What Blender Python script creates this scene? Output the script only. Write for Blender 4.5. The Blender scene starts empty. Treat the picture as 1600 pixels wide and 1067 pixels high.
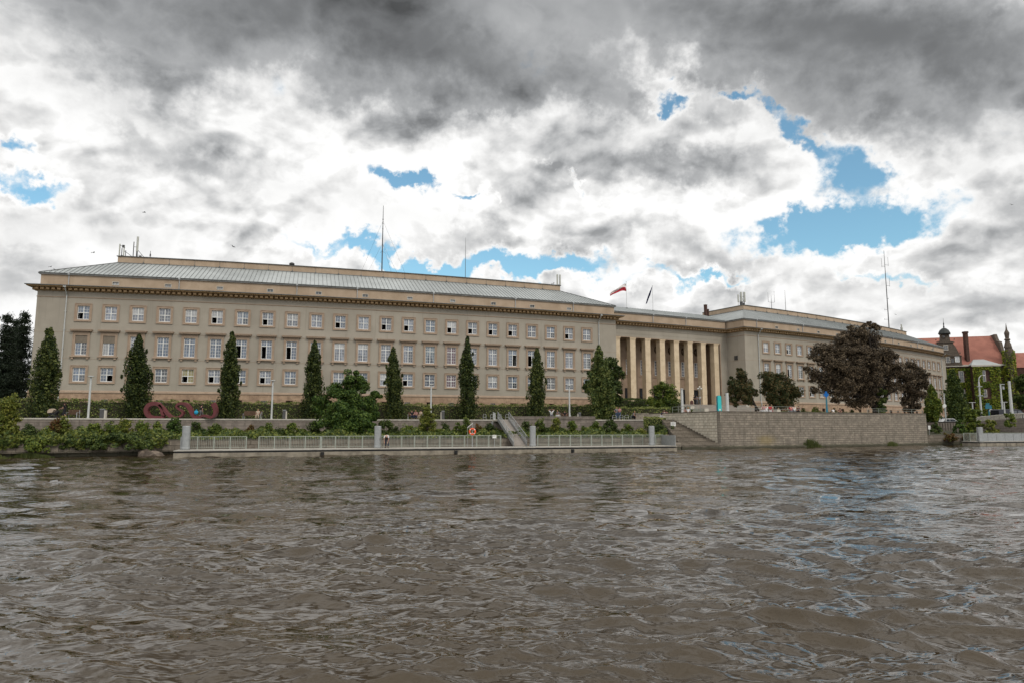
import bpy, bmesh, math, random
import numpy as np
from mathutils import Vector, Matrix
from math import sin, cos, pi, radians, sqrt, exp, atan2

C = bpy.context.scene.collection
SC = bpy.context.scene

# ------------------------------------------------------------------ camera
TH = 0.1225; CAMH = 2.6; FPX = 1066.67
cam = bpy.data.cameras.new("camera"); camo = bpy.data.objects.new("camera", cam); C.objects.link(camo)
camo.location = (0, 0, CAMH); camo.rotation_euler = (pi/2 + TH, 0, 0)
cam.lens = 24.0; cam.sensor_width = 36.0; cam.clip_start = 0.1; cam.clip_end = 12000
SC.camera = camo
SC.render.resolution_x = 1024; SC.render.resolution_y = 682

# ------------------------------------------------------------------ light, exposure
SUN_EL = radians(48); SUN_AZ = radians(143)     # azimuth clockwise from +Y (the view direction)
sl = bpy.data.lights.new("sun", 'SUN'); sl.energy = 1.35; sl.angle = radians(14); sl.color = (1.0, 0.94, 0.84)
so = bpy.data.objects.new("sun", sl); C.objects.link(so)
_sd = Vector((sin(SUN_AZ)*cos(SUN_EL), cos(SUN_AZ)*cos(SUN_EL), sin(SUN_EL)))
so.rotation_euler = _sd.to_track_quat('Z', 'Y').to_euler(); so.location = (60, -40, 80)
SC.view_settings.view_transform = 'Standard'; SC.view_settings.look = 'None'
SC.view_settings.exposure = 0.0; SC.view_settings.gamma = 1.0

# ------------------------------------------------------------------ node helpers
class NT:
    def __init__(s, tree): s.t = tree; s.n = tree.nodes; s.l = tree.links
    def node(s, typ, **kw):
        n = s.n.new(typ)
        for k, v in kw.items(): setattr(n, k, v)
        return n
    def link(s, a, b): s.l.new(a, b)
    def put(s, sock, v):
        if isinstance(v, (int, float)): sock.default_value = v
        elif isinstance(v, (tuple, list)):
            sock.default_value = tuple(v) if len(v) == len(sock.default_value) else tuple(v) + (1,)
        else: s.link(v, sock)
    def math(s, op, a, b=0.0, c=None, clamp=False):
        n = s.node('ShaderNodeMath', operation=op, use_clamp=clamp)
        s.put(n.inputs[0], a); s.put(n.inputs[1], b)
        if c is not None: s.put(n.inputs[2], c)
        return n.outputs[0]
    def vmath(s, op, a, b=(0, 0, 0)):
        n = s.node('ShaderNodeVectorMath', operation=op); s.put(n.inputs[0], a)
        if op == 'SCALE': s.put(n.inputs['Scale'], b)
        else: s.put(n.inputs[1], b)
        return n.outputs[0]
    def noise(s, vec, scale, detail=4.0, rough=0.55, dist=0.0, col=False):
        n = s.node('ShaderNodeTexNoise')
        if vec is not None: s.link(vec, n.inputs['Vector'])
        n.inputs['Scale'].default_value = scale; n.inputs['Detail'].default_value = detail
        n.inputs['Roughness'].default_value = rough; n.inputs['Distortion'].default_value = dist
        return n.outputs['Color'] if col else n.outputs['Fac']
    def ramp(s, v, lo, hi, a=0.0, b=1.0, smooth=True):
        n = s.node('ShaderNodeMapRange', interpolation_type='SMOOTHSTEP' if smooth else 'LINEAR')
        s.put(n.inputs['Value'], v); n.inputs['From Min'].default_value = lo; n.inputs['From Max'].default_value = hi
        n.inputs['To Min'].default_value = a; n.inputs['To Max'].default_value = b
        return n.outputs['Result']
    def mix(s, f, a, b, mode='MIX'):
        n = s.node('ShaderNodeMix', data_type='RGBA', blend_type=mode)
        s.put(n.inputs[0], f); s.put(n.inputs[6], a); s.put(n.inputs[7], b)
        return n.outputs[2]
    def xyz(s, v):
        n = s.node('ShaderNodeSeparateXYZ'); s.link(v, n.inputs[0]); return n.outputs
    def comb(s, x, y, z):
        n = s.node('ShaderNodeCombineXYZ'); s.put(n.inputs[0], x); s.put(n.inputs[1], y); s.put(n.inputs[2], z); return n.outputs[0]

# ------------------------------------------------------------------ sky: Nishita with procedural cloud cover
world = bpy.data.worlds.new("World"); SC.world = world; world.use_nodes = True
wt = NT(world.node_tree); wt.n.clear()
wo = wt.node('ShaderNodeOutputWorld'); bg = wt.node('ShaderNodeBackground')
bg.inputs['Strength'].default_value = 0.1
sky = wt.node('ShaderNodeTexSky', sky_type='NISHITA'); sky.sun_disc = False
sky.sun_elevation = SUN_EL; sky.sun_rotation = SUN_AZ; sky.air_density = 1.0; sky.dust_density = 0.6; sky.ozone_density = 1.6
tc = wt.node('ShaderNodeTexCoord'); D = wt.vmath('NORMALIZE', tc.outputs['Generated'])
dx, dy, dz = wt.xyz(D)
zc = wt.math('MAXIMUM', dz, 0.0)
den = wt.math('ADD', zc, 0.16)
CP = wt.comb(wt.math('DIVIDE', dx, den), wt.math('DIVIDE', dy, den), 0.0)      # the cloud deck seen from below
ys = wt.math('MAXIMUM', dy, 0.05)
U = wt.math('DIVIDE', dx, ys); V = wt.math('DIVIDE', dz, ys)
front = wt.ramp(dy, 0.05, 0.3)
def UV(px, py):                                                                # compass/height of a spot of sky
    u = (533.5-py)/FPX; d = (cos(TH)-u*sin(TH)); return (px-800)/FPX/d, (u*cos(TH)+sin(TH))/d
warp = wt.noise(D, 7.0, 5, 0.6, 0.0, True)
wx_, wy_, wz_ = wt.xyz(wt.vmath('SUBTRACT', warp, (0.5, 0.5, 0.5)))
wq = wt.xyz(wt.vmath('SUBTRACT', wt.noise(D, 26.0, 5, 0.65, 0.0, True), (0.5, 0.5, 0.5)))
Uw = wt.math('MULTIPLY_ADD', wq[0], 0.13, wt.math('MULTIPLY_ADD', wx_, 0.26, U)); Vw = wt.math('MULTIPLY_ADD', wq[2], 0.09, wt.math('MULTIPLY_ADD', wz_, 0.20, V))
def blob(px, py, rx, ry, ang=0.0, amp=1.0):
    u0, v0 = UV(px, py); a = rx/FPX; b = ry/FPX; ca, sa = cos(radians(ang)), sin(radians(ang))
    du = wt.math('SUBTRACT', Uw, u0); dv = wt.math('SUBTRACT', Vw, v0)
    p = wt.math('MULTIPLY_ADD', du, ca/a, wt.math('MULTIPLY', dv, sa/a))
    q = wt.math('MULTIPLY_ADD', du, -sa/b, wt.math('MULTIPLY', dv, ca/b))
    r2 = wt.math('MULTIPLY_ADD', p, p, wt.math('MULTIPLY', q, q))
    return wt.math('MULTIPLY', wt.math('EXPONENT', wt.math('MULTIPLY', r2, -1.0)), amp)
def total(bl):
    s = None
    for b in bl:
        v = blob(*b); s = v if s is None else wt.math('ADD', s, v)
    return wt.math('MULTIPLY', s, front)
# gaps where the blue shows (places in the sky), and the heavy grey decks
gaps = total([(18, 225, 45, 22, -10, .75), (50, 292, 70, 26, -25, .85), (625, 268, 62, 22, -25, .85), (725, 312, 40, 9, -8, .6),
              (905, 285, 45, 11, -8, .65), (1055, 140, 38, 24, -40, .75), (1165, 168, 42, 18, -20, .7), (1240, 205, 42, 24, -30, .62),
              (1340, 270, 75, 42, -20, .8), (1375, 345, 120, 34, 0, .95), (1260, 360, 85, 34, 10, .8), (1140, 300, 40, 8, -10, .2),
              (500, 400, 170, 16, -4, .42), (690, 418, 130, 20, -8, .66), (880, 422, 130, 32, 3, 1.0), (1110, 437, 70, 13, 5, .8), (1010, 455, 70, 18, 0, .35),
              (1400, 440, 60, 16, -25, .5)])
dark = total([(330, -10, 330, 140, 6, 1.0), (640, 65, 300, 100, -6, 1.0), (820, 120, 170, 68, -6, .60), (1130, 20, 260, 90, 0, .80), (1400, 90, 270, 120, 4, 1.35), (1600, 70, 160, 110, 10, .50), (760, -40, 500, 60, 0, .5),
              (1060, 262, 140, 36, -6, 0.34), (1130, 395, 170, 32, -12, 0.37), (560, 330, 150, 62, -10, 0.23), (165, 340, 140, 34, 2, 0.35),
              (310, 240, 130, 34, -14, 0.29), (10, 440, 130, 70, 0, 0.41), (720, 385, 80, 34, 0, 0.24), (260, 385, 120, 30, 0, 0.24), (1590, 340, 120, 50, -20, 0.34), (1240, 490, 150, 22, 0, 0.20), (1450, 450, 170, 30, 0, 0.23), (1050, 110, 50, 60, 60, -0.37), (830, 262, 90, 24, 0, 0.20), (200, 180, 60, 22, -20, 0.19), (1520, 225, 110, 50, 0, 0.20), (470, 215, 60, 20, -10, 0.14), (1560, 480, 100, 30, 0, 0.24)])
bright = total([(760, 250, 170, 32, -6, .55), (1000, 215, 120, 24, -8, .3), (300, 185, 260, 35, -14, .30), (640, 250, 120, 35, -10, .35), (1150, 235, 180, 24, -10, .22), (960, 330, 300, 35, -4, .40), (50, 90, 60, 60, 0, .5), (720, 335, 120, 24, 0, .35), (970, 170, 70, 30, -20, .55), (1200, 450, 150, 18, 5, .35), (1570, 265, 70, 40, 0, .3), (60, 370, 120, 20, 0, .3), (400, 370, 130, 20, 0, .2)])
Dv = wt.vmath('MULTIPLY', D, (1.0, 1.0, 1.55))
wv = wt.vmath('ADD', Dv, wt.vmath('SCALE', wt.vmath('SUBTRACT', wt.noise(Dv, 3.0, 2, 0.4, 0, True), (0.5, 0.5, 0.5)), 0.10))
fA = wt.noise(wv, 4.6, 7, 0.52, 0.0)
wv2 = wt.vmath('ADD', wv, (0.022, 0.0, -0.050))
fB = wt.noise(wv2, 4.6, 6, 0.50, 0.0)
fC = wt.noise(wt.vmath('ADD', wv, (3.1, 1.7, 0.4)), 13.0, 9, 0.60, 0.25)
fC2 = wt.noise(wt.vmath('ADD', wv, (3.105, 1.7, 0.388)), 13.0, 9, 0.60, 0.25)
fL = wt.noise(CP, 0.55, 3, 0.5, 0.3)
def vor(vec, sc):
    n = wt.node('ShaderNodeTexVoronoi', feature='F1'); wt.link(vec, n.inputs['Vector']); n.inputs['Scale'].default_value = sc
    n.inputs['Detail'].default_value = 2.0; n.inputs['Roughness'].default_value = 0.5; n.inputs['Lacunarity'].default_value = 2.3
    n.normalize = True
    return n.outputs['Distance']
wv3 = wt.vmath('ADD', wv, wt.vmath('SCALE', wt.vmath('SUBTRACT', wt.noise(Dv, 11.0, 4, 0.55, 0, True), (0.5, 0.5, 0.5)), 0.07))
vA = vor(wv3, 7.5); vB = vor(wt.vmath('ADD', wv3, (0.012, 0.0, -0.026)), 7.5)
dens = wt.math('ADD', wt.math('MULTIPLY', wt.math('SUBTRACT', fA, 0.5), 1.1), wt.math('MULTIPLY', wt.math('SUBTRACT', fC, 0.5), 0.85))
dens = wt.math('ADD', dens, wt.math('MULTIPLY', wt.math('SUBTRACT', 0.36, vA), 0.9))
thick = wt.math('SUBTRACT', wt.math('ADD', dens, 0.33), gaps)
away = wt.math('SUBTRACT', 1.0, front)
thick = wt.math('ADD', thick, wt.math('MULTIPLY', away, -0.22))
cover = wt.math('POWER', wt.ramp(thick, -0.34, 0.08), 1.15)
lum = wt.math('ADD', 0.80, wt.math('MULTIPLY', wt.math('SUBTRACT', fA, fB), 1.7))
lum = wt.math('ADD', lum, wt.math('MULTIPLY', wt.math('SUBTRACT', fC, fC2), 0.9))
lum = wt.math('ADD', lum, wt.math('MULTIPLY', wt.math('SUBTRACT', fA, 0.50), -1.2))
lum = wt.math('ADD', lum, wt.math('MULTIPLY', wt.math('SUBTRACT', fL, 0.5), -0.30))
puff = wt.math('SUBTRACT', vB, vA)
lum = wt.math('ADD', lum, wt.math('MULTIPLY', puff, 2.9))
lum = wt.math('ADD', lum, wt.math('MULTIPLY', wt.ramp(thick, 0.0, 0.42, 1.0, 0.0), 0.34))
lum = wt.math('ADD', lum, wt.math('MULTIPLY', bright, 0.50))
lum = wt.math('MINIMUM', wt.math('MULTIPLY_ADD', wt.math('MAXIMUM', wt.math('SUBTRACT', lum, 0.30), 0.0), 0.95, 0.345), 1.03)
dkin = wt.math('ADD', dark, wt.math('MULTIPLY', wt.math('MULTIPLY', wt.math('ADD', wt.math('SUBTRACT', fA, 0.5), wt.math('MULTIPLY', puff, 1.0)), wt.math('MINIMUM', dark, 0.6)), 2.3))
dk = wt.math('MULTIPLY', wt.ramp(dkin, 0.06, 0.62, 1.0, 0.46), wt.ramp(dkin, 0.4, 1.6, 1.0, 0.40))
lum = wt.math('MULTIPLY', lum, dk)
lum = wt.math('MINIMUM', wt.math('MAXIMUM', lum, 0.05), 1.02)
lum = wt.math('ADD', lum, wt.math('ADD', wt.math('MULTIPLY', away, 0.16), wt.ramp(dz, 0.62, 0.90, 0.0, 0.28)))     # sun-side cloud boosted, overhead glow added, to light the facade and water
tint = wt.mix(wt.ramp(lum, 0.15, 0.9), (0.94, 0.97, 1.0), (1.0, 0.998, 0.99))
ccol = wt.mix(1.0, tint, wt.comb(lum, lum, lum), 'MULTIPLY')
ccol = wt.mix(1.0, ccol, (10, 10, 10), 'MULTIPLY')
blue = wt.mix(1.0, sky.outputs[0], (1.35, 1.72, 1.55), 'MULTIPLY')
skyc = wt.mix(cover, blue, ccol)
wt.link(skyc, bg.inputs['Color']); wt.link(bg.outputs[0], wo.inputs[0])
world.cycles.sampling_method = 'MANUAL'; world.cycles.sample_map_resolution = 512

# ------------------------------------------------------------------ materials
def new_mat(name):
    m = bpy.data.materials.new(name); m.use_nodes = True; t = NT(m.node_tree)
    return m, t, t.n['Principled BSDF']
def mat(name, c, c2=None, scale=1.5, rough=0.8, metal=0.0, bump=0.0, bscale=20.0, spec=0.3, detail=5, stretch=None, streak=0.0, patch=0.0):
    m, t, b = new_mat(name)
    o = t.node('ShaderNodeTexCoord').outputs['Object']
    if c2 is None: c2 = tuple(x*0.8 for x in c)
    v = o if stretch is None else t.vmath('MULTIPLY', o, stretch)
    f = t.ramp(t.noise(v, scale, detail, 0.6, 0.3), 0.3, 0.72)
    col = t.mix(f, c, c2)
    if patch: col = t.mix(t.ramp(t.noise(o, 0.11, 4, 0.6, 0.4), 0.38, 0.66, 0.0, patch), col, tuple(x*0.78 for x in c2))
    if streak:
        s = t.ramp(t.noise(t.vmath('MULTIPLY', o, (1.3, 1.3, 0.07)), 1.6, 5, 0.65), 0.52, 0.80)
        col = t.mix(t.math('MULTIPLY', s, streak), col, tuple(x*0.55 for x in c))
    t.link(col, b.inputs['Base Color']); b.inputs['Roughness'].default_value = rough; b.inputs['Metallic'].default_value = metal
    b.inputs['Specular IOR Level'].default_value = spec
    if bump:
        bp = t.node('ShaderNodeBump'); bp.inputs['Strength'].default_value = bump; bp.inputs['Distance'].default_value = 0.03
        t.link(t.noise(o, bscale, 4, 0.6), bp.inputs['Height']); t.link(bp.outputs[0], b.inputs['Normal'])
    return m
def leafmat(name, a, b_, tip=None, scale=0.9):
    m, t, b = new_mat(name)
    g = t.node('ShaderNodeNewGeometry'); o = t.node('ShaderNodeTexCoord').outputs['Object']
    r = g.outputs['Random Per Island']
    col = t.mix(r, a, b_)
    if tip: col = t.mix(t.ramp(t.math('ADD', r, t.math('MULTIPLY', t.noise(o, scale, 3), 1.2)), 1.05, 1.45), col, tip)
    ov = t.ramp(t.node('ShaderNodeObjectInfo').outputs['Random'], 0, 1, 0.78, 1.28, False); col = t.mix(1.0, col, t.comb(ov, t.math('POWER', ov, 0.8), ov), 'MULTIPLY')
    t.link(col, b.inputs['Base Color']); b.inputs['Roughness'].default_value = 0.6; b.inputs['Specular IOR Level'].default_value = 0.25
    tr = t.node('ShaderNodeBsdfTranslucent'); t.link(col, tr.inputs[0])
    mx = t.node('ShaderNodeMixShader'); mx.inputs[0].default_value = 0.22
    t.link(b.outputs[0], mx.inputs[1]); t.link(tr.outputs[0], mx.inputs[2]); t.link(mx.outputs[0], t.n['Material Output'].inputs[0])
    return m
def masonry(name, c, c2, mortar, w, h_, ms=0.012, bump=0.5, stain=None, rot=0.5, grime=0.35, wetband=True):
    m, t, b = new_mat(name)
    tcn = t.node('ShaderNodeTexCoord'); uv = tcn.outputs['UV']; o = tcn.outputs['Object']
    wob = t.vmath('ADD', uv, t.vmath('SCALE', t.vmath('SUBTRACT', t.noise(uv, 2.5, 2, 0.5, 0, True), (0.5, 0.5, 0.5)), 0.05))
    br = t.node('ShaderNodeTexBrick'); t.link(wob, br.inputs['Vector']); br.offset = rot
    br.inputs['Scale'].default_value = 1.0; br.inputs['Brick Width'].default_value = w; br.inputs['Row Height'].default_value = h_
    br.inputs['Mortar Size'].default_value = ms; br.inputs['Mortar Smooth'].default_value = 0.3; br.inputs['Bias'].default_value = 0.0
    br.inputs['Color1'].default_value = c+(1,); br.inputs['Color2'].default_value = c2+(1,); br.inputs['Mortar'].default_value = mortar+(1,)
    n = t.noise(uv, 1.3, 7, 0.65); col = t.mix(t.ramp(n, 0.35, 0.75), br.outputs['Color'], tuple(x*0.62 for x in c2))
    n2 = t.noise(t.vmath('MULTIPLY', uv, (1.0, 0.16, 1.0)), 1.7, 6, 0.7)
    col = t.mix(t.math('MULTIPLY', t.ramp(n2, 0.5, 0.75), grime), col, (0.06, 0.055, 0.045))
    pz = t.xyz(t.node('ShaderNodeNewGeometry').outputs['Position'])[2]      # wet, algae-darkened band just above the water
    wet = t.ramp(t.math('ADD', pz, t.math('MULTIPLY', t.noise(uv, 1.1, 5, 0.7), -0.75)), -0.15, 0.12, 0.72, 0.0)
    if wetband: col = t.mix(wet, col, (0.035, 0.038, 0.022))
    if stain:
        (sx, sy, sz, sr), sc = stain
        g = t.node('ShaderNodeNewGeometry').outputs['Position']
        d = t.node('ShaderNodeVectorMath', operation='LENGTH'); t.link(t.vmath('MULTIPLY', t.vmath('SUBTRACT', g, (sx, sy, sz)), (1, 1, 2.4)), d.inputs[0])
        e = t.math('ADD', d.outputs['Value'], t.math('MULTIPLY', t.noise(g, 2.2, 4), 1.4))
        col = t.mix(t.ramp(e, sr*0.5, sr*1.5, 0.6, 0.0), col, sc)
    t.link(col, b.inputs['Base Color']); b.inputs['Roughness'].default_value = 0.9; b.inputs['Specular IOR Level'].default_value = 0.15
    bp = t.node('ShaderNodeBump'); bp.inputs['Strength'].default_value = bump; bp.inputs['Distance'].default_value = 0.05
    hh = t.math('SUBTRACT', t.math('MULTIPLY', t.noise(uv, 6, 6, 0.65), 0.8), t.math('MULTIPLY', br.outputs['Fac'], 1.0))
    t.link(hh, bp.inputs['Height']); t.link(bp.outputs[0], b.inputs['Normal'])
    return m
def glassmat(name, c, rough=0.06, spec=0.8, sc=0.5):
    m, t, b = new_mat(name)
    g = t.node('ShaderNodeNewGeometry'); o = t.node('ShaderNodeTexCoord').outputs['Object']
    oi = t.node('ShaderNodeObjectInfo').outputs['Random']
    v = t.vmath('ADD', t.vmath('MULTIPLY', o, (3.5, 1, 0.8)), t.comb(t.math('MULTIPLY', oi, 37.0), 0, t.math('MULTIPLY', oi, 11.0)))
    f = t.ramp(t.noise(v, 1.6, 3, 0.5), 0.35, 0.65)
    ov = t.ramp(oi, 0, 1, 0.62, 1.22, False)
    t.link(t.mix(1.0, t.mix(f, c, tuple(x*sc for x in c)), t.comb(ov, ov, ov), 'MULTIPLY'), b.inputs['Base Color'])
    b.inputs['Roughness'].default_value = rough; b.inputs['Specular IOR Level'].default_value = spec; b.inputs['Coat Weight'].default_value = 0.6; b.inputs['Coat Roughness'].default_value = 0.03
    return m

M = {}
M['stucco'] = mat('stucco', (0.368, 0.332, 0.278), (0.328, 0.294, 0.244), 0.35, 0.95, bump=0.25, bscale=9, spec=0.1, streak=0.5, patch=0.5)
M['sand'] = mat('sandstone', (0.375, 0.285, 0.215), (0.31, 0.23, 0.17), 1.1, 0.95, bump=0.3, bscale=12, spec=0.1, streak=0.2)
M['sandlight'] = mat('pale_sandstone', (0.425, 0.33, 0.242), (0.335, 0.252, 0.178), 0.5, 0.95, bump=0.3, bscale=8, spec=0.1, streak=0.35)
M['pier'] = mat('pier_stone', (0.64, 0.52, 0.37), (0.53, 0.42, 0.285), 0.8, 0.95, bump=0.3, bscale=8, spec=0.1, streak=0.3)
M['cornice'] = mat('cornice_stone', (0.40, 0.275, 0.16), (0.30, 0.20, 0.11), 1.5, 0.95, bump=0.2, spec=0.1)
M['zinc'] = mat('zinc_roof', (0.37, 0.39, 0.385), (0.31, 0.33, 0.325), 0.45, 0.55, 0.0, bump=0.03, bscale=3, spec=0.4, streak=0.0, patch=0.9)
M['zincdark'] = mat('dark_zinc', (0.15, 0.155, 0.15), (0.10, 0.10, 0.10), 1.0, 0.55, 0.3, spec=0.4)
M['zinclight'] = mat('pale_zinc', (0.42, 0.43, 0.43), (0.33, 0.34, 0.34), 1.0, 0.5, 0.3, spec=0.4)
M['seamlight'] = mat('pale_zinc_seam', (0.26, 0.275, 0.27), (0.22, 0.23, 0.225), 1.0, 0.6, spec=0.3)  # lighter seam colour for the right wing and the entrance roof
M['hedgetop'] = None
M['capdark'] = mat('dark_copper_cap', (0.035, 0.04, 0.038), (0.02, 0.023, 0.022), 3, 0.6)
M['soffit'] = mat('dark_soffit', (0.10, 0.07, 0.045), None, 2, 0.95, spec=0.1)
M['white'] = mat('white_paint', (0.72, 0.72, 0.70), (0.62, 0.62, 0.60), 3, 0.5, spec=0.4)
M['gnet'] = glassmat('glass_cloud_tint', (0.22, 0.245, 0.30), sc=0.40)  # blue-grey of reflected clouds put into the pane colour
M['gblue'] = glassmat('glass_sky_tint', (0.13, 0.175, 0.25), sc=0.45)  # sky reflection painted as the pane's own blue
M['gdark'] = glassmat('glass_dark', (0.045, 0.055, 0.07))
M['gwhite'] = glassmat('glass_white_blind', (0.42, 0.43, 0.44), sc=0.75)
M['gcream'] = glassmat('glass_cream_blind', (0.42, 0.38, 0.22), sc=0.85)
M['gplum'] = glassmat('glass_plum_curtain', (0.10, 0.035, 0.055))
M['gbeige'] = mat('roller_blind', (0.22, 0.185, 0.145), None, 2, 0.8, spec=0.2)
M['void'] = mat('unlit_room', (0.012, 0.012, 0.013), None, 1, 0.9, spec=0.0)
M['steel'] = mat('galvanised_steel', (0.36, 0.37, 0.37), (0.28, 0.29, 0.29), 4, 0.45, 0.5, spec=0.5)
M['rail'] = mat('grey_green_railing', (0.30, 0.325, 0.285), (0.24, 0.26, 0.225), 4, 0.5, 0.2, spec=0.4)
M['pole'] = mat('pale_grey_pole', (0.50, 0.51, 0.50), (0.42, 0.43, 0.42), 3, 0.5, 0.1, spec=0.4)
M['black'] = mat('black_metal', (0.03, 0.03, 0.032), None, 3, 0.5, 0.3)
M['darkgrey'] = mat('dark_grey_metal', (0.09, 0.09, 0.09), None, 3, 0.6, 0.3)
M['wood'] = mat('bench_wood', (0.12, 0.07, 0.045), (0.08, 0.045, 0.03), 6, 0.8)
M['trunk'] = mat('bark', (0.085, 0.07, 0.055), (0.045, 0.037, 0.03), 5, 0.95, bump=0.8, bscale=14, spec=0.1, stretch=(1, 1, .2))
M['darktrunk'] = mat('dark_bark', (0.04, 0.033, 0.028), (0.02, 0.017, 0.014), 5, 0.95, bump=0.8, bscale=14, spec=0.1)
M['red'] = mat('oxblood_paint', (0.125, 0.028, 0.031), (0.10, 0.022, 0.025), 1.5, 0.45, spec=0.4)
M['orange'] = mat('orange_float', (0.75, 0.10, 0.03), (0.65, 0.09, 0.03), 3, 0.5)
M['concrete'] = mat('concrete', (0.36, 0.33, 0.28), (0.24, 0.22, 0.185), 1.2, 0.9, bump=0.4, bscale=10, spec=0.15, streak=0.5)
M['capstone'] = mat('pale_capstone', (0.50, 0.47, 0.41), (0.40, 0.37, 0.32), 2, 0.9, bump=0.2)
M['paving'] = mat('paving', (0.30, 0.27, 0.235), (0.23, 0.205, 0.18), 1.2, 0.9, bump=0.3, bscale=6)
M['asphalt'] = mat('asphalt', (0.055, 0.054, 0.052), (0.045, 0.044, 0.043), 2, 0.95, bump=0.3, bscale=30)
M['soil'] = mat('soil', (0.05, 0.042, 0.028), (0.035, 0.04, 0.018), 1.5, 0.95, bump=0.5)
M['lawn'] = mat('lawn', (0.055, 0.075, 0.022), (0.035, 0.055, 0.016), 1.2, 0.95, bump=0.8, bscale=25)
M['rock'] = mat('rock', (0.24, 0.19, 0.15), (0.13, 0.105, 0.085), 2, 0.95, bump=0.9, bscale=5)
M['teal'] = mat('turquoise_panel', (0.04, 0.46, 0.47), (0.035, 0.42, 0.43), 1, 0.5)
M['signblue'] = mat('sign_blue', (0.0, 0.12, 0.42), None, 2, 0.5)
M['poleblue'] = mat('blue_green_post', (0.03, 0.16, 0.22), None, 2, 0.5)
M['navy'] = mat('navy_cloth', (0.012, 0.018, 0.075), None, 3, 0.9)
M['flagwhite'] = mat('white_cloth', (0.72, 0.68, 0.66), None, 3, 0.9)
M['flagred'] = mat('red_cloth', (0.50, 0.035, 0.055), None, 3, 0.9)
M['brickred'] = mat('chimney_brick', (0.085, 0.045, 0.034), (0.05, 0.028, 0.023), 3, 0.95, bump=0.6, bscale=18)
M['rooftile'] = mat('clay_tile_roof', (0.30, 0.125, 0.09), (0.23, 0.092, 0.068), 0.5, 0.85, bump=0.5, bscale=6, streak=0.35, patch=0.6)
M['rubber'] = mat('rubber', (0.02, 0.02, 0.02), None, 2, 0.8)
M['paintdark'] = mat('dark_car_paint', (0.022, 0.024, 0.032), None, 1, 0.25, 0.3, spec=0.6)
M['paintwhite'] = mat('white_car_paint', (0.60, 0.60, 0.60), None, 1, 0.3, 0.0, spec=0.6)
M['hull'] = mat('stained_concrete_hull', (0.30, 0.265, 0.21), (0.16, 0.14, 0.11), 1.4, 0.9, bump=0.4, bscale=8, streak=0.6)
M['deck'] = mat('pale_deck_edge', (0.36, 0.34, 0.30), (0.27, 0.255, 0.225), 2, 0.7)
M['panel'] = mat('antenna_plastic', (0.48, 0.48, 0.44), (0.40, 0.41, 0.37), 3, 0.5)
M['water'] = None
M['quay'] = masonry('quay_masonry', (0.24, 0.205, 0.165), (0.175, 0.15, 0.12), (0.075, 0.065, 0.052), 1.15, 0.42, 0.022, 0.9)
M['ledge'] = masonry('ledge_masonry', (0.265, 0.225, 0.195), (0.205, 0.175, 0.15), (0.11, 0.095, 0.08), 2.2, 0.37, 0.02, 0.5)
M['bastion'] = masonry('bastion_masonry', (0.33, 0.285, 0.23), (0.25, 0.218, 0.178), (0.115, 0.10, 0.08), 0.85, 0.27, 0.022, 1.0, ((26.6+3.2, 80.9, 0.95, 1.9), (0.30, 0.235, 0.11)), 0.37, 0.6)
M['plinth'] = masonry('plinth_stone', (0.44, 0.31, 0.215), (0.38, 0.26, 0.18), (0.28, 0.19, 0.13), 1.7, 2.0, 0.012, 0.15, None, 0.5, 0.1)
M['flank'] = masonry('pale_lifted_flank_masonry', (0.64, 0.58, 0.47), (0.52, 0.465, 0.375), (0.26, 0.23, 0.18), 0.80, 0.33, 0.03, 1.0, None, 0.41, 0.15)  # paler stone, colour lifted further to make up for weak light there
M['gangdeck'] = mat('gangway_deck', (0.25, 0.22, 0.19), (0.2, 0.175, 0.15), 3, 0.8)
M['museum'] = masonry('museum_brick', (0.10, 0.048, 0.036), (0.075, 0.037, 0.03), (0.12, 0.10, 0.085), 0.5, 0.16, 0.02, 0.5)
M['museumstone'] = mat('museum_stone', (0.12, 0.098, 0.078), (0.075, 0.058, 0.045), 2.5, 0.95, bump=0.8, bscale=8, streak=0.4)
# leaves
M['hornbeam'] = leafmat('columnar_leaves', (0.016, 0.030, 0.008), (0.038, 0.058, 0.014), (0.105, 0.125, 0.03))
M['maple'] = leafmat('maple_leaves', (0.022, 0.052, 0.009), (0.056, 0.105, 0.018), (0.11, 0.165, 0.028))
M['bush'] = leafmat('bush_leaves', (0.045, 0.078, 0.013), (0.105, 0.15, 0.022), (0.20, 0.23, 0.035))
M['bushyellow'] = leafmat('yellow_green_leaves', (0.07, 0.10, 0.015), (0.14, 0.165, 0.028), (0.23, 0.225, 0.04))
M['bushdark'] = leafmat('dark_bush_leaves', (0.022, 0.042, 0.010), (0.055, 0.085, 0.018), (0.10, 0.13, 0.025))
M['bushrust'] = leafmat('rusty_leaves', (0.09, 0.035, 0.012), (0.16, 0.075, 0.02), (0.11, 0.12, 0.03))
M['spruce'] = leafmat('spruce_needles', (0.011, 0.020, 0.012), (0.030, 0.042, 0.022))
M['plum'] = leafmat('plum_leaves', (0.026, 0.021, 0.013), (0.068, 0.052, 0.030), (0.15, 0.118, 0.07))
M['olive'] = leafmat('olive_red_leaves', (0.018, 0.032, 0.009), (0.045, 0.058, 0.016), (0.11, 0.08, 0.03))
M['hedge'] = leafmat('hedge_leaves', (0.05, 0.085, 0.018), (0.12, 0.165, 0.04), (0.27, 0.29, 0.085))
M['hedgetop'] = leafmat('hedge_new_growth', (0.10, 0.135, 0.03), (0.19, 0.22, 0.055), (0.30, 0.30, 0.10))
M['cover'] = leafmat('undergrowth_leaves', (0.028, 0.05, 0.011), (0.07, 0.10, 0.018), (0.14, 0.16, 0.03))
M['ivy'] = leafmat('ivy_leaves', (0.055, 0.095, 0.010), (0.15, 0.20, 0.02), (0.26, 0.28, 0.03), 0.25)
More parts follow.
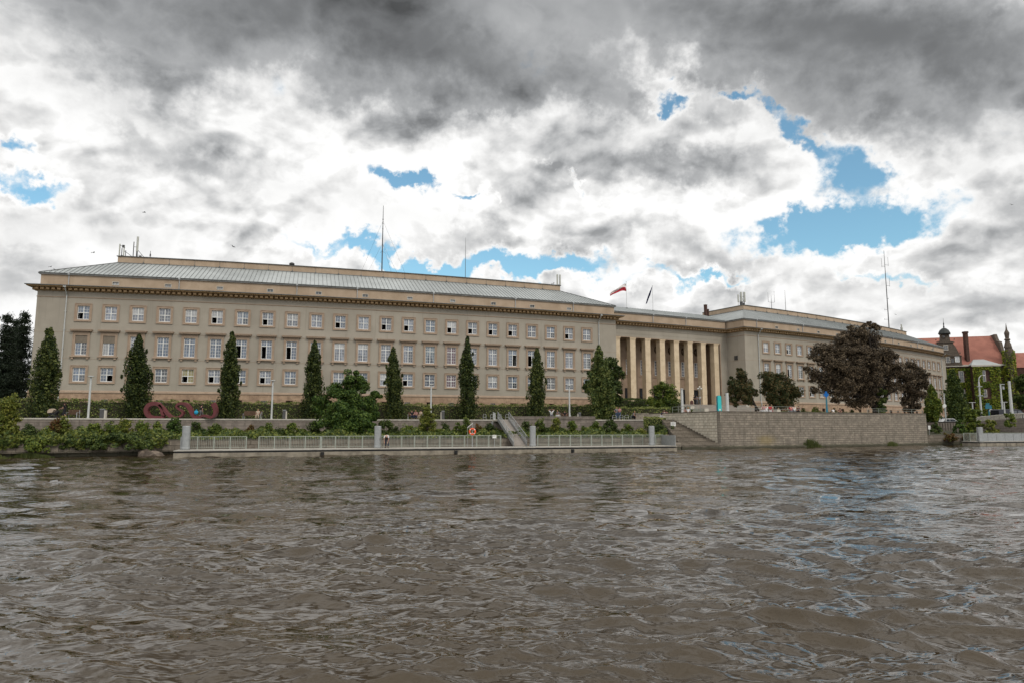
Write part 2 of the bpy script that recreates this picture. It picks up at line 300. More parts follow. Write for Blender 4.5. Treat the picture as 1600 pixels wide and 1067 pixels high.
M['willow'] = leafmat('willow_leaves', (0.035, 0.06, 0.015), (0.085, 0.12, 0.03), (0.14, 0.16, 0.04))
M['grass'] = leafmat('grass_blades', (0.055, 0.075, 0.02), (0.11, 0.12, 0.035))
for k, c in dict(skin=(0.42, 0.24, 0.17), c_black=(0.012, 0.012, 0.014), c_white=(0.62, 0.62, 0.62), c_grey=(0.16, 0.16, 0.17), c_navy=(0.02, 0.025, 0.05), c_jeans=(0.06, 0.09, 0.15),
                 c_pink=(0.45, 0.22, 0.22), c_red=(0.40, 0.04, 0.05), c_blue=(0.02, 0.30, 0.48), c_beige=(0.42, 0.34, 0.26), hair=(0.03, 0.018, 0.012), blond=(0.28, 0.18, 0.09), eye=(0.02, 0.015, 0.012), c_brown=(0.10, 0.045, 0.04)).items():
    M[k] = mat('cloth_'+k if k.startswith('c_') else k+'_surface', c, tuple(x*0.82 for x in c), 8, 0.85)

# ------------------------------------------------------------------ mesh builder
class MB:
    def __init__(s): s.v = []; s.f = []; s.m = []
    def face(s, pts, mi=0):
        b = len(s.v); s.v += [tuple(p) for p in pts]; s.f.append(tuple(range(b, b+len(pts)))); s.m.append(mi)
    def raw(s, vs, fs, mi=0):
        b = len(s.v); s.v += [tuple(p) for p in vs]; s.f += [tuple(b+i for i in f) for f in fs]; s.m += [mi]*len(fs)
    def obox(s, c, ax, ay, az, mi=0):
        c = Vector(c); ax = Vector(ax); ay = Vector(ay); az = Vector(az); vs = []
        for k in (-1, 1):
            for i, j in ((-1, -1), (1, -1), (1, 1), (-1, 1)): vs.append(c+ax*i+ay*j+az*k)
        s.raw(vs, [(3, 2, 1, 0), (4, 5, 6, 7), (0, 1, 5, 4), (1, 2, 6, 5), (2, 3, 7, 6), (3, 0, 4, 7)], mi)
    def box(s, x0, x1, y0, y1, z0, z1, mi=0):
        s.obox(((x0+x1)/2, (y0+y1)/2, (z0+z1)/2), ((x1-x0)/2, 0, 0), (0, (y1-y0)/2, 0), (0, 0, (z1-z0)/2), mi)
    def rbox(s, c, lx, ly, lz, rz=0, mi=0):
        ca, sa = cos(rz), sin(rz)
        s.obox(c, (ca*lx/2, sa*lx/2, 0), (-sa*ly/2, ca*ly/2, 0), (0, 0, lz/2), mi)
    def tube(s, pts, rad, n=6, mi=0, cap=True):
        pts = [Vector(p) for p in pts]
        if not hasattr(rad, '__len__'): rad = [rad]*len(pts)
        rings = []; up = None
        for i, p in enumerate(pts):
            d = (pts[min(i+1, len(pts)-1)]-pts[max(i-1, 0)])
            d = d.normalized() if d.length > 1e-9 else Vector((0, 0, 1))
            if up is None or abs(up.dot(d)) > 0.98: up = Vector((0, 0, 1)) if abs(d.z) < 0.9 else Vector((1, 0, 0))
            a = d.cross(up).normalized(); b = d.cross(a).normalized(); up = b.cross(d) if False else up
            rings.append([p+(a*cos(2*pi*k/n)+b*sin(2*pi*k/n))*rad[i] for k in range(n)])
        base = len(s.v); s.v += [tuple(q) for r in rings for q in r]
        for i in range(len(pts)-1):
            for k in range(n):
                a0 = base+i*n+k; a1 = base+i*n+(k+1) % n; s.f.append((a0, a1, a1+n, a0+n)); s.m.append(mi)
        if cap:
            s.f.append(tuple(base+k for k in range(n))[::-1]); s.m.append(mi)
            e = base+(len(pts)-1)*n; s.f.append(tuple(e+k for k in range(n))); s.m.append(mi)
    def lathe(s, prof, c=(0, 0, 0), n=12, mi=0):
        base = len(s.v)
        for r, z in prof: s.v += [(c[0]+r*cos(2*pi*k/n), c[1]+r*sin(2*pi*k/n), c[2]+z) for k in range(n)]
        for i in range(len(prof)-1):
            for k in range(n):
                a0 = base+i*n+k; a1 = base+i*n+(k+1) % n; s.f.append((a0, a1, a1+n, a0+n)); s.m.append(mi)
        s.f.append(tuple(base+k for k in range(n))[::-1]); s.m.append(mi)
        e = base+(len(prof)-1)*n; s.f.append(tuple(e+k for k in range(n))); s.m.append(mi)
    def prism(s, poly, z0, z1, mi=0):
        n = len(poly); vs = [(p[0], p[1], z0) for p in poly]+[(p[0], p[1], z1) for p in poly]
        fs = [tuple(range(n))[::-1], tuple(range(n, 2*n))]+[(i, (i+1) % n, n+(i+1) % n, n+i) for i in range(n)]
        s.raw(vs, fs, mi)
    def xprism(s, poly, o, ux, depth, mi=0):
        """outline (a, z) standing upright along unit vector ux, given a thickness vector depth"""
        o = Vector(o); ux = Vector(ux); dd = Vector(depth); n = len(poly)
        vs = [o+ux*a+Vector((0, 0, z)) for a, z in poly]; vs += [p+dd for p in vs]
        fs = [tuple(range(n)), tuple(range(n, 2*n))[::-1]]+[(i, n+i, n+(i+1) % n, (i+1) % n) for i in range(n)]
        s.raw(vs, fs, mi)
    def loft(s, A, B, mi=0, closed=False):
        n = len(A); b = len(s.v); s.v += [tuple(p) for p in A]+[tuple(p) for p in B]
        for i in range(n if closed else n-1):
            j = (i+1) % n; s.f.append((b+i, b+j, b+n+j, b+n+i)); s.m.append(mi)
    def sphere(s, c, r, n=8, mi=0, sq=(1, 1, 1)):
        prof = []
        base = len(s.v); m = n//2+1
        for i in range(m):
            ph = -pi/2+pi*i/(m-1); rr = max(cos(ph), 1e-3)
            s.v += [(c[0]+r*sq[0]*rr*cos(2*pi*k/n), c[1]+r*sq[1]*rr*sin(2*pi*k/n), c[2]+r*sq[2]*sin(ph)) for k in range(n)]
        for i in range(m-1):
            for k in range(n):
                a0 = base+i*n+k; a1 = base+i*n+(k+1) % n; s.f.append((a0, a1, a1+n, a0+n)); s.m.append(mi)
    def build(s, name, mats, parent=None, origin=None, smooth=False, uv=False, loc=None):
        if origin is None: origin = Vector(parent['_o']) if parent is not None and '_o' in parent else Vector((0, 0, 0))
        else: origin = Vector(origin)
        me = bpy.data.meshes.new(name)
        me.from_pydata([(x-origin[0], y-origin[1], z-origin[2]) for x, y, z in s.v], [], s.f)
        if not isinstance(mats, (list, tuple)): mats = [mats]
        for m_ in mats: me.materials.append(m_)
        me.polygons.foreach_set('material_index', s.m)
        if smooth: me.polygons.foreach_set('use_smooth', [True]*len(s.f))
        if uv:
            l = me.uv_layers.new(name='UVMap'); co = [Vector(v) for v in s.v]; dat = []
            for f in s.f:
                p = [co[i] for i in f]; nn = (p[1]-p[0]).cross(p[2]-p[0])
                if nn.length > 0: nn.normalize()
                if abs(nn.z) > 0.75: dat += [c_ for q in p for c_ in (q.x, q.y)]
                else:
                    t_ = Vector((-nn.y, nn.x, 0)).normalized()
                    if t_.x < 0: t_ = -t_
                    dat += [c_ for q in p for c_ in (q.dot(t_), q.z)]
            l.data.foreach_set('uv', dat)
        me.update()
        o = bpy.data.objects.new(name, me); C.objects.link(o)
        if parent is not None: o.parent = parent
        elif origin.length: o.location = origin
        if loc is not None: o.location = loc
        return o
ROOTS = []
def tag(o, label, cat, group=None, kind=None):
    o['label'] = label; o['category'] = cat
    if group: o['group'] = group
    if kind: o['kind'] = kind
    return o
def thing(name, label, cat, loc, group=None):
    """an Empty at the thing's base; children are meshes written in world coordinates (their origin is moved to the base)"""
    o = bpy.data.objects.new(name, None); C.objects.link(o); o.location = loc; o.empty_display_size = 0.3
    o['_o'] = tuple(float(x) for x in loc); ROOTS.append(o)
    return tag(o, label, cat, group)
def local(o): o['_o'] = (0.0, 0.0, 0.0); return o
def struct(o): o['kind'] = 'structure'; return o
def copy_tree(o, loc, rz=0.0, label=None, sc=None):
    r = o.copy(); C.objects.link(r); r.location = loc; r.rotation_euler = (0, 0, rz)
    if sc: r.scale = sc
    if label: r['label'] = label
    for ch in list(o.children):
        c_ = ch.copy(); C.objects.link(c_); c_.parent = r
        for g in list(ch.children):
            d = g.copy(); C.objects.link(d); d.parent = c_
    return r
def at(px, py, Y):
    u = (533.5-py)/FPX; q = Y*(u*cos(TH)+sin(TH))/(cos(TH)-u*sin(TH)); d = Y*cos(TH)+q*sin(TH)
    return ((px-800)/FPX*d, Y, q+CAMH)
def xz(px, Y, z):
    d = Y*cos(TH)+(z-CAMH)*sin(TH); return ((px-800)/FPX*d, Y, z)

# ================================================================== the long government building
X0, Y0, A0, K0, BAY, TR = -58.494, 92.0, 0.212, 0.00264, 3.40407, 116.628
def hd(t): return A0+K0*t
def F(t, off=0.0):
    a = hd(t); return (X0+(sin(a)-sin(A0))/K0+off*sin(a), Y0-(cos(a)-cos(A0))/K0-off*cos(a))
def F3(t, off, z): return F(t, off)+(z,)
WL, WR = (-5.8, 80.7), (110.8, 197.3)
GZ = 4.4
L0 = F(95.75, 0)
bld = thing('government_building', 'long curved beige government building with grey metal roof and a pillared entrance', 'building', (L0[0], L0[1], GZ))

def front_path(t0, t1, off=0.0, back=22.0, step=1.7, sides=True):
    n = max(2, int(round((t1-t0)/step))); ts = [t0+(t1-t0)*i/n for i in range(n+1)]
    p = [F(t, off) for t in ts]
    if sides: p = [F(t0, off-back)]+p+[F(t1, off-back)]
    return p
def offs(path, off):
    out = []; n = len(path)
    for i, p in enumerate(path):
        ns = []
        for a, b in ((i-1, i), (i, i+1)):
            if a >= 0 and b < n:
                d = Vector((path[b][0]-path[a][0], path[b][1]-path[a][1])); d.normalize(); ns.append(Vector((d.y, -d.x)))
        m = ns[0] if len(ns) == 1 else (ns[0]+ns[1])/(1+ns[0].dot(ns[1]))
        out.append((p[0]+m.x*off, p[1]+m.y*off))
    return out
def sweep(mb, path, prof, mi=0, closed=True):
    rings = [[q+(z,) for q in offs(path, o)] for o, z in prof]
    k = len(rings)
    for i in range(k if closed else k-1): mb.loft(rings[i], rings[(i+1) % k], mi)
    if closed:
        for e in (0, -1): mb.face([r[e] for r in rings], mi)
def wallgrid(mb, te, ze, hole, off, zoff=None, mi=0):
    for j in range(len(ze)-1):
        o = off if zoff is None else zoff[j]
        for i in range(len(te)-1):
            if hole(0.5*(te[i]+te[i+1]), 0.5*(ze[j]+ze[j+1])): continue
            mb.face([F3(te[i], o, ze[j]), F3(te[i+1], o, ze[j]), F3(te[i+1], o, ze[j+1]), F3(te[i], o, ze[j+1])], mi)
        if zoff is not None and j+1 < len(ze)-1 and zoff[j+1] != o:
            for i in range(len(te)-1):
                if hole(0.5*(te[i]+te[i+1]), ze[j+1]+0.01) or hole(0.5*(te[i]+te[i+1]), ze[j+1]-0.01): continue
                mb.face([F3(te[i], o, ze[j+1]), F3(te[i+1], o, ze[j+1]), F3(te[i+1], zoff[j+1], ze[j+1]), F3(te[i], zoff[j+1], ze[j+1])], mi)

ROWS = {'top': (1.50, 16.90, 18.80), 'mid': (1.47, 12.10, 14.76), 'low': (1.56, 8.53, 10.43)}
ZPL, ZC = 7.22, 20.74
def make_wing(t0, t1, tw, leftvis):
    wt_ = [tw+i*BAY for i in range(23)]
    # wall
    te = [t0]
    for c in wt_: te += [c-0.78, c-0.75, c-0.735, c+0.735, c+0.75, c+0.78]
    te.append(t1); te2 = []
    for a, b in zip(te[:-1], te[1:]):
        n = max(1, int((b-a)/1.2)); te2 += [a+(b-a)*i/n for i in range(n)]
    te2.append(t1)
    ze = [ZPL, 8.53, 10.43, 12.10, 14.76, 16.90, 18.80, 21.1]
    def hole(t, z):
        k = round((t-tw)/BAY)
        if k < 0 or k > 22: return False
        d = abs(t-tw-k*BAY)
        for w, a, b in ROWS.values():
            if a < z < b and d < w/2: return True
        return False
    mb = MB(); wallgrid(mb, te2, ze, hole, 0.0)
    for t_ in (t0, t1):
        mb.face([F3(t_, 0, ZPL), F3(t_, 0, 21.1), F3(t_, -22, 21.1), F3(t_, -22, ZPL)])
    mb.face([F3(t0, -22, ZPL), F3(t1, -22, ZPL), F3(t1, -22, 21.1), F3(t0, -22, 21.1)])
    mb.build('wall', M['stucco'], bld)
    # rusticated plinth with recessed joints
    ze = [4.0]; zo = []
    z = 4.0
    for hh in (0.72, 0.50, 0.50, 0.50, 0.50):
        z += hh; ze.append(z-0.035); zo.append(0.14); ze.append(z); zo.append(0.09)
    ze[-1] = 7.0; ze[-2] = 6.965
    bh = (5.52, 6.22)
    def hole2(t, z):
        k = round((t-tw)/BAY)
        return 0 <= k <= 22 and abs(t-tw-k*BAY) < 0.47 and bh[0] < z < bh[1]
    ze = sorted(set(ze+[bh[0], bh[1]])); zo = []
    for a, b in zip(ze[:-1], ze[1:]): zo.append(0.09 if (b-a) < 0.04 else 0.14)
    te = [t0]
    for c in wt_: te += [c-0.47, c+0.47]
    te.append(t1); te3 = []
    for a, b in zip(te[:-1], te[1:]):
        n = max(1, int((b-a)/1.0)); te3 += [a+(b-a)*i/n for i in range(n)]
    te3.append(t1)
    mb = MB(); wallgrid(mb, te3, ze, hole2, 0.14, zo)
    for t_, s in ((t0, -1), (t1, 1)):
        a = F(t_, 0.14); b = F(t_, -22); u = (cos(hd(t_))*0.14*s, sin(hd(t_))*0.14*s)
        mb.face([(a[0], a[1], 4.0), (a[0]+u[0], a[1]+u[1], 4.0), (a[0]+u[0], a[1]+u[1], 7.0), (a[0], a[1], 7.0)])
        mb.face([(a[0]+u[0], a[1]+u[1], 4.0), (b[0]+u[0], b[1]+u[1], 4.0), (b[0]+u[0], b[1]+u[1], 7.0), (a[0]+u[0], a[1]+u[1], 7.0)])
    mb.build('plinth', M['plinth'], bld, uv=True)
    P = front_path(t0, t1)
    mb = MB(); sweep(mb, P, [(-0.02, 7.0), (0.22, 7.0), (0.22, 7.10), (0.13, 7.13), (0.13, 7.20), (0.06, ZPL+0.12), (-0.02, ZPL+0.12)])
    mb.build('base_moulding', M['sand'], bld)
    mb = MB(); sweep(mb, P, [(-0.02, 19.86), (0.05, 19.86), (0.07, 19.95), (-0.02, 19.98)])
    sweep(mb, P, [(-0.02, 15.16), (0.018, 15.16), (0.018, 15.19), (-0.02, 15.19)])
    sweep(mb, P, [(-0.02, 11.60), (0.018, 11.60), (0.018, 11.63), (-0.02, 11.63)])
    mb.build('string_course', M['sand'], bld)
    # cornice with dentils and thin metal edge
    mb = MB(); sweep(mb, P, [(-0.02, 20.72), (0.10, 20.72), (0.10, 21.10), (0.95, 21.16), (1.05, 21.30), (1.05, 21.36), (-0.4, 21.44), (-0.4, 21.0), (-0.02, 21.0)])
    mb.build('cornice', M['cornice'], bld)
    mb = MB(); sweep(mb, P, [(1.05, 21.30), (1.17, 21.33), (1.17, 21.42), (-0.3, 21.56), (-0.3, 21.44), (1.05, 21.37)])
    mb.build('cornice_flashing', M['zincdark'], bld)
    mb = MB(); t = t0+0.1
    while t < t1:
        a = hd(t); c = F(t, 0.37); mb.rbox((c[0], c[1], 20.95), 0.40, 0.60, 0.28, a); t += BAY/5
    for t_, s in ((t0, -1), (t1, 1)):
        a = hd(t_)
        for q in range(0, 12):
            c = F(t_+s*0.37, -0.2-q*BAY/5); mb.rbox((c[0], c[1], 20.95), 0.60, 0.40, 0.28, a)
    mb.build('dentil_band', M['cornice'], bld)
    # attic storey
    ta = [tw+i*BAY+0.28 for i in range(23) if i % 2 == 1]
    ta = [tw+1*BAY+0.28]+[tw+i*BAY+0.15 for i in range(3, 22, 2)]
    te = [t0+0.18]
    for c in ta: te += [c-0.45, c+0.45]
    te.append(t1-0.18); te4 = []
    for a, b in zip(te[:-1], te[1:]):
        n = max(1, int((b-a)/1.2)); te4 += [a+(b-a)*i/n for i in range(n)]
    te4.append(t1-0.18)
    mb = MB(); wallgrid(mb, te4, [21.4, 21.83, 22.36, 23.02], lambda t, z: 21.83 < z < 22.36 and any(abs(t-c) < 0.45 for c in ta), -0.18)
    for t_ in (t0+0.18, t1-0.18): mb.face([F3(t_, -0.18, 21.4), F3(t_, -0.18, 23.02), F3(t_, -21.8, 23.02), F3(t_, -21.8, 21.4)])
    mb.face([F3(t0+.18, -21.8, 21.4), F3(t1-.18, -21.8, 21.4), F3(t1-.18, -21.8, 23.02), F3(t0+.18, -21.8, 23.02)])
    mb.build('attic_wall', M['sandlight'], bld)
    mb = MB(); sweep(mb, P, [(-0.2, 22.98), (0.02, 23.0), (0.08, 23.10), (-0.2, 23.12)]); mb.build('attic_coping', M['zinclight'], bld)
    mb = MB(); sweep(mb, P, [(-0.3, 23.12), (0.10, 23.13), (0.12, 23.24), (-0.3, 23.28)]); mb.build('gutter', M['zincdark'], bld)
    # hipped metal roof with standing seams, rising to the raised parapet
    N = int(round((t1-t0)/0.61))
    b0, b1 = t0+7.45, t1-7.45
    er = [F3(t0+0.1, 0.0, 23.24)]; ez = []
    E_ = [F3(t0+(t1-t0)*i/N, 0.02, 23.25) for i in range(N+1)]
    B_ = [F3(b0+(b1-b0)*i/N, -6.5, 26.42) for i in range(N+1)]
    mb = MB(); mb.loft(E_, B_)
    SL = [F3(t0, 0.02-22*i/8, 23.25) for i in range(9)]; SLb = [F3(b0, -6.5-11.5*i/8, 26.42) for i in range(9)]
    SR = [F3(t1, 0.02-22*i/8, 23.25) for i in range(9)]; SRb = [F3(b1, -6.5-11.5*i/8, 26.42) for i in range(9)]
    mb.loft(SLb, SL); mb.loft(SR, SRb)
    mb.face([F3(t0, -22, 23.25), F3(b0, -18, 26.42), F3(b1, -18, 26.42), F3(t1, -22, 23.25)])
    rf = mb.build('roof', M['zinc'], bld)
    mb = MB()
    def seam(a, b, w=0.035, hgt=0.05):
        a = Vector(a); b = Vector(b); d = (b-a); L = d.length; d.normalize(); s = d.cross(Vector((0, 0, 1))).normalized(); n = s.cross(d)
        mb.obox((a+b)/2+n*hgt*0.5, s*w/2, d*(L/2), n*hgt/2)
    for i in range(1, N): 
        # seams run square to the eaves; near the ends they stop at the hip
        t = t0+(t1-t0)*i/N
        if t < b0: k = (t-t0)/(b0-t0)
        elif t > b1: k = (t1-t)/(t1-b1)
        else: k = 1.0
        seam(F3(t, 0.02, 23.25), F3(t, 0.02-6.52*k, 23.25+3.17*k))
    for i in range(1, 34):
        q = 0.64*i; k = min(1, q/6.5)
        for ts, bs, sg in ((t0, b0, 1), (t1, b1, -1)): seam(F3(ts, 0.02-q, 23.25), F3(ts+sg*7.45*k, 0.02-q, 23.25+3.17*k))
    for ts, bs in ((t0, b0), (t1, b1)): seam(F3(ts, 0.02, 23.25), F3(bs, -6.5, 26.42), 0.09, 0.08)
    mb.build('standing_seam', M['zincdark'] if t0 < 50 else M['seamlight'], rf, origin=bld['_o'])
    # raised parapet on top
    PB = front_path(b0, b1, -6.5, 11.5)
    mb = MB(); sweep(mb, PB, [(0.0, 26.30), (0.0, 27.38), (-0.4, 27.38), (-0.4, 26.30)])
    mb.face([q+(27.3,) for q in offs(PB, -0.2)]); mb.build('roof_parapet', M['sandlight'], bld)
    mb = MB(); sweep(mb, PB, [(-0.5, 27.38), (0.14, 27.38), (0.16, 27.48), (-0.5, 27.54)]); 
    sweep(mb, PB, [(0.0, 26.38), (0.10, 26.40), (0.08, 26.50), (0.0, 26.52)])
    n = 20
    for i in range(1, n):
        t = b0+(b1-b0)*i/n; a = hd(t); c = F(t, -6.40); mb.rbox((c[0], c[1], 26.50), 0.16, 0.24, 0.22, a)
        c = F(t, -6.49); mb.rbox((c[0], c[1], 26.9), 0.03, 0.03, 0.9, a)
    mb.build('parapet_coping', M['zincdark'], bld)
    # drainpipes
    for t_ in ((t0+3.65, t1-3.5)):
        mb = MB(); mb.tube([F3(t_, 0.98, 21.2), F3(t_, 0.6, 20.7), F3(t_, 0.13, 20.2), F3(t_, 0.13, 13), F3(t_, 0.13, 7.4), F3(t_, 0.30, 6.9), F3(t_, 0.30, 4.6)], 0.075, 6)
        c = F(t_, 0.98); mb.rbox((c[0], c[1], 21.25), 0.34, 0.26, 0.26, hd(t_))
        for z in (18, 15.5, 13, 10.5, 8.2): mb.rbox(F3(t_, 0.10, z), 0.22, 0.2, 0.06, hd(t_))
        mb.build('drainpipe', M['pole'], bld)
    for t_ in (t0+3.65, t0+17.6, t0+33.5, t0+42.2, t0+53.9, t0+67.6, t0+78.2):
        mb = MB(); mb.tube([F3(t_, 0.05, 23.2), F3(t_, -0.08, 22.9), F3(t_, -0.10, 21.5)], 0.06, 6); mb.rbox(F3(t_, 0.02, 23.12), 0.24, 0.2, 0.22, hd(t_))
        mb.build('attic_drainpipe', M['zinclight'], bld)
    # basement windows and attic windows
    for i in range(23):
        place_window('basement_window', base_tpl[(i*5+int(t0)) % 2], wt_[i], 0.14, 5.87)
    for i, c in enumerate(ta):
        place_window('attic_window', attic_tpl[{0: 0, 1: 0, 2: 0, 3: 1, 4: 1, 5: 1, 6: 0, 7: 0, 8: 1, 9: 1, 10: 0}[i] if t0 < 50 else (i*7+1) % 2], c, -0.18, 22.095)
    return wt_

# ---- window templates: local x along the wall, -y outward, z up, origin at the centre of the opening
def frame_mesh(kind):
    w, a, b = ROWS[kind]; h_ = b-a; mb = MB()
    bw = 0.30; th = 0.30 if kind != 'mid' else 0.42; bt = 0.26 if kind != 'mid' else 0.12
    y0, y1 = -0.07, 0.28
    mb.box(-w/2-bw, w/2+bw, y0, y1, h_/2, h_/2+th); mb.box(-w/2-bw, w/2+bw, y0, y1, -h_/2-bt, -h_/2)
    mb.box(-w/2-bw, -w/2, y0, y1, -h_/2, h_/2); mb.box(w/2, w/2+bw, y0, y1, -h_/2, h_/2)
    # raised outer fillet
    e = 0.06
    mb.box(-w/2-bw-0.02, w/2+bw+0.02, y0-0.05, y0, h_/2+th-e, h_/2+th+0.01)
    mb.box(-w/2-bw-0.02, -w/2-bw+e, y0-0.05, y0, -h_/2-bt+e, h_/2+th-e); mb.box(w/2+bw-e, w/2+bw+0.02, y0-0.05, y0, -h_/2-bt+e, h_/2+th-e)
    mb.box(-w/2-bw-0.02, w/2+bw+0.02, y0-0.05, y0, -h_/2-bt-0.01, -h_/2-bt+e)
    if kind == 'mid':
        mb.box(-1.32, 1.32, -0.42, 0.0, h_/2+0.56, h_/2+0.70); mb.box(-1.22, 1.22, -0.30, 0.0, h_/2+0.47, h_/2+0.56); mb.box(-1.36, 1.36, -0.46, 0.0, h_/2+0.70, h_/2+0.77)
        mb.box(-1.24, 1.24, -0.28, 0.0, -h_/2-0.27, -h_/2-0.13)
        for s in (-1, 1): mb.box(s*0.92-0.14, s*0.92+0.14, -0.18, 0.0, -h_/2-0.55, -h_/2-0.27)
    return mb
def sash_mesh(kind, opn):
    w, a, b = ROWS[kind]; h_ = b-a; mb = MB(); y0, y1 = 0.10, 0.17
    fr = 0.075; tz = 0.0 if kind != 'mid' else h_*0.20
    mb.box(-w/2, w/2, y0, y1, h_/2-fr, h_/2); mb.box(-w/2, w/2, y0, y1, -h_/2, -h_/2+fr*1.4)
    mb.box(-w/2, -w/2+fr, y0, y1, -h_/2+fr*1.4, h_/2-fr); mb.box(w/2-fr, w/2, y0, y1, -h_/2+fr*1.4, h_/2-fr)
    mb.box(-0.055, 0.055, y0-0.012, y1, -h_/2+fr*1.4, h_/2-fr)
    mb.box(-w/2+fr, -0.055, y0-0.01, y1, tz-0.05, tz+0.05); mb.box(0.055, w/2-fr, y0-0.01, y1, tz-0.05, tz+0.05)
    for s in (-1, 1):
        x0 = s*(w/4+0.01)
        for za, zb, up in ((tz+0.05, h_/2-fr, True), (-h_/2+fr*1.4, tz-0.05, False)):
            if not up and ((opn == 'L' and s < 0) or (opn == 'R' and s > 0)): continue
            xa, xb = (0.055, w/2-fr) if s > 0 else (-w/2+fr, -0.055)
            mb.box(x0-0.012, x0+0.012, y0+0.02, y1-0.02, za, zb)
            nb = 1 if (up or kind != 'mid') else 3
            for q in range(1, nb+1):
                zz = za+(zb-za)*q/(nb+1); mb.box(xa, x0-0.016, y0+0.02, y1-0.02, zz-0.012, zz+0.012); mb.box(x0+0.016, xb, y0+0.02, y1-0.02, zz-0.012, zz+0.012)
    if opn:   # the opened leaf swung inwards
        s = -1 if opn == 'L' else 1; za, zb = -h_/2+fr*1.4, tz-0.05; xs = s*(w/2-fr)
        mb.box(xs-0.02, xs+0.02, y1, y1+0.5, za, za+0.05); mb.box(xs-0.02, xs+0.02, y1, y1+0.5, zb-0.05, zb)
        mb.box(xs-0.02, xs+0.02, y1+0.5, y1+0.55, za, zb)
    return mb
def pane_mesh(kind, mats_):
    w, a, b = ROWS[kind]; h_ = b-a; tz = 0.0 if kind != 'mid' else h_*0.20; mb = MB(); y = 0.145
    q = [(-w/2, 0, tz, h_/2), (0, w/2, tz, h_/2), (-w/2, 0, -h_/2, tz), (0, w/2, -h_/2, tz)]
    for i, (xa, xb, za, zb) in enumerate(q):
        yy = y if mats_[i] != 'void' else 1.1
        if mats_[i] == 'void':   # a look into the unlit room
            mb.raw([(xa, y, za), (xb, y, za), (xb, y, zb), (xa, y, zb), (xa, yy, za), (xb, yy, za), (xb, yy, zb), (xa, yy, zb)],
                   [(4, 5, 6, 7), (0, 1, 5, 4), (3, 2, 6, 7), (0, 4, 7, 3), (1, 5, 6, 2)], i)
        else: mb.face([(xa, y, za), (xb, y, za), (xb, y, zb), (xa, y, zb)], i)
    return mb
_cache = {}
def tmesh(key, mb_f, mats):
    if key not in _cache:
        o = mb_f().build(key if isinstance(key, str) else key[0], mats, origin=(0, 0, 0)); me = o.data; bpy.data.objects.remove(o); _cache[key] = me
    return _cache[key]
N_, B_L, D_, W_, C_, P_, Z_, V_ = 'gnet', 'gblue', 'gdark', 'gwhite', 'gcream', 'gplum', 'gbeige', 'void'
def place_window(name, spec, t, off, zc, parent=bld, local_o=None):
    """spec: (list of (subname, mesh)) with the first the part's own mesh"""
    o_ = Vector(parent['_o']); p = Vector(F3(t, off, zc))-o_
    r = bpy.data.objects.new(name, spec[0][1]); C.objects.link(r); r.parent = parent; r.location = p; r.rotation_euler = (0, 0, hd(t))
    for nm, me in spec[1:]:
        c = bpy.data.objects.new(nm, me); C.objects.link(c); c.parent = r
    return r
def small_win(w, h_, pm, bars, fm, proj=0.03):
    mb = MB(); b = 0.07
    mb.box(-w/2, w/2, -proj, 0.3, h_/2-b, h_/2); mb.box(-w/2, w/2, -proj, 0.3, -h_/2, -h_/2+b); mb.box(-w/2, -w/2+b, -proj, 0.3, -h_/2+b, h_/2-b); mb.box(w/2-b, w/2, -proj, 0.3, -h_/2+b, h_/2-b)
    for i in range(bars):
        x = -w/2+w*(i+1)/(bars+1); mb.box(x-0.02, x+0.02, 0.06, 0.1, -h_/2+b, h_/2-b)
    fr = mb.build('f', M[fm], origin=(0, 0, 0)); m1 = fr.data; bpy.data.objects.remove(fr)
    mb = MB(); mb.box(-w/2+0.01, w/2-0.01, 0.16, 0.19, -h_/2+0.01, h_/2-0.01)
    p = mb.build('p', M[pm], origin=(0, 0, 0)); m2 = p.data; bpy.data.objects.remove(p)
    return [('window', m1), ('pane', m2)]
base_tpl = [small_win(0.94, 0.70, 'gdark', 2, 'sand'), small_win(0.94, 0.70, 'void', 2, 'wood')]
attic_tpl = [small_win(0.90, 0.53, 'gwhite', 1, 'capstone'), small_win(0.90, 0.53, 'gdark', 1, 'capstone')]

winL = make_wing(WL[0], WL[1], 0.0, True)
winR = make_wing(WR[0], WR[1], TR, True)

PAT = {  # (upper left, upper right, lower left, lower right), open leaf
 'n': ((N_, N_, N_, N_), ''), 'b': ((B_L, B_L, B_L, B_L), ''), 'd': ((B_L, D_, D_, D_), ''), 'w': ((W_, W_, N_, N_), ''), 'W': ((W_, W_, W_, W_), ''),
 'o': ((N_, N_, V_, N_), 'L'), 'O': ((W_, W_, V_, N_), 'L'), 'q': ((B_L, B_L, V_, B_L), 'L'), 'r': ((B_L, B_L, B_L, V_), 'R'), 'u': ((D_, N_, D_, N_), ''),
 'c': ((C_, C_, V_, C_), 'L'), 'p': ((P_, P_, P_, P_), ''), 'z': ((Z_, Z_, B_L, D_), ''), 'Z': ((Z_, Z_, W_, B_L), ''), 'k': ((B_L, B_L, B_L, D_), ''), 'x': ((D_, D_, D_, D_), ''), 'm': ((N_, B_L, N_, D_), '')}
LAY = {'top': 'qnwnwOmownqnoobOoqonmon', 'mid': 'zZnbbbqqqmwwnmnpnnrqmnm', 'low': 'kradcoqokxnmwqnpdwmnxnm'}
LAYR = {'top': 'wnonmwonwnmwnonwmwnonwm', 'mid': 'nwomnmwonwnmwonmwnwmnwn', 'low': 'nmwnodmwnomwndmnwomnwmn'}
frames = {k: tmesh('frame_'+k, lambda k=k: frame_mesh(k), [M['sand']]) for k in ROWS}
order = []
for side, ws, lay in ((0, winL, LAY), (1, winR, LAYR)):
    for i, t in enumerate(ws):
        for k in ROWS: order.append((side*100+i, k, t, lay[k][i]))
rest = MB(); rest_m = [M['sand'], M['white'], M['gnet'], M['gdark'], M['gwhite']]
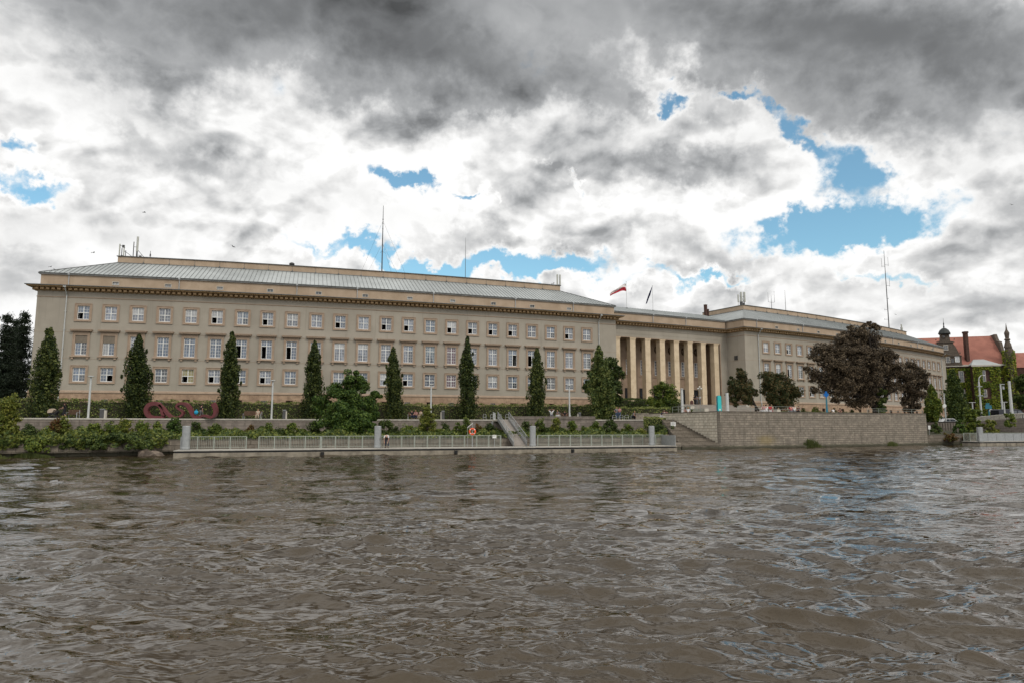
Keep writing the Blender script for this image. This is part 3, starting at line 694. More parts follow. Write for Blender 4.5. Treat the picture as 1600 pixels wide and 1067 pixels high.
for n, (idx, k, t, ch) in enumerate(order):
    w, a, b = ROWS[k]; zc_ = (a+b)/2
    if k == 'low' and ch == 'a': ch = 'n'
    mats_, opn = PAT[ch]
    if n < 100:
        sash = tmesh('sash_%s%s' % (k, opn), lambda: sash_mesh(k, opn), [M['white']])
        pane = tmesh('pane_%s_%s' % (k, ch), lambda: pane_mesh(k, mats_), [M[q] for q in mats_])
        spec = [('window', frames[k]), ('sash', sash), ('pane', pane)]
        if ch in 'zZ' and k == 'mid':      # outside roller blind pulled down over the top lights
            def blind_mb():
                q = MB(); q.box(-w/2+.01, w/2-.01, 0.03, 0.09, (b-a)*0.13, (b-a)/2)
                for i_ in range(9): q.box(-w/2+.01, w/2-.01, 0.022, 0.03, (b-a)*0.135+i_*(b-a)*0.04, (b-a)*0.135+i_*(b-a)*0.04+0.05)
                return q
            spec.append(('roller_blind', tmesh('roller_blind', blind_mb, [M['gbeige']])))
        place_window('window', spec, t, 0.0, zc_)
    else:
        c = Vector(F3(t, 0, zc_)); R = Matrix.Rotation(hd(t), 3, 'Z')
        for mbx, base in ((frame_mesh(k), 0), (sash_mesh(k, ''), 1)):
            rest.raw([tuple(c+R@Vector(v)) for v in mbx.v], mbx.f, base)
        pm = pane_mesh(k, (N_,)*4)
        rest.raw([tuple(c+R@Vector(v)) for v in pm.v], pm.f, {'n': 2, 'm': 2, 'o': 3, 'd': 3, 'w': 4}.get(ch, 2))
ro = rest.build('window', rest_m, bld); ro['kind'] = 'stuff'

# ---------------------------------------------------------------- pillared entrance between the wings
PO = -4.5; p0, p1 = WL[1], WR[0]; t_l, t_r = p0+0.02, p1-0.02
mb = MB()
tt = [t_l+(t_r-t_l)*i/18 for i in range(19)]
o0, o1 = 82.9, 108.75           # the opening of the porch
def band(mb, ta, tb, za, zb, off, thick, mi=0, n=10):
    ts = [ta+(tb-ta)*i/n for i in range(n+1)]
    A_ = [F3(t, off, za) for t in ts]; B_ = [F3(t, off, zb) for t in ts]; C1 = [F3(t, off-thick, zb) for t in ts]; D1 = [F3(t, off-thick, za) for t in ts]
    mb.loft(A_, B_, mi); mb.loft(B_, C1, mi); mb.loft(C1, D1, mi); mb.loft(D1, A_, mi)
    mb.face([A_[0], B_[0], C1[0], D1[0]], mi); mb.face([A_[-1], B_[-1], C1[-1], D1[-1]], mi)
band(mb, t_l, t_r, 18.62, 21.1, PO, 1.2, n=16)
band(mb, t_l, o0, 4.6, 18.62, PO, 1.2, n=2); band(mb, o1, t_r, 4.6, 18.62, PO, 1.2, n=2)
mb.build('entrance_wall', M['stucco'], bld)
mb = MB(); band(mb, t_l, t_r, 4.6, 21.0, -8.4, 0.5)
for t_ in (o0-0.02, o1+0.02): mb.face([F3(t_, PO-1.2, 4.6), F3(t_, -8.4, 4.6), F3(t_, -8.4, 18.6), F3(t_, PO-1.2, 18.6)])
band(mb, o0, o1, 15.35, 15.62, -8.28, 0.12); band(mb, o0, o1, 11.75, 11.95, -8.28, 0.12)
band(mb, o0, o1, 18.62, 18.8, PO-1.2, 2.7)
for j in range(9):
    t_ = 84.0-1.7+3.4*j
    if o0 < t_ < o1: pass
for j in range(8):
    t_ = 84.0+3.4*j
    band(mb, t_-0.45, t_+0.45, 6.45, 18.6, -8.15, 0.25, n=1)
mb.build('porch_wall', M['sand'], bld)
mb = MB(); band(mb, o0-0.10, o0+0.04, 4.6, 18.56, PO+0.06, 0.3, n=1); band(mb, o1-0.04, o1+0.12, 4.6, 18.56, PO+0.06, 0.3, n=1); band(mb, o0-0.1, o1+0.12, 18.56, 18.68, PO+0.07, 0.3)
mb.build('porch_moulding', M['sand'], bld)
mb = MB(); band(mb, o0-2, o1+2, 4.0, 6.40, PO+1.6, 5.4); mb.build('porch_floor', M['paving'], bld)
for j in range(8):
    t_ = 84.0+3.4*j; a = hd(t_); c = F(t_, PO-0.62)
    mb = MB(); wv = 1.16 if j not in (0,) else 1.1
    z = 6.40
    for hh in (2.0, 2.1, 2.1, 2.1, 2.1, 1.42):      # stone drums, each joint a fine groove
        mb.rbox((c[0], c[1], z+hh/2), wv, 1.15, hh-0.02, a); mb.rbox((c[0], c[1], z+hh-0.01), wv-0.03, 1.12, 0.02, a); z += hh
    pl = mb.build('pillar', M['pier'], bld)
    mb = MB(); mb.rbox((c[0], c[1], 18.32), wv+0.10, 1.25, 0.20, a); mb.rbox((c[0], c[1], 18.52), wv+0.22, 1.37, 0.20, a)
    k_ = mb.build('capital', M['pier'], pl, origin=bld['_o'])
# windows, doors and lanterns of the porch wall
def porch_parts():
    for j in range(8):
        t_ = 85.7+3.4*j
        if t_ > o1-0.4: continue
        w, h_ = 1.25, 2.85
        mb = MB()
        mb.box(-w/2, w/2, -0.02, 0.06, h_/2-0.08, h_/2); mb.box(-w/2, w/2, -0.02, 0.06, -h_/2, -h_/2+0.1); mb.box(-w/2, -w/2+0.08, -0.02, 0.06, -h_/2+0.1, h_/2-0.08); mb.box(w/2-0.08, w/2, -0.02, 0.06, -h_/2+0.1, h_/2-0.08)
        mb.box(-0.05, 0.05, -0.02, 0.06, -h_/2+0.1, h_/2-0.08)
        for q in range(1, 5): mb.box(-w/2+.08, -.05, -0.01, 0.05, -h_/2+h_*q/5-0.03, -h_/2+h_*q/5+0.03); mb.box(.05, w/2-.08, -0.01, 0.05, -h_/2+h_*q/5-0.03, -h_/2+h_*q/5+0.03)
        f = mb.build('f', M['white'], origin=(0, 0, 0)); m1 = f.data; bpy.data.objects.remove(f)
        mb = MB(); mb.box(-w/2+0.01, w/2-0.01, 0.03, 0.045, -h_/2+0.01, h_/2-0.01); f = mb.build('p', M['gnet'], origin=(0, 0, 0)); m2 = f.data; bpy.data.objects.remove(f)
        place_window('porch_window', [('w', m1), ('pane', m2)], t_, -8.32, 13.6)
        # door
        mb = MB(); mb.box(-0.95, 0.95, -0.05, 0.03, 3.0, 3.25); mb.box(-0.95, -0.8, -0.05, 0.03, 0, 3.0); mb.box(0.8, 0.95, -0.05, 0.03, 0, 3.0); mb.box(-0.8, -0.02, 0.0, 0.03, 0, 3.0); mb.box(0.02, 0.8, 0.0, 0.03, 0, 3.0)
        f = mb.build('p', M['black'], origin=(0, 0, 0)); m1 = f.data; bpy.data.objects.remove(f)
        mb = MB(); mb.box(-0.7, -0.12, -0.02, 0.0, 0.9, 2.8); mb.box(0.12, 0.7, -0.02, 0.0, 0.9, 2.8); f = mb.build('p', M['gdark'], origin=(0, 0, 0)); m2 = f.data; bpy.data.objects.remove(f)
        place_window('door', [('d', m1), ('pane', m2)], t_, -8.32, 6.4)
        # round wreath roundel under the ceiling
        mb = MB(); pts = [(0.46*cos(2*pi*q/16), -0.10, 0.62*sin(2*pi*q/16)) for q in range(17)]; mb.tube(pts, 0.13, 6); mb.box(-0.07, 0.07, -0.2, 0.1, -0.55, 0.5)
        f = mb.build('p', M['soffit'], origin=(0, 0, 0)); m1 = f.data; bpy.data.objects.remove(f)
        place_window('wall_roundel', [('d', m1)], t_, -8.38, 17.1)
porch_parts()
# its own cornice, attic and roof
PP = [F(t, PO) for t in tt]
mb = MB(); sweep(mb, PP, [(-0.02, 20.72), (0.10, 20.72), (0.10, 21.10), (0.95, 21.16), (1.05, 21.30), (1.05, 21.36), (-0.4, 21.44), (-0.4, 21.0), (-0.02, 21.0)]); mb.build('cornice', M['cornice'], bld)
mb = MB(); sweep(mb, PP, [(1.05, 21.30), (1.17, 21.33), (1.17, 21.42), (-0.3, 21.56), (-0.3, 21.44), (1.05, 21.37)]); mb.build('cornice_flashing', M['zincdark'], bld)
mb = MB(); t = t_l+0.3
while t < t_r: c = F(t, PO+0.37); mb.rbox((c[0], c[1], 20.95), 0.40, 0.60, 0.28, hd(t)); t += BAY/5
mb.build('dentil_band', M['cornice'], bld)
mb = MB(); sweep(mb, PP, [(-0.02, 20.0), (0.05, 20.0), (0.07, 20.08), (-0.02, 20.1)]); sweep(mb, PP, [(-0.02, 19.25), (0.03, 19.25), (0.03, 19.3), (-0.02, 19.3)]); mb.build('string_course', M['stucco'], bld)
mb = MB(); band(mb, t_l+0.1, t_r-0.1, 21.4, 23.02, PO-0.18, 0.4, n=14); mb.build('attic_wall', M['sandlight'], bld)
mb = MB(); sweep(mb, PP, [(-0.2, 22.98), (0.02, 23.0), (0.08, 23.10), (-0.2, 23.12)]); mb.build('attic_coping', M['zinclight'], bld)
mb = MB(); sweep(mb, PP, [(-0.3, 23.12), (0.10, 23.13), (0.12, 23.24), (-0.3, 23.28)]); mb.build('gutter', M['zincdark'], bld)
mb = MB(); rt = [p0-7+(p1-p0+14)*i/50 for i in range(51)]
e_ = [F3(t, PO+0.02, 23.25) for t in rt if p0-0.1 <= t <= p1+0.1]
g_ = [F3(t, PO-5.9, 25.25) for t in rt if p0-0.1 <= t <= p1+0.1]; h_2 = [F3(t, -22, 23.3) for t in rt if p0-0.1 <= t <= p1+0.1]
mb.loft(e_, g_); mb.loft(g_, h_2)
# fillets that run the low roof into the hips of the wings
rf = mb.build('roof', M['zinc'], bld)
mb = MB()
for i in range(1, 49):
    t = p0+(p1-p0)*i/49; a = Vector(F3(t, PO+0.02, 23.25)); b = Vector(F3(t, PO-5.9, 25.25)); d = b-a; Ld = d.length; d.normalize(); s = d.cross(Vector((0, 0, 1))).normalized(); n = s.cross(d)
    mb.obox((a+b)/2+n*0.02, s*0.015, d*(Ld/2), n*0.02)
mb.build('standing_seam', M['seamlight'], rf, origin=bld['_o'])
for t_ in (p0+11.5, p0+19.5):
    mb = MB(); mb.tube([F3(t_, PO+0.05, 23.2), F3(t_, PO-0.08, 22.9), F3(t_, PO-0.10, 21.5)], 0.06, 6); mb.rbox(F3(t_, PO+0.02, 23.12), 0.24, 0.2, 0.22, hd(t_)); mb.build('attic_drainpipe', M['zinclight'], bld)
# back wall of the middle
mb = MB(); mb.face([F3(p0, -22, 4), F3(p1, -22, 4), F3(p1, -22, 23.3), F3(p0, -22, 23.3)]); mb.build('wall', M['stucco'], bld)
# small vent in the flank of the right wing
mb = MB(); a = hd(p1); c = F(p1-0.05, -2.3); u = Vector((cos(a), sin(a), 0)); nn = Vector((-sin(a), cos(a), 0))
mb.obox((c[0], c[1], 15.75), u*0.04, nn*0.42, Vector((0, 0, 0.42))); 
for q in range(5): mb.obox((c[0]-0.05*u.x, c[1]-0.05*u.y, 15.45+0.15*q), u*0.02, nn*0.36, Vector((0, 0, 0.03)))
mb.build('wall_vent', M['darkgrey'], bld)
# brick chimneys and a round vent on the roof
def on_roof(px, off):
    best = None
    for i in range(-120, 4200):
        t = i*0.05; x, y = F(t, off); e = abs(xz(px, y, 27.5)[0]-x)
        if best is None or e < best[0]: best = (e, t, x, y)
    return best[1:]
for px, r, zt, nm in ((1103, 0.25, 28.0, 'chimney'), (1107, 0.12, 27.1, 'chimney')):
    t_, x, y = on_roof(px, -13.0); mb = MB()
    y_ = y; x_ = xz(px, y_, 25)[0]
    mb.rbox((x_, y_, (23.5+zt)/2), r*2, r*2, zt-23.5, hd(t_)); mb.rbox((x_, y_, zt+0.06), r*2.3, r*2.3, 0.14, hd(t_)); mb.rbox((x_, y_, zt-0.3), r*2.15, r*2.15, 0.1, hd(t_))
    mb.build(nm, M['brickred'], bld)
t_, x, y = on_roof(456, -6.9); mb = MB(); mb.lathe([(0.32, 0), (0.32, 0.12), (0.42, 0.14), (0.40, 0.34), (0.22, 0.46), (0.02, 0.5)], (x, y, 27.52), 12); mb.build('roof_vent', M['darkgrey'], bld, smooth=True)

# ================================================================== masts, aerials and flags on the roof
def mast(px, ytop, off, name, label, cat, rad=0.06, zb=27.5, fn=None, grp=None, pxb=None):
    t_, x, y = on_roof(pxb or px, off); zt = at(px, ytop, y)[2]
    x = xz(pxb or px, y, zb)[0]
    o = thing(name, label, cat, (x, y, zb), grp); mb = MB(); mb.tube([(x, y, zb-0.1), (x, y, zb+(zt-zb)*0.5), (x, y, zt)], [rad, rad*0.8, rad*0.35], 6); mb.rbox((x, y, zb+0.05), 0.4, 0.4, 0.12, 0.3)
    mb.build('pole', M['darkgrey'], o)
    if fn: fn(o, x, y, zb, zt)
    return o
def guys(o, x, y, zb, zt):
    for dx_, fz, k in ((-3.4, 0.78, 1), (-2.4, 0.45, 1), (1.6, 0.45, 1), (2.6, 0.45, 1), (3.9, 0.78, -1)):
        mb = MB(); z = zb+(zt-zb)*fz; mb.tube([(x, y, z), (x+dx_, y+dx_*0.3+k*0.4, zb)], 0.012, 4); mb.build('guy_wire', M['darkgrey'], o)
    mb = MB()
    for fz in (0.33, 0.66, 0.74, 0.80): mb.lathe([(0.10, -0.06), (0.10, 0.06)], (x, y, zb+(zt-zb)*fz), 8)
    mb.tube([(x-0.35, y, zb+(zt-zb)*0.31), (x, y, zb+(zt-zb)*.34), (x+0.35, y, zb+(zt-zb)*0.31)], 0.02, 4)
    mb.build('collar', M['darkgrey'], o)
mast(598, 322, -9, 'radio_mast', 'tall guyed radio mast, highest on the left wing roof', 'mast', 0.11, fn=guys, pxb=596.5)
mast(727, 372, -9, 'whip_aerial', 'thin whip aerial alone on the left wing roof, right of the guyed mast', 'aerial', 0.055)
def fork(o, x, y, zb, zt):
    mb = MB(); z = zb+(zt-zb)*0.56; a = 0.35
    for s, top in ((-1, zt+0.6), (1, zt+1.0)): mb.tube([(x, y, z), (x+s*0.85*cos(a), y+s*0.85*sin(a), z+0.05), (x+s*0.85*cos(a), y+s*0.85*sin(a), top)], [0.04, 0.04, 0.02], 5)
    mb.build('dipole', M['darkgrey'], o)
mast(1205, 462, -9, 'forked_aerial', 'forked aerial with two upright rods on the right wing roof', 'aerial', 0.06, fn=fork, pxb=1206)
mast(1225, 454, -9, 'whip_aerial', 'thin straight whip aerial on the right wing roof beside the forked one', 'aerial', 0.055, pxb=1228)
def dipoles(o, x, y, zb, zt):
    H = zt-zb
    for fz, s, L in ((0.80, -1, 1.0), (0.82, 1, 1.1), (0.56, 1, 1.1), (0.40, 1, 0.5), (0.26, -1, 1.0), (0.14, -1, 1.2)):
        z = zb+H*fz; mb = MB(); x2 = x+s*L; mb.tube([(x, y, z), (x2, y+s*0.3, z)], 0.035, 5)
        if fz > 0.5: mb.tube([(x2, y+s*.3, z-0.25), (x2, y+s*.3, z+2.2)], 0.035, 5)
        else: mb.tube([(x2, y+s*.3, z-0.2), (x2, y+s*.3, z+0.2)], 0.03, 5)
        mb.build('dipole', M['darkgrey'], o)
mast(1382, 392, -9, 'radio_mast', 'tallest radio mast with side dipoles, on the right wing roof', 'mast', 0.13, fn=dipoles, pxb=1389.5)
def panels(px, off, name, label, lst, dark=True):
    t_, x, y = on_roof(px, off); o = thing(name, label, 'antenna', (x, y, 27.5)); a = hd(t_)
    for dx_, z0, z1, w, m_ in lst:
        c = (x+dx_*cos(a), y+dx_*sin(a)); mb = MB()
        if m_ == 'panel':
            mb.rbox((c[0], c[1], 27.5+(z0+z1)/2), w, w*0.6, z1-z0, a); mb.rbox((c[0], c[1]-0.05, 27.5+(z0+z1)/2), w*0.7, w*0.75, z1-z0-0.2, a); mb.tube([(c[0], c[1]+w*.5, 27.4), (c[0], c[1]+w*.5, 27.5+z1-0.3)], 0.05, 6)
            mb.build('antenna_panel', M['panel'], o)
        elif m_ == 'rod': mb.tube([(c[0], c[1], 27.5+z0), (c[0], c[1], 27.5+z1)], w, 6); mb.build('rod', M['darkgrey'], o)
        elif m_ == 'white_rod': mb.tube([(c[0], c[1], 27.5+z0), (c[0], c[1], 27.5+z1)], w, 8); mb.build('radome', M['panel'], o)
        elif m_ == 'bar': mb.tube([(c[0], c[1], 27.5+z0), (c[0]+w*cos(a), c[1]+w*sin(a), 27.5+z1)], 0.035, 5); mb.build('strut', M['darkgrey'], o)
        elif m_ == 'box': mb.rbox((c[0], c[1], 27.5+(z0+z1)/2), w, w*.8, z1-z0, a); mb.rbox((c[0], c[1], 27.5+z0-0.04), w*1.2, w, 0.08, a); mb.build('equipment_box', M['darkgrey'], o)
    return o
panels(186, -8, 'antenna_cluster', 'cluster of slim upright antennas at the left corner of the roof', [(0, 0, 2.15, 0.17, 'panel'), (0.32, 0.1, 1.5, 0.06, 'rod'), (0.6, 0, 2.0, 0.14, 'panel'), (0.85, 0, 1.2, 0.05, 'rod'), (0, 1.9, 1.9, 0.7, 'bar'), (0.55, 1.2, 0.0, 1.6, 'bar'), (0.5, 1.7, 2.0, 0.3, 'box'), (0.4, 0, 0.4, 0.35, 'box')])
panels(213.5, -8, 'antenna_mast', 'thick pale antenna tube with a slanting brace, near the left roof corner', [(0, 0, 1.2, 0.11, 'rod'), (0, 1.1, 3.4, 0.16, 'white_rod'), (-0.5, 0, 2.6, 0.06, 'rod'), (-0.5, 1.8, 1.8, 0.5, 'bar'), (0.05, 1.4, 0.0, 1.2, 'bar'), (0.0, 0.55, 0.55, 0.7, 'bar'), (0.5, 0, 0.45, 0.3, 'box')])
panels(234.5, -8, 'whip_aerial', 'short stubby whip aerial by the antennas at the left roof corner', [(0, 0, 1.3, 0.035, 'rod'), (0, 0.55, 0.85, 0.16, 'box')])
panels(872, -8, 'panel_antenna', 'pair of pale panel antennas at the right end of the left wing roof', [(-0.12, 0.2, 2.3, 0.26, 'panel'), (0.42, 0.2, 2.3, 0.26, 'panel'), (-0.9, 0, 0.8, 0.03, 'rod'), (-1.3, 0, 0.6, 0.03, 'rod'), (-1.3, 0.4, 0.7, 0.6, 'bar'), (0.1, 0, 0.4, 0.4, 'box')])
panels(1158, -8, 'panel_antenna', 'three pale panel antennas on a dark frame at the near right wing corner', [(0.1, 0.9, 3.0, 0.42, 'panel'), (1.1, 1.0, 3.1, 0.42, 'panel'), (-0.8, 0.8, 2.4, 0.28, 'panel'), (-0.8, 2.1, 2.1, 1.8, 'bar'), (-0.8, 1.0, 1.0, 1.8, 'bar'), (0.1, 0, 0.9, 0.5, 'box'), (0.9, 0, 0.8, 0.3, 'box'), (0.1, 0.9, 0.0, 1.2, 'bar'), (0.3, 1.9, 0.6, 0.8, 'bar')])
panels(1409, -8, 'panel_antenna', 'small cluster of panel antennas at the far end of the right wing roof', [(0, 0.3, 2.2, 0.35, 'panel'), (0.5, 0.2, 1.4, 0.3, 'panel'), (-0.6, 0, 1.3, 0.05, 'rod'), (-0.6, 0.9, 0.9, 1.0, 'bar'), (0.2, 0, 0.5, 0.5, 'box')])

# flags
def flagpole(px, ytop, label):
    t_, x, y = on_roof(px, PO-5.0); zb = 24.9; zt = at(px, ytop, y)[2]; x = xz(px, y, zb)[0]
    o = thing('flagpole', label, 'flagpole', (x, y, zb), 'flagpoles on the entrance roof'); mb = MB(); mb.tube([(x, y, zb-0.2), (x, y, zt)], [0.05, 0.03], 6); mb.sphere((x, y, zt+0.05), 0.08, 8); mb.build('pole', M['pole'], o)
    mb = MB(); mb.rbox((x, y, zb), 0.3, 0.3, 0.3, 0); mb.build('base', M['darkgrey'], o)
    return x, y, zb, zt
x, y, zb, zt = flagpole(979.3, 441, 'flagpole carrying the white and red flag')
mb = MB(); nx, nz = 22, 10; G = []
for i in range(nx+1):
    s = i/nx; hgt = 1.55*(1-0.72*s**0.8)
    xx = x-0.08-3.1*s; yy = y-0.3*sin(s*7)*s; zt_ = zt-0.30-2.05*s**1.35+0.05*sin(s*9)
    G.append([(xx+0.06*sin(j*0.9+s*5), yy+0.12*sin(j*0.8+s*6), zt_-hgt*j/nz) for j in range(nz+1)])
for i in range(nx):
    for j in range(nz): mb.face([G[i][j], G[i+1][j], G[i+1][j+1], G[i][j+1]], 0 if j < nz//2 else 1)
fo = mb.build('flag', [M['flagwhite'], M['flagred']], origin=(x, y, zt-0.5), smooth=True); sm = fo.modifiers.new('cloth_thickness', 'SOLIDIFY'); sm.thickness = 0.015
tag(fo, 'white over red flag blowing out to the left of its pole', 'flag')
x, y, zb, zt = flagpole(1020.3, 447, 'flagpole carrying the limp dark blue flag')
mb = MB(); G = []
for i in range(13):
    s = i/12; w = 0.10+0.30*sin(pi*min(1, s*1.1)*0.8); xx = x-0.10-1.15*s; zz = zt-0.25-3.3*s
    G.append([(xx+w*(j/6-0.5), y-0.12*sin(j*2.1+s*4)*1.0, zz+0.25*(j/6-0.5)) for j in range(7)])
for i in range(12):
    for j in range(6): mb.face([G[i][j], G[i+1][j], G[i+1][j+1], G[i][j+1]])
fo = mb.build('flag', M['navy'], origin=(x, y, zt-0.5), smooth=True); sm = fo.modifiers.new('cloth_thickness', 'SOLIDIFY'); sm.thickness = 0.03
tag(fo, 'dark blue flag hanging furled and narrow from its pole', 'flag')

# ================================================================== ground, quays and water
rng = np.random.default_rng(11); random.seed(5)
CEN = (X0-sin(A0)/K0, Y0+cos(A0)/K0)
def toff(x, y):
    dx_, dy_ = x-CEN[0], y-CEN[1]; return (atan2(dx_, -dy_)-A0)/K0, math.hypot(dx_, dy_)-1/K0
def interp(chain, px):
    xs = [c[0] for c in chain]; ys = [c[1] for c in chain]; return float(np.interp(px, xs, ys))
LEDGE = [(-400, 60), (-60, 68), (30, 71.5), (160, 75), (262, 78), (370, 81), (500, 84.5), (640, 88), (730, 90), (800, 91), (930, 91.5), (1049, 89.5)]
LOW = [(-400, 50), (-80, 54), (20, 56.8), (100, 58.3), (200, 60.3), (270, 62.3), (500, 67), (800, 72), (1057, 76.5)]
LZ = 3.42
def ledge(px, inward=0.0, z=LZ):
    Y = interp(LEDGE, px)+inward; return xz(px, Y, z)
def dens_chain(chain, step=25):
    out = []; a, b = chain[0][0], chain[-1][0]; n = int((b-a)/step)
    return [a+(b-a)*i/n for i in range(n+1)]
def smooth(a, b, x):
    k = min(1, max(0, (x-a)/(b-a))); return k*k*(3-2*k)
def gz(x, y, base=LZ):
    t, o = toff(x, y); k = smooth(9.5, 0.5, o); top = 5.25
    return base+(top-base)*k
# patch A: promenade strip and lawn
pxs = dens_chain(LEDGE, 12)
PA = [ledge(p) for p in pxs]
tA = [-95+(85+95)*((i/(len(pxs)-1))**0.95) for i in range(len(pxs))]
mbp = MB(); mbl = MB()
def strip(P, T, k0, k1, n, base, mb, zo=0.0, gzf=gz):
    """sheet between fractions k0..k1 of the way from the bank to the facade line"""
    rows = []
    for r in range(n+1):
        k = k0+(k1-k0)*r/n; row = []
        for p, t in zip(P, T):
            q = F(t, 0); x = p[0]+(q[0]-p[0])*k; y = p[1]+(q[1]-p[1])*k; row.append((x, y, gzf(x, y, base)+zo))
        rows.append(row)
    for a, b in zip(rows[:-1], rows[1:]): mb.loft(a, b)
for i in range(len(PA)):      # keep the matching facade points square to the bank
    tA[i] = toff(PA[i][0], PA[i][1])[0]
strip(PA, tA, 0.0, 0.36, 3, LZ, mbp); struct(mbp.build('promenade', M['paving']))
strip(PA, tA, 0.36, 1.02, 8, LZ, mbl); struct(mbl.build('lawn', M['lawn']))
# bastion plateau
BC = (23.6, 77.9); BE = (56.3, 93.4); BT = (20.5, 88.2); BZ = 4.06
fd = Vector((BT[0]-BC[0], BT[1]-BC[1])); fd.normalize(); BB = (BC[0]+fd.x*22, BC[1]+fd.y*22)
bchain = [BB, BT, ((BT[0]+BC[0])/2, (BT[1]+BC[1])/2), BC]+[(BC[0]+(BE[0]-BC[0])*i/8, BC[1]+(BE[1]-BC[1])*i/8) for i in range(1, 9)]+[(57.2, 97.0), (60, 105), (66, 116)]
PB_ = [p+(BZ,) for p in bchain]; TB = [max(81, min(172, toff(*p)[0])) for p in bchain]
TB = [84, 86, 88, 90]+[92+i*6.5 for i in range(1, 9)]+[146, 150, 153]
mbp = MB(); strip(PB_, TB, 0, 0.30, 2, BZ, mbp); struct(mbp.build('bastion_terrace', M['paving']))
def gz2(x, y, base):
    t, o = toff(x, y); return base+(5.5-base)*smooth(16, 0.5, o)
mbl = MB(); strip(PB_, TB, 0.30, 1.02, 8, BZ, mbl, 0.0, gz2); struct(mbl.build('lawn', M['lawn']))
# right bank street level
RB = [(1452, 112), (1500, 110), (1560, 109), (1600, 107), (1700, 104), (1900, 99), (2300, 92)]
PC = [xz(p, Y, 3.3) for p, Y in RB]
mb = MB(); back = [(PC[0][0]+14, 235, 3.5)]+[(p[0]*1.9, p[1]*2.1, 3.5) for p in PC[1:]]
mb.loft(PC, back); mb.face([PC[0], (62, 113, 3.45), (100, 172, 5.2), (125, 240, 3.5), back[0]])
struct(mb.build('road', M['asphalt']))
# distant ground sheet out to the horizon
mb = MB(); inner = [F3(t, 1.0, 3.2) for t in range(-110, 206, 12)]
inner = [(p[0], p[1], 3.2) for p in inner]; inner = [(-220, 66, 3.2)]+inner+[(170, 215, 3.2), (420, 190, 3.2)]
outer = []
for p in inner: d = Vector((p[0], p[1]-60)); d.normalize(); outer.append((p[0]+d.x*5000, p[1]+abs(d.y)*5000+10, 3.2))
mb.loft(inner, outer); struct(mb.build('ground', M['lawn']))

# low quay wall along the water with its planted shelf
lp = dens_chain(LOW, 20)
Wf = [xz(p, interp(LOW, p), 1.3)[:2] for p in lp]
mb = MB(); sweep(mb, Wf, [(0.0, 0.34), (0.0, 1.30), (-0.9, 1.30), (-0.9, -1.5), (-0.35, -1.5), (-0.35, 0.34)])
tag(mb.build('quay_wall', M['quay'], uv=True), 'low weathered stone quay wall at the waterline below the bushes on the left', 'quay wall')
mb = MB(); shelf_b = [ledge(p, 0.05, 1.72) for p in lp if p <= 1049]; a = [q+(1.26,) for q in offs(Wf, -0.6)][:len(shelf_b)]
mid_ = [((a_[0]+b_[0])/2, (a_[1]+b_[1])/2, 1.42+0.08*sin(i*1.7)) for i, (a_, b_) in enumerate(zip(a, shelf_b))]
mb.loft(a, mid_); mb.loft(mid_, shelf_b); struct(mb.build('planted_shelf', M['soil']))
def ground_cover():
    g = np.random.default_rng(77); n = 34000; px = -70+g.random(n)*1112; k = g.random(n)**0.8
    nz = np.sin(px*.11)+np.sin(px*.047+2)+.6*np.sin(px*.31); keep = (nz+1.2*g.random(n)) > -1.3; px = px[keep]; k = k[keep]; nz = nz[keep]; n = len(px)
    yl = np.interp(px, [c[0] for c in LOW], [c[1] for c in LOW])-0.12; yh = np.interp(px, [c[0] for c in LEDGE], [c[1] for c in LEDGE]); k2 = k.copy(); hang = (g.random(n) < 0.16) & (px < 262)
    k2[hang] = 0.0; Y = yl+(yh-yl-.1)*k2; h_ = (0.10+0.40*g.random(n)*(1+0.5*nz)).clip(0.03, 1.1); z = 1.30+0.36*k2+h_; z[hang] = 1.40-(0.60*g.random(hang.sum())**1.3)*(0.6+0.4*nz[hang]).clip(0.15, 1.2)
    d = Y*cos(TH)+(z-CAMH)*sin(TH); X = (px-800)/FPX*d; P = np.stack([X, Y-0.05*hang, z], 1)
    N_ = g.normal(size=(n, 3)); N_[:, 2] += 0.6; N_[:, 1] -= 0.4; N_ /= np.linalg.norm(N_, axis=1)[:, None]; T = g.normal(size=(n, 3)); T -= (T*N_).sum(1)[:, None]*N_; T /= np.linalg.norm(T, axis=1)[:, None]; B = np.cross(N_, T); s = (0.09+0.12*g.random(n))[:, None]
    q = np.stack([P-T*s, P+B*s*.6, P+T*s, P-B*s*.6], 1).reshape(-1, 3); me = bpy.data.meshes.new('undergrowth'); me.from_pydata(q.tolist(), [], [(4*i, 4*i+1, 4*i+2, 4*i+3) for i in range(n)]); me.materials.append(M['cover'])
    o = bpy.data.objects.new('undergrowth', me); C.objects.link(o); o['kind'] = 'stuff'; o['label'] = 'low green undergrowth covering the shelf between the two walls'; o['category'] = 'undergrowth'
ground_cover()
# promenade retaining wall
lp2 = [p for p in dens_chain(LEDGE, 20) if p < 799]+[799]
Lf = [ledge(p)[:2] for p in lp2]
mb = MB(); sweep(mb, Lf, [(0.0, 1.3), (0.0, LZ-0.13), (-0.6, LZ-0.13), (-0.6, 1.3)]); w = thing('retaining_wall', 'long grey retaining wall of the promenade, left of the gangway', 'retaining wall', (Lf[0][0], Lf[0][1], 1.3))
mb.build('wall', M['ledge'], w, uv=True)
mb = MB(); sweep(mb, Lf, [(0.07, LZ-0.13), (0.07, LZ+0.02), (-0.65, LZ+0.02), (-0.65, LZ-0.13)]); mb.build('capstone', M['capstone'], w)
Lr = [ledge(p)[:2] for p in (799, 830, 865, 900, 930)]
mb = MB(); sweep(mb, Lr, [(0.05, 1.3), (0.05, 3.50), (-0.7, 3.50), (-0.7, 1.3)]); w = thing('retaining_wall', 'taller retaining wall with a thick pale cap, just right of the gangway', 'retaining wall', (Lr[0][0], Lr[0][1], 1.3))
mb.build('wall', M['ledge'], w, uv=True)
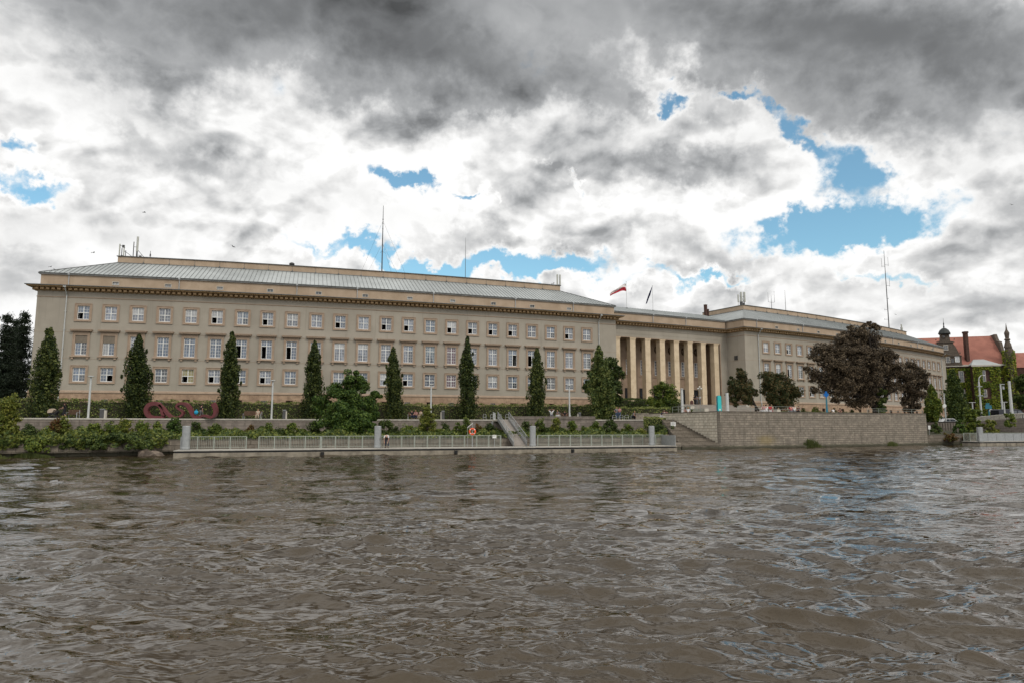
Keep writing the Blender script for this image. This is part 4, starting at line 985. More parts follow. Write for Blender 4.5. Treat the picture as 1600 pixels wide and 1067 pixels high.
mb = MB(); sweep(mb, Lr, [(0.10, 3.50), (0.10, 3.86), (-0.75, 3.86), (-0.75, 3.50)]); mb.build('capstone', M['ledge'], w, uv=True)
Lr = [ledge(p)[:2] for p in (930.3, 960, 1000, 1049)]
mb = MB(); sweep(mb, Lr, [(0.0, 1.3), (0.0, LZ-0.13), (-0.6, LZ-0.13), (-0.6, 1.3)]); w = thing('retaining_wall', 'short low retaining wall between the raised wall and the stone steps', 'retaining wall', (Lr[0][0], Lr[0][1], 1.3))
mb.build('wall', M['ledge'], w, uv=True)
mb = MB(); sweep(mb, Lr, [(0.07, LZ-0.13), (0.07, LZ+0.02), (-0.65, LZ+0.02), (-0.65, LZ-0.13)]); mb.build('capstone', M['capstone'], w)
a = ledge(994, 0.7); b = ledge(1013.5, 0.7); mb = MB()
mb.prism([(a[0], a[1]), (b[0], b[1]), (b[0]-.2, b[1]+1.4), (a[0]-.2, a[1]+1.4)], LZ-0.1, 4.2); mb.prism([(a[0]-.04, a[1]-.04), (b[0]+.04, b[1]-.04), (b[0]-.17, b[1]+1.44), (a[0]-.24, a[1]+1.44)], 4.2, 4.27)
tag(mb.build('stone_block', M['bastion'], uv=True), 'free-standing pale stone block wall behind the box hedge near the steps', 'wall')
# stone bastion
bw = [(BB[0], BB[1]), BT, BC, BE, (58.6, 103)]
mb = MB(); sweep(mb, bw[2:], [(0.0, -1.5), (0.0, BZ+0.12), (-0.55, BZ+0.12), (-0.55, -1.5)])
w = thing('bastion_wall', 'high rough stone river wall with a sharp corner beside the steps', 'river wall', (BC[0], BC[1], 0))
mb.build('wall', M['bastion'], w, uv=True)
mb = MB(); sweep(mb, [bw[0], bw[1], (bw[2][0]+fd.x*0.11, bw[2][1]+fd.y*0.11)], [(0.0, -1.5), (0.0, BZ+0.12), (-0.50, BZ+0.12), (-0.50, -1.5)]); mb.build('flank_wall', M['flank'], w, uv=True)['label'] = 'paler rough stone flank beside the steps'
mb = MB(); sweep(mb, bw, [(0.03, BZ+0.12), (0.03, BZ+0.22), (-0.6, BZ+0.22), (-0.6, BZ+0.12)]); mb.build('capstone', M['quay'], w, uv=True)
sweep_b = MB(); sweep(sweep_b, [BC, BE], [(0.0, -1.0), (0.18, -1.0), (0.18, 0.22), (0.0, 0.34)]); sweep_b.build('footing', M['quay'], w, uv=True)
# parapet rail on the flank
def railing(pts, h_, name, label, m_, bars=2, post=2.2, rad=0.025, cat='railing', grp=None):
    o = thing(name, label, cat, pts[0], grp)
    for a_, b_ in zip(pts[:-1], pts[1:]):
        a_ = Vector(a_); b_ = Vector(b_); L = (b_-a_).length; n = max(1, int(round(L/post)))
        for i in range(n+1):
            p = a_+(b_-a_)*i/n; mb = MB(); mb.tube([p, p+Vector((0, 0, h_))], rad*1.2, 6); mb.build('post', m_, o)
        mb = MB()
        for q in range(bars): z = h_*(q+1)/bars; mb.tube([a_+Vector((0, 0, z)), b_+Vector((0, 0, z))], rad, 6)
        mb.build('rail', m_, o)
    return o
nrm = Vector((fd.y, -fd.x, 0))
def onflank(s, inw=0.3, z=BZ+0.22): return (BC[0]+fd.x*s+0.3, BC[1]+fd.y*s+0.2, z)
railing([onflank(11), onflank(5.2)], 0.75, 'railing', 'short two-bar metal railing on the left flank of the stone bastion', M['rail'], 2, 1.6, 0.022)
bd = Vector((BE[0]-BC[0], BE[1]-BC[1])); bd.normalize()
def onfront(s, back_=0.35, z=BZ+0.22): return (BC[0]+bd.x*s-bd.y*back_, BC[1]+bd.y*s+bd.x*back_, z)
railing([onfront(3.0), onfront(13.0)], 0.62, 'railing', 'thin low railing along the top of the river wall under the reddish trees', M['rail'], 2, 2.2, 0.02)
railing([onfront(25.0), onfront(36.0)], 0.55, 'railing', 'thin low railing along the top of the river wall under the dark tree', M['rail'], 2, 2.4, 0.018)

# river steps: run down beside the flank of the bastion
st = thing('river_steps', 'broad flight of grey stone steps down to the water beside the bastion', 'steps', (BC[0]-3, BC[1]+2, 0))
sdir = fd; sl_ = Vector((-fd.y, fd.x)); sl_ = sl_ if sl_.x < 0 else -sl_
nst = 19; rise = (3.42-0.22)/nst; run = 11.4/nst
fr = MB(); wd = 5.4
for i in range(nst):
    s0 = -0.7+i*run; z1 = 0.22+rise*(i+1)
    a_ = Vector((BC[0], BC[1]))+sdir*s0; w0_ = wd*(1-i/nst)+1.5*i/nst; w1_ = wd*(1-(i+1)/nst)+1.5*(i+1)/nst
    p = [a_, a_+sl_*w0_, a_+sl_*w1_+sdir*run, a_+sdir*run]
    fr.prism([(q.x, q.y) for q in p], -1.2, z1)
fr.build('steps', M['quay'], st, uv=True)
a_ = Vector((BC[0], BC[1]))+sdir*(-0.7+nst*run)
mb = MB(); p = [a_, a_+sl_*1.6, a_+sl_*1.6+sdir*9, a_+sdir*9]; mb.prism([(q.x, q.y) for q in p], 1.0, LZ-0.01); mb.build('landing', M['paving'], st)
mb = MB(); a_ = Vector((BC[0], BC[1]))+sl_*(wd+0.02)-sdir*0.6
for (s0, s1, z1, w0) in ((0, 2.4, 0.75, 1.3), (2.4, 4.4, 1.25, 0.6)):
    p = [a_+sdir*s0, a_+sdir*s0+sl_*w0, a_+sdir*s1+sl_*w0, a_+sdir*s1-sl_*0.9*(s1/2.4), a_+sdir*s0-sl_*0.9*(s0/2.4)]; mb.prism([(q.x, q.y) for q in p], -1.2, z1)
mb.build('side_block', M['bastion'], st, uv=True)

# forecourt: a broad paved ramp with steps up to the pillars
fc = thing('forecourt_steps', 'wide pale stone stairway rising to the pillared entrance', 'steps', F3(98, 8, 4.3))
mb = MB(); n = 16
for i in range(n):
    o_a = 14.0-0.85*i; z1 = 4.25+0.135*(i+1)
    ts = [92+(107.5-92)*k/6 for k in range(7)]
    A_ = [F3(t, o_a, z1) for t in ts]; B_ = [F3(t, o_a-0.85, z1) for t in ts]; Bo = [F3(t, o_a, z1-0.14) for t in ts]
    mb.loft(Bo, A_); mb.loft(A_, B_)
    for e in (0, -1): mb.face([A_[e], B_[e], B_[e][:2]+(4,), A_[e][:2]+(4,)])
mb.loft([F3(92+15.5*k/6, 14-0.85*16, 6.41) for k in range(7)], [F3(92+15.5*k/6, -3.0, 6.41) for k in range(7)])
mb.build('steps', M['paving'], fc)
for t_, w_ in ((91.6, 0.9), (107.9, 0.9)):
    mb = MB()
    for i in range(4):
        o_a = 13.2-3.5*i; z1 = 4.95+0.50*i; A_ = [F3(t_-w_/2, o_a, 3.8), F3(t_+w_/2, o_a, 3.8), F3(t_+w_/2, o_a-3.5, 3.8), F3(t_-w_/2, o_a-3.5, 3.8)]
        mb.prism([(q[0], q[1]) for q in A_], 3.9, z1)
    mb.build('side_wall', M['capstone'], fc)

# right bank walls
R1 = [(57.2, 95.5)]+[xz(p, Y, 1.3)[:2] for p, Y in ((1470, 96.2), (1500, 97), (1530, 98), (1600, 99), (1750, 100), (2200, 100))]
mb = MB(); sweep(mb, R1, [(0.0, -1.5), (0.0, 1.35), (-0.9, 1.35), (-0.9, -1.5)]); tag(mb.build('quay_wall', M['quay'], uv=True), 'low overgrown quay wall at the water, right of the stone bastion', 'quay wall')
mb = MB(); R1b = [q+(1.30,) for q in offs(R1, -0.5)]; R2 = [(59.2, 104.2)]+[xz(p, Y, 1.9)[:2] for p, Y in ((1470, 109), (1500, 109), (1530, 108.5), (1600, 107), (1750, 103.5), (2200, 101))]
mb.loft(R1b, [q+(1.9,) for q in R2]); struct(mb.build('planted_shelf', M['soil']))
mb = MB(); R3 = [(58.9, 102.5)]+[xz(p, Y, 3.2)[:2] for p, Y in ((1462, 108.9), (1500, 108.9), (1530, 108.4))]
sweep(mb, R3, [(0, 1.5), (0, 3.12), (-0.5, 3.12), (-0.5, 1.5)]); w = thing('retaining_wall', 'grey ribbed retaining wall below the street, right of the bastion', 'retaining wall', (60, 105, 1.5)); mb.build('wall', M['ledge'], w, uv=True)
mb = MB()
L_ = [Vector(q) for q in R3]
for a_, b_ in zip(L_[:-1], L_[1:]):
    n = int((b_-a_).length/0.42)
    for i in range(n):
        c = a_+(b_-a_)*(i+0.5)/n; d = (b_-a_).normalized(); c = c+Vector((d.y, -d.x))*0.04; mb.rbox((c.x, c.y, 2.35), 0.16, 0.10, 1.5, atan2(d.y, d.x))
mb.build('rib', M['ledge'], w)
mb = MB(); R4 = [xz(p, Y, 3.2)[:2] for p, Y in ((1528, 108.6), (1560, 105.5), (1600, 102), (1680, 97), (1800, 93))]
zt = [3.25, 3.55, 3.75, 4.0, 4.3]
def varwall(mb, pts, z0, z1s, th, mi=0):
    A_ = [p+(z0,) for p in pts]; B_ = [p+(z,) for p, z in zip(pts, z1s)]; q = offs(pts, -th); C1 = [p+(z,) for p, z in zip(q, z1s)]; D1 = [p+(z0,) for p in q]
    mb.loft(A_, B_, mi); mb.loft(B_, C1, mi); mb.loft(C1, D1, mi)
    for e in (0, -1): mb.face([A_[e], B_[e], C1[e], D1[e]], mi)
varwall(mb, R4, 1.3, zt, 0.6); w = thing('ramp_wall', 'pale bridge ramp wall with a white balustrade at the right edge', 'ramp wall', R4[0]+(1.3,)); mb.build('wall', M['ledge'], w, uv=True)
mb = MB()
for i in range(60):
    k = i/59*4; j = min(3, int(k)); f_ = k-j; x = R4[j][0]+(R4[j+1][0]-R4[j][0])*f_; y = R4[j][1]+(R4[j+1][1]-R4[j][1])*f_+0.25; z = zt[j]+(zt[j+1]-zt[j])*f_
    mb.rbox((x, y, z+0.3), 0.16, 0.16, 0.6, 0.2)
mb.build('baluster', M['capstone'], w)
mb = MB(); mb.tube([(p[0], p[1]+0.25, z+0.66) for p, z in zip(R4, zt)], 0.10, 6); mb.build('handrail', M['capstone'], w)

# ---------------------------------------------------------------- water
def make_water():
    r = [1.6]
    while r[-1] < 116: r.append(r[-1]+min(0.34, max(0.014, r[-1]**2*0.00060)))
    r = np.array(r)
    a = np.concatenate([np.arange(-80, -42, 0.8), np.arange(-42, 42, 0.135), np.arange(42, 80.1, 0.8)]); a = np.radians(a)
    RR, AA = np.meshgrid(r, a, indexing='ij'); X = RR*np.sin(AA); Y = RR*np.cos(AA)
    dr = np.gradient(r)[:, None]; da = np.gradient(a)[None, :]*RR; cell = np.maximum(dr, da*0.7)
    Z = np.zeros_like(X); DX = np.zeros_like(X); DY = np.zeros_like(X)
    g = np.random.default_rng(3)
    patch = 1.0+0.45*np.sin(X*0.21+1.0+1.3*np.sin(Y*0.17))*np.cos(Y*0.33-X*0.09)+0.2*np.sin(X*0.9+2*np.sin(Y*.6))*np.sin(Y*1.3+X*.4)
    n = 210
    for i in range(n):
        L = 0.11*(6.0/0.11)**(g.random()**0.95); k = 2*pi/L
        th_ = g.normal(-0.20, 0.50) if L < 2.0 else g.normal(0.45 if i % 2 else -0.5, 0.30)
        dxn, dyn = sin(th_), -cos(th_)
        st_ = 0.034 if L < 0.3 else 0.042 if L < 0.9 else 0.023 if L < 2 else 0.012 if L < 3.5 else 0.009
        A = st_/k*(0.6+0.8*g.random())
        w = np.clip((L/cell-2.0)/2.0, 0, 1)
        # bend the wave fronts a little so that crests stay short
        ph = k*(X*dxn+Y*dyn)+g.random()*6.28+0.7*np.sin((X*dyn-Y*dxn)*k*0.13+g.random()*6.28)+0.5*np.sin((X*dyn-Y*dxn)*k*0.31+g.random()*6.28)
        s, c = np.sin(ph), np.cos(ph)
        m_ = w*(patch if L < 1.5 else 1)
        Z += A*m_*(s+0.18*np.sin(2*ph+1.57)); DX += A*m_*c*dxn; DY += A*m_*c*dyn
    edge = np.clip((112-RR)/10, 0, 1)*np.clip((np.radians(80)-np.abs(AA))/0.1, 0, 1)
    Z *= edge; X = X+DX*edge; Y = Y+DY*edge
    nr, na = X.shape; co = np.stack([X, Y, Z], -1).reshape(-1, 3)
    idx = np.arange(nr*na).reshape(nr, na)
    f = np.stack([idx[:-1, :-1], idx[:-1, 1:], idx[1:, 1:], idx[1:, :-1]], -1).reshape(-1, 4)
    base = len(co); zf = -0.30; S_ = 6000
    co = np.vstack([co, [(-S_, -S_, zf), (S_, -S_, zf), (S_, 600, zf), (-S_, 600, zf)]]); f = np.vstack([f, [[base, base+1, base+2, base+3]]])
    me = bpy.data.meshes.new('water'); me.vertices.add(len(co)); me.vertices.foreach_set('co', co.ravel())
    me.loops.add(f.size); me.loops.foreach_set('vertex_index', f.ravel().astype(np.int32)); me.polygons.add(len(f))
    me.polygons.foreach_set('loop_start', np.arange(0, f.size, 4, dtype=np.int32)); me.polygons.foreach_set('loop_total', np.full(len(f), 4, dtype=np.int32))
    me.update(calc_edges=True); me.polygons.foreach_set('use_smooth', np.ones(len(f), dtype=bool)); me.validate()
    m, t, b = new_mat('river_water'); o = t.node('ShaderNodeTexCoord').outputs['Object']
    murk = t.mix(t.ramp(t.noise(o, 0.05, 3), 0.3, 0.7), (0.035, 0.0235, 0.0108), (0.024, 0.0165, 0.0082))
    t.link(murk, b.inputs['Base Color']); b.inputs['Roughness'].default_value = 0.02; b.inputs['IOR'].default_value = 1.333; b.inputs['Specular IOR Level'].default_value = 1.0; b.inputs['Specular Tint'].default_value = (1.0, 0.92, 0.80, 1)
    gust = t.ramp(t.noise(t.vmath('MULTIPLY', o, (0.5, 1.0, 1)), 0.22, 4, 0.6), 0.3, 0.7, 0.35, 1.4)
    h1 = t.noise(t.vmath('MULTIPLY', o, (0.75, 1.6, 1)), 3.6, 2, 0.5, 0.25); h2 = t.noise(t.vmath('MULTIPLY', o, (0.5, 1.2, 1)), 1.1, 2, 0.5, 0.4); h4 = t.noise(t.vmath('MULTIPLY', o, (0.35, 0.75, 1)), 0.45, 2, 0.6, 0.6)
    hh = t.math('ADD', t.math('ADD', t.math('MULTIPLY', h1, 0.32), t.math('MULTIPLY', h4, 0.6)), t.math('MULTIPLY', h2, 0.50))
    bp = t.node('ShaderNodeBump'); bp.inputs['Strength'].default_value = 1.0; bp.inputs['Distance'].default_value = 0.095
    t.link(t.math('MULTIPLY', hh, gust), bp.inputs['Height']); t.link(bp.outputs[0], b.inputs['Normal'])
    me.materials.append(m); ob = bpy.data.objects.new('water', me); C.objects.link(ob); struct(ob)
make_water()

# ================================================================== vegetation
def mesh_quads(name, co, m, mats=None):
    """co: (N,4,3) array of leaf quads"""
    n = len(co); me = bpy.data.meshes.new(name); me.vertices.add(n*4); me.vertices.foreach_set('co', np.ascontiguousarray(co, dtype=np.float32).ravel())
    me.loops.add(n*4); me.loops.foreach_set('vertex_index', np.arange(n*4, dtype=np.int32)); me.polygons.add(n)
    me.polygons.foreach_set('loop_start', np.arange(0, n*4, 4, dtype=np.int32)); me.polygons.foreach_set('loop_total', np.full(n, 4, dtype=np.int32))
    me.update(calc_edges=True); me.materials.append(m); return me
def leaves(P, size, g, aspect=0.6, out=None, droop=0.0, upw=0.0):
    n = len(P); N = g.normal(size=(n, 3))
    if out is not None: N = N*0.75+out*1.0
    N[:, 2] += upw
    N /= np.linalg.norm(N, axis=1)[:, None]+1e-9
    T = g.normal(size=(n, 3)); T[:, 2] -= droop; T -= (T*N).sum(1)[:, None]*N; T /= np.linalg.norm(T, axis=1)[:, None]+1e-9
    B = np.cross(N, T); s = size*(0.6+0.8*g.random(n))[:, None]
    return np.stack([P-T*s*0.5, P+B*s*0.5*aspect+T*s*0.05, P+T*s*0.5, P-B*s*0.5*aspect+T*s*0.05], 1)
def clumps(cen, rad, per, size, g, sq=(1, 1, 1), aspect=0.6, centre=None, droop=0.0, upw=0.2):
    out = []
    for c, r in zip(cen, rad):
        d = g.normal(size=(per, 3)); d /= np.linalg.norm(d, axis=1)[:, None]; q = d*(r*(0.35+0.65*g.random(per)**0.5))[:, None]*np.array(sq)
        o = d if centre is None else d*0.6+((c-centre)/(np.linalg.norm(c-centre)+1e-6))[None, :]*0.6
        out.append(leaves(np.array(c)+q, size, g, aspect, o, droop, upw))
    return np.concatenate(out)
def put(name, me, parent=None, loc=(0, 0, 0)):
    o = bpy.data.objects.new(name, me); C.objects.link(o); o.location = loc
    if parent: o.parent = parent
    return o
def trunk_obj(o, pts, rad, m='trunk', limbs=()):
    mb = MB(); mb.tube(pts, rad, 8)
    for p_, r_ in limbs: mb.tube(p_, r_, 6)
    return mb.build('trunk', M[m], o, origin=(0, 0, 0), smooth=True)

# --- upright columnar trees along the promenade
def columnar_mesh(g, H, R, lean, m='hornbeam', dens=1.0, bottom=0.15, tipk=1.0, leafs=0.22, name='crown'):
    nc = int(140*dens); cen = []; rad = []
    for i in range(nc):
        z = g.random()**0.9; prof = np.interp(z, [0, 0.08, 0.3, 0.55, 0.78, 0.92, 1.0], [0.70, 0.88, 1.0, 0.86, 0.52, 0.24, 0.04])
        a = g.random()*2*pi; rr = R*prof*(0.25+0.75*g.random()**0.6)*(1+0.20*sin(3*a+z*9+lean*19)+0.10*sin(5*a-z*23))
        cen.append((rr*cos(a)*0.92+lean*z, rr*sin(a)*0.92, bottom+z*(H-0.35))); rad.append((0.40+0.16*g.random())*(0.55+0.45*prof)*R/1.35)
    for i in range(7):     # ragged leading shoots
        a = g.random()*6.28; rr = R*0.33*g.random(); cen.append((rr*cos(a)+lean, rr*sin(a), bottom+H*(0.86+0.13*g.random()))); rad.append(0.17*R/1.35)
    cen.append((lean, 0, bottom+H-0.12)); rad.append(0.13)
    for i in range(16):    # stray twigs that break the outline
        z = 0.1+0.8*g.random(); a = g.random()*6.28; rr = R*np.interp(z, [0, 0.3, 0.55, 0.78, 1.0], [0.8, 1.08, 0.98, 0.66, 0.2])*(1.0+0.04*g.random())
        cen.append((rr*cos(a)+lean*z, rr*sin(a), bottom+z*(H-0.3))); rad.append(0.15)
    q = clumps(np.array(cen), rad, 84, leafs, g, (0.8, 0.8, 1.9), 0.6, None, 0, 0.25)
    # inner mass
    z = g.random(2600); prof = np.interp(z, [0, 0.3, 0.6, 0.8, 1], [0.75, 0.85, 0.75, 0.42, 0.03]); a = g.random(2600)*6.28; rr = R*prof*np.sqrt(g.random(2600))*0.85
    P = np.stack([rr*np.cos(a)+lean*z, rr*np.sin(a), bottom+z*(H-0.3)], 1)
    return mesh_quads(name, np.concatenate([q, leaves(P, leafs*1.3, g, 0.8)]), M[m])
COL = [(66, 514, 652, 24, 3.3, 'plump columnar tree with yellowish edges in front of the blank left end of the building'),
       (211, 525, 652, 24, 4.0, 'broad dark columnar tree just left of the red loop sculpture'),
       (355, 520, 652, 18.5, 4.0, 'tall slim columnar tree just right of the red loop sculpture'),
       (489, 534, 652, 19, 4.4, 'pointed columnar tree rising behind the left side of the green maple'),
       (616, 543, 652, 17, 4.5, 'columnar tree above the three people on the bench'),
       (731, 527, 653, 18, 4.5, 'tallest-looking columnar tree between the orange lifebuoy and the bike racks'),
       (838, 545, 651, 17, 4.8, 'columnar tree with a lighter left side above the raised wall'),
       (938, 544, 656, 24, 4.0, 'tall light green feathery tree before the right end of the left wing')]
for i, (px, yt, yb, hw, inw, lab) in enumerate(COL):
    Y = interp(LEDGE, px)+inw; x, y, z = xz(px, Y, LZ); zt = at(px, yt, Y)[2]; H = zt-z-0.1; R = hw*Y/FPX*0.86
    g = np.random.default_rng(100+i)
    o = thing('columnar_tree', lab, 'tree', (x, y, z), 'columnar trees along the promenade')
    if i < 7: me = columnar_mesh(g, H, R, 0.15*(-1)**i if i != 4 else -0.35, 'hornbeam', 1.0+0.1*(i == 0))
    else: me = columnar_mesh(g, H, R, 0.0, 'willow', 0.85, 0.3, leafs=0.26)
    put('crown', me, o)
    trunk_obj(o, [(0, 0, -0.1), (0.02, 0, 0.8), (0.0, 0.02, H*0.6), (0, 0, H*0.95)], [0.16, 0.13, 0.08, 0.02])

# --- spreading broadleaf trees
def spread_tree(name, label, px, ybase, Y, blobs_, mname, g, leafs=0.26, per=120, zb=None, trunk_px=None, tr=0.25, tm='trunk', group=None, cat='tree', squash=0.8, limbs=True, dz=0.0, fill=0.35, extra_trunks=()):
    """blobs_: (px, py, radius_px, depth offset) crown lobes as seen; built as real volumes round the trunk"""
    x0, y0, z0 = xz(trunk_px or px, Y, zb)
    o = thing(name, label, cat, (x0, y0, z0), group)
    cen = []; rad = []; lobes = []
    for (bx, by, br, dd) in blobs_:
        q = at(bx, by, Y+dd); r = br*(Y+dd)/FPX; c = np.array((q[0]-x0, q[1]-y0, q[2]-z0)); lobes.append((c, r))
        n = max(6, int(26*(r/1.5)**1.6))
        for i in range(n):
            d = g.normal(size=3); d /= np.linalg.norm(d); rr = r*(0.45+0.5*g.random()) if g.random() > fill else r*0.4*g.random()
            cen.append(c+d*rr*np.array((1, 1.0, squash))); rad.append(min(0.58, r*0.42)*(0.45+0.75*g.random()))
    tot = np.mean([c for c, r in lobes], axis=0)
    me = mesh_quads('crown', clumps(np.array(cen), rad, per, leafs, g, (1.2, 1.2, 0.95), 0.65, tot, 0.3, 0.35), M[mname]); put('crown', me, o)
    lb = []; top = Vector(tuple(tot)); fork_ = Vector((0, 0, max(0.3, top.z*0.35)))
    for c, r in lobes:
        e = Vector(tuple(c)); m_ = fork_.lerp(e, 0.5)+Vector((random.uniform(-.2, .2), 0, -0.15)); lb.append(([tuple(fork_), tuple(m_), tuple(e)], [tr*0.5, tr*0.3, 0.03]))
        for k in range(3):
            d = Vector(tuple(g.normal(size=3))).normalized()*r*0.8; lb.append(([tuple(m_), tuple(e+d)], [tr*0.16, 0.02]))
    for pts, rr in extra_trunks: lb.append(([(at(a_, b_, Y)[0]-x0, 0.1, at(a_, b_, Y)[2]-z0) for a_, b_ in pts], rr))
    trunk_obj(o, [(0, 0, -0.2), (0.03, 0, fork_.z*0.5), tuple(fork_), tuple(fork_.lerp(top, 0.6))], [tr*1.25, tr, tr*0.85, tr*0.4], tm, lb if limbs else ())
    return o
G = np.random.default_rng(7)
spread_tree('maple_tree', 'bright green bushy maple spreading over the railing in the middle left', 545, 678, 77, [(548, 592, 16, 0), (566, 600, 17, 0.5), (530, 612, 20, 0), (558, 622, 24, 0), (508, 632, 18, 0.5), (540, 642, 27, -0.8), (575, 630, 18, 0.5), (590, 618, 10, 0.5), (515, 655, 20, -0.5), (560, 660, 22, -1), (583, 650, 14, 0), (498, 640, 10, 0), (575, 668, 15, -1), (540, 672, 22, -1.5), (556, 582, 8, 0)],
            'maple', G, 0.20, 190, zb=1.6, tr=0.20)
spread_tree('broadleaf_tree', 'dark broad tree right behind the feathery columnar tree', 955, 652, 101, [(955, 568, 14, 0), (948, 590, 20, 0), (960, 585, 14, 0.5), (962, 605, 15, 0), (955, 625, 19, 0), (930, 600, 18, 1), (925, 582, 10, 1), (918, 600, 9, 1), (945, 640, 20, 0), (966, 575, 6, 0), (968, 620, 6, 0)], 'bushdark', G, 0.28, 110, zb=LZ, tr=0.22)
spread_tree('ornamental_tree', 'olive green leafy tree with a yellowish top before the pillars', 1037, 640, 104, [(1037, 604, 13, 0), (1027, 612, 12, 0), (1048, 615, 14, 0), (1037, 625, 20, 0), (1020, 628, 12, 0), (1055, 630, 11, 0), (1040, 636, 18, 0)], 'bush', G, 0.24, 100, zb=4.0, tr=0.14)
spread_tree('reddish_tree', 'dark reddish-green tree with a slanting trunk, left of a pair on the bastion', 1158, 642, 96, [(1157, 586, 11, 0), (1148, 596, 13, 0), (1165, 598, 14, 0), (1143, 610, 12, 0), (1158, 612, 18, 0), (1172, 612, 12, 0), (1148, 624, 12, 0), (1168, 624, 10, 0), (1156, 578, 5, 0)], 'olive', G, 0.20, 150, zb=4.1, trunk_px=1181, tr=0.16, tm='darktrunk', extra_trunks=[([(1186, 641), (1176, 626), (1166, 612)], [0.15, 0.12, 0.08])])
spread_tree('reddish_tree', 'rounder dark reddish-green tree, right of a pair on the bastion', 1215, 642, 98, [(1200, 590, 13, 0), (1216, 592, 14, 0), (1232, 600, 14, 0), (1203, 605, 17, 0), (1222, 612, 19, 0), (1240, 612, 12, 0), (1205, 622, 12, 0), (1228, 627, 15, 0), (1212, 630, 12, 0), (1197, 582, 5, 0)], 'olive', G, 0.20, 150, zb=4.1, trunk_px=1206, tr=0.18, tm='darktrunk')
spread_tree('plum_tree', 'huge dark purple-leaved tree spreading over the stone bastion', 1335, 645, 103, [(1345, 520, 20, 0), (1330, 535, 26, 0), (1360, 532, 22, 1), (1300, 552, 24, 0), (1280, 560, 16, 0), (1272, 585, 14, 0), (1335, 560, 34, -1), (1372, 556, 26, 1), (1305, 580, 28, 0), (1345, 590, 34, -1), (1382, 584, 24, 1), (1275, 608, 9, 0), (1290, 605, 12, 0), (1318, 612, 20, -1), (1350, 618, 22, 0), (1388, 606, 16, 1), (1335, 628, 12, 0), (1366, 510, 9, 0), (1357, 504, 4, 0), (1328, 512, 5, 0), (1395, 580, 12, 2), (1305, 625, 8, 0), (1262, 575, 7, 0), (1285, 548, 17, 0), (1314, 532, 16, 0), (1385, 556, 20, 0), (1398, 574, 13, 0), (1322, 592, 28, -1), (1292, 592, 20, 0), (1362, 575, 28, -1), (1345, 548, 24, -1), (1305, 566, 24, -1)],
            'plum', G, 0.21, 92, zb=4.1, trunk_px=1371, tr=0.62, tm='darktrunk', squash=0.85, extra_trunks=[([(1371, 640), (1356, 620), (1348, 600)], [0.5, 0.42, 0.3]), ([(1375, 630), (1388, 614), (1402, 606)], [0.22, 0.18, 0.12])])
spread_tree('ivy_trunk_growth', 'dense dark ivy wrapped round the foot of the huge purple tree', 1378, 645, 102.3, [(1378, 612, 8, 0), (1380, 625, 9, 0), (1379, 637, 9, 0)], 'bushdark', G, 0.22, 130, zb=4.1, tr=0.1, cat='ivy')
spread_tree('plum_tree', 'smaller dark purple tree with leafy foot, right of the huge one', 1425, 648, 106, [(1425, 572, 12, 0), (1412, 585, 13, 0), (1438, 584, 13, 0), (1425, 596, 18, 0), (1408, 602, 10, 0), (1444, 602, 10, 0), (1428, 615, 16, 0), (1418, 628, 11, 0), (1430, 634, 9, 0), (1442, 590, 8, 0), (1421, 640, 9, 0)], 'plum', G, 0.21, 140, zb=4.0, tr=0.3, tm='darktrunk')
for (px, yt, yb, hw, Y, mn, lab, zb) in [(1459, 601, 652, 11, 112, 'bush', 'narrow yellow-green conical tree by the far corner of the right wing', 3.3), (1494, 578, 655, 15, 118, 'bushdark', 'tall dark conical tree in front of the ivy-covered building', 3.3)]:
    x, y, z = xz(px, Y, zb); H = at(px, yt, Y)[2]-z; g = np.random.default_rng(int(px)); o = thing('conical_tree', lab, 'tree', (x, y, z)); put('crown', columnar_mesh(g, H, hw*Y/FPX, 0, mn, 0.9, 0.1, leafs=0.27), o); trunk_obj(o, [(0, 0, -0.1), (0, 0, H*0.9)], [0.16, 0.03])

# --- spruces beyond the left end of the building
def spruce(px, ytop, Y, wpx, label, seed):
    x, y, z = xz(px, Y, 3.4); H = at(px, ytop, Y)[2]-z; R = wpx*Y/FPX; g = np.random.default_rng(seed); quads = []; lb = []
    n = int(H/0.40)
    for i in range(n):
        k = i/n; zz = 0.8+(H-1.0)*k; r = R*(1-k)**0.85+0.12; nb = 8 if k < 0.85 else 5; zz += g.normal()*0.15
        for b_ in range(nb):
            a = 2*pi*(b_+g.random()*0.7)/nb+i; L = r*(0.45+0.75*g.random()); s = np.linspace(0.1, 1, max(4, int(L/0.26)))
            P = np.stack([np.cos(a)*L*s, np.sin(a)*L*s, zz-0.38*L*s+0.26*L*s**3+g.normal()*0.2*s], 1)
            P = np.repeat(P, 13, 0)+g.normal(size=(len(P)*13, 3))*np.array([0.26, 0.26, 0.16]); quads.append(leaves(P, 0.30, g, 0.35, None, 0.6))
            if b_ % 3 == 0: lb.append(([(0, 0, zz), (cos(a)*L*.9, sin(a)*L*.9, zz-0.25*L*.9)], [0.05, 0.015]))
    o = thing('spruce_tree', label, 'tree', (x, y, z), 'spruces beyond the left end of the building')
    put('crown', mesh_quads('crown', np.concatenate(quads), M['spruce']), o); trunk_obj(o, [(0, 0, -0.2), (0, 0, H*0.5), (0, 0, H)], [0.28, 0.18, 0.03], 'darktrunk', lb)
spruce(-2, 490, 92, 34, 'dark spruce cut by the left edge of the picture', 1)
spruce(25, 487, 96, 26, 'dark spruce with the clearest pointed top, left of the building', 2)
spruce(12, 497, 104, 20, 'dark spruce half hidden between the two nearest spruces', 3)
spruce(52, 508, 118, 24, 'dark spruce just peeping out past the corner of the building', 4)

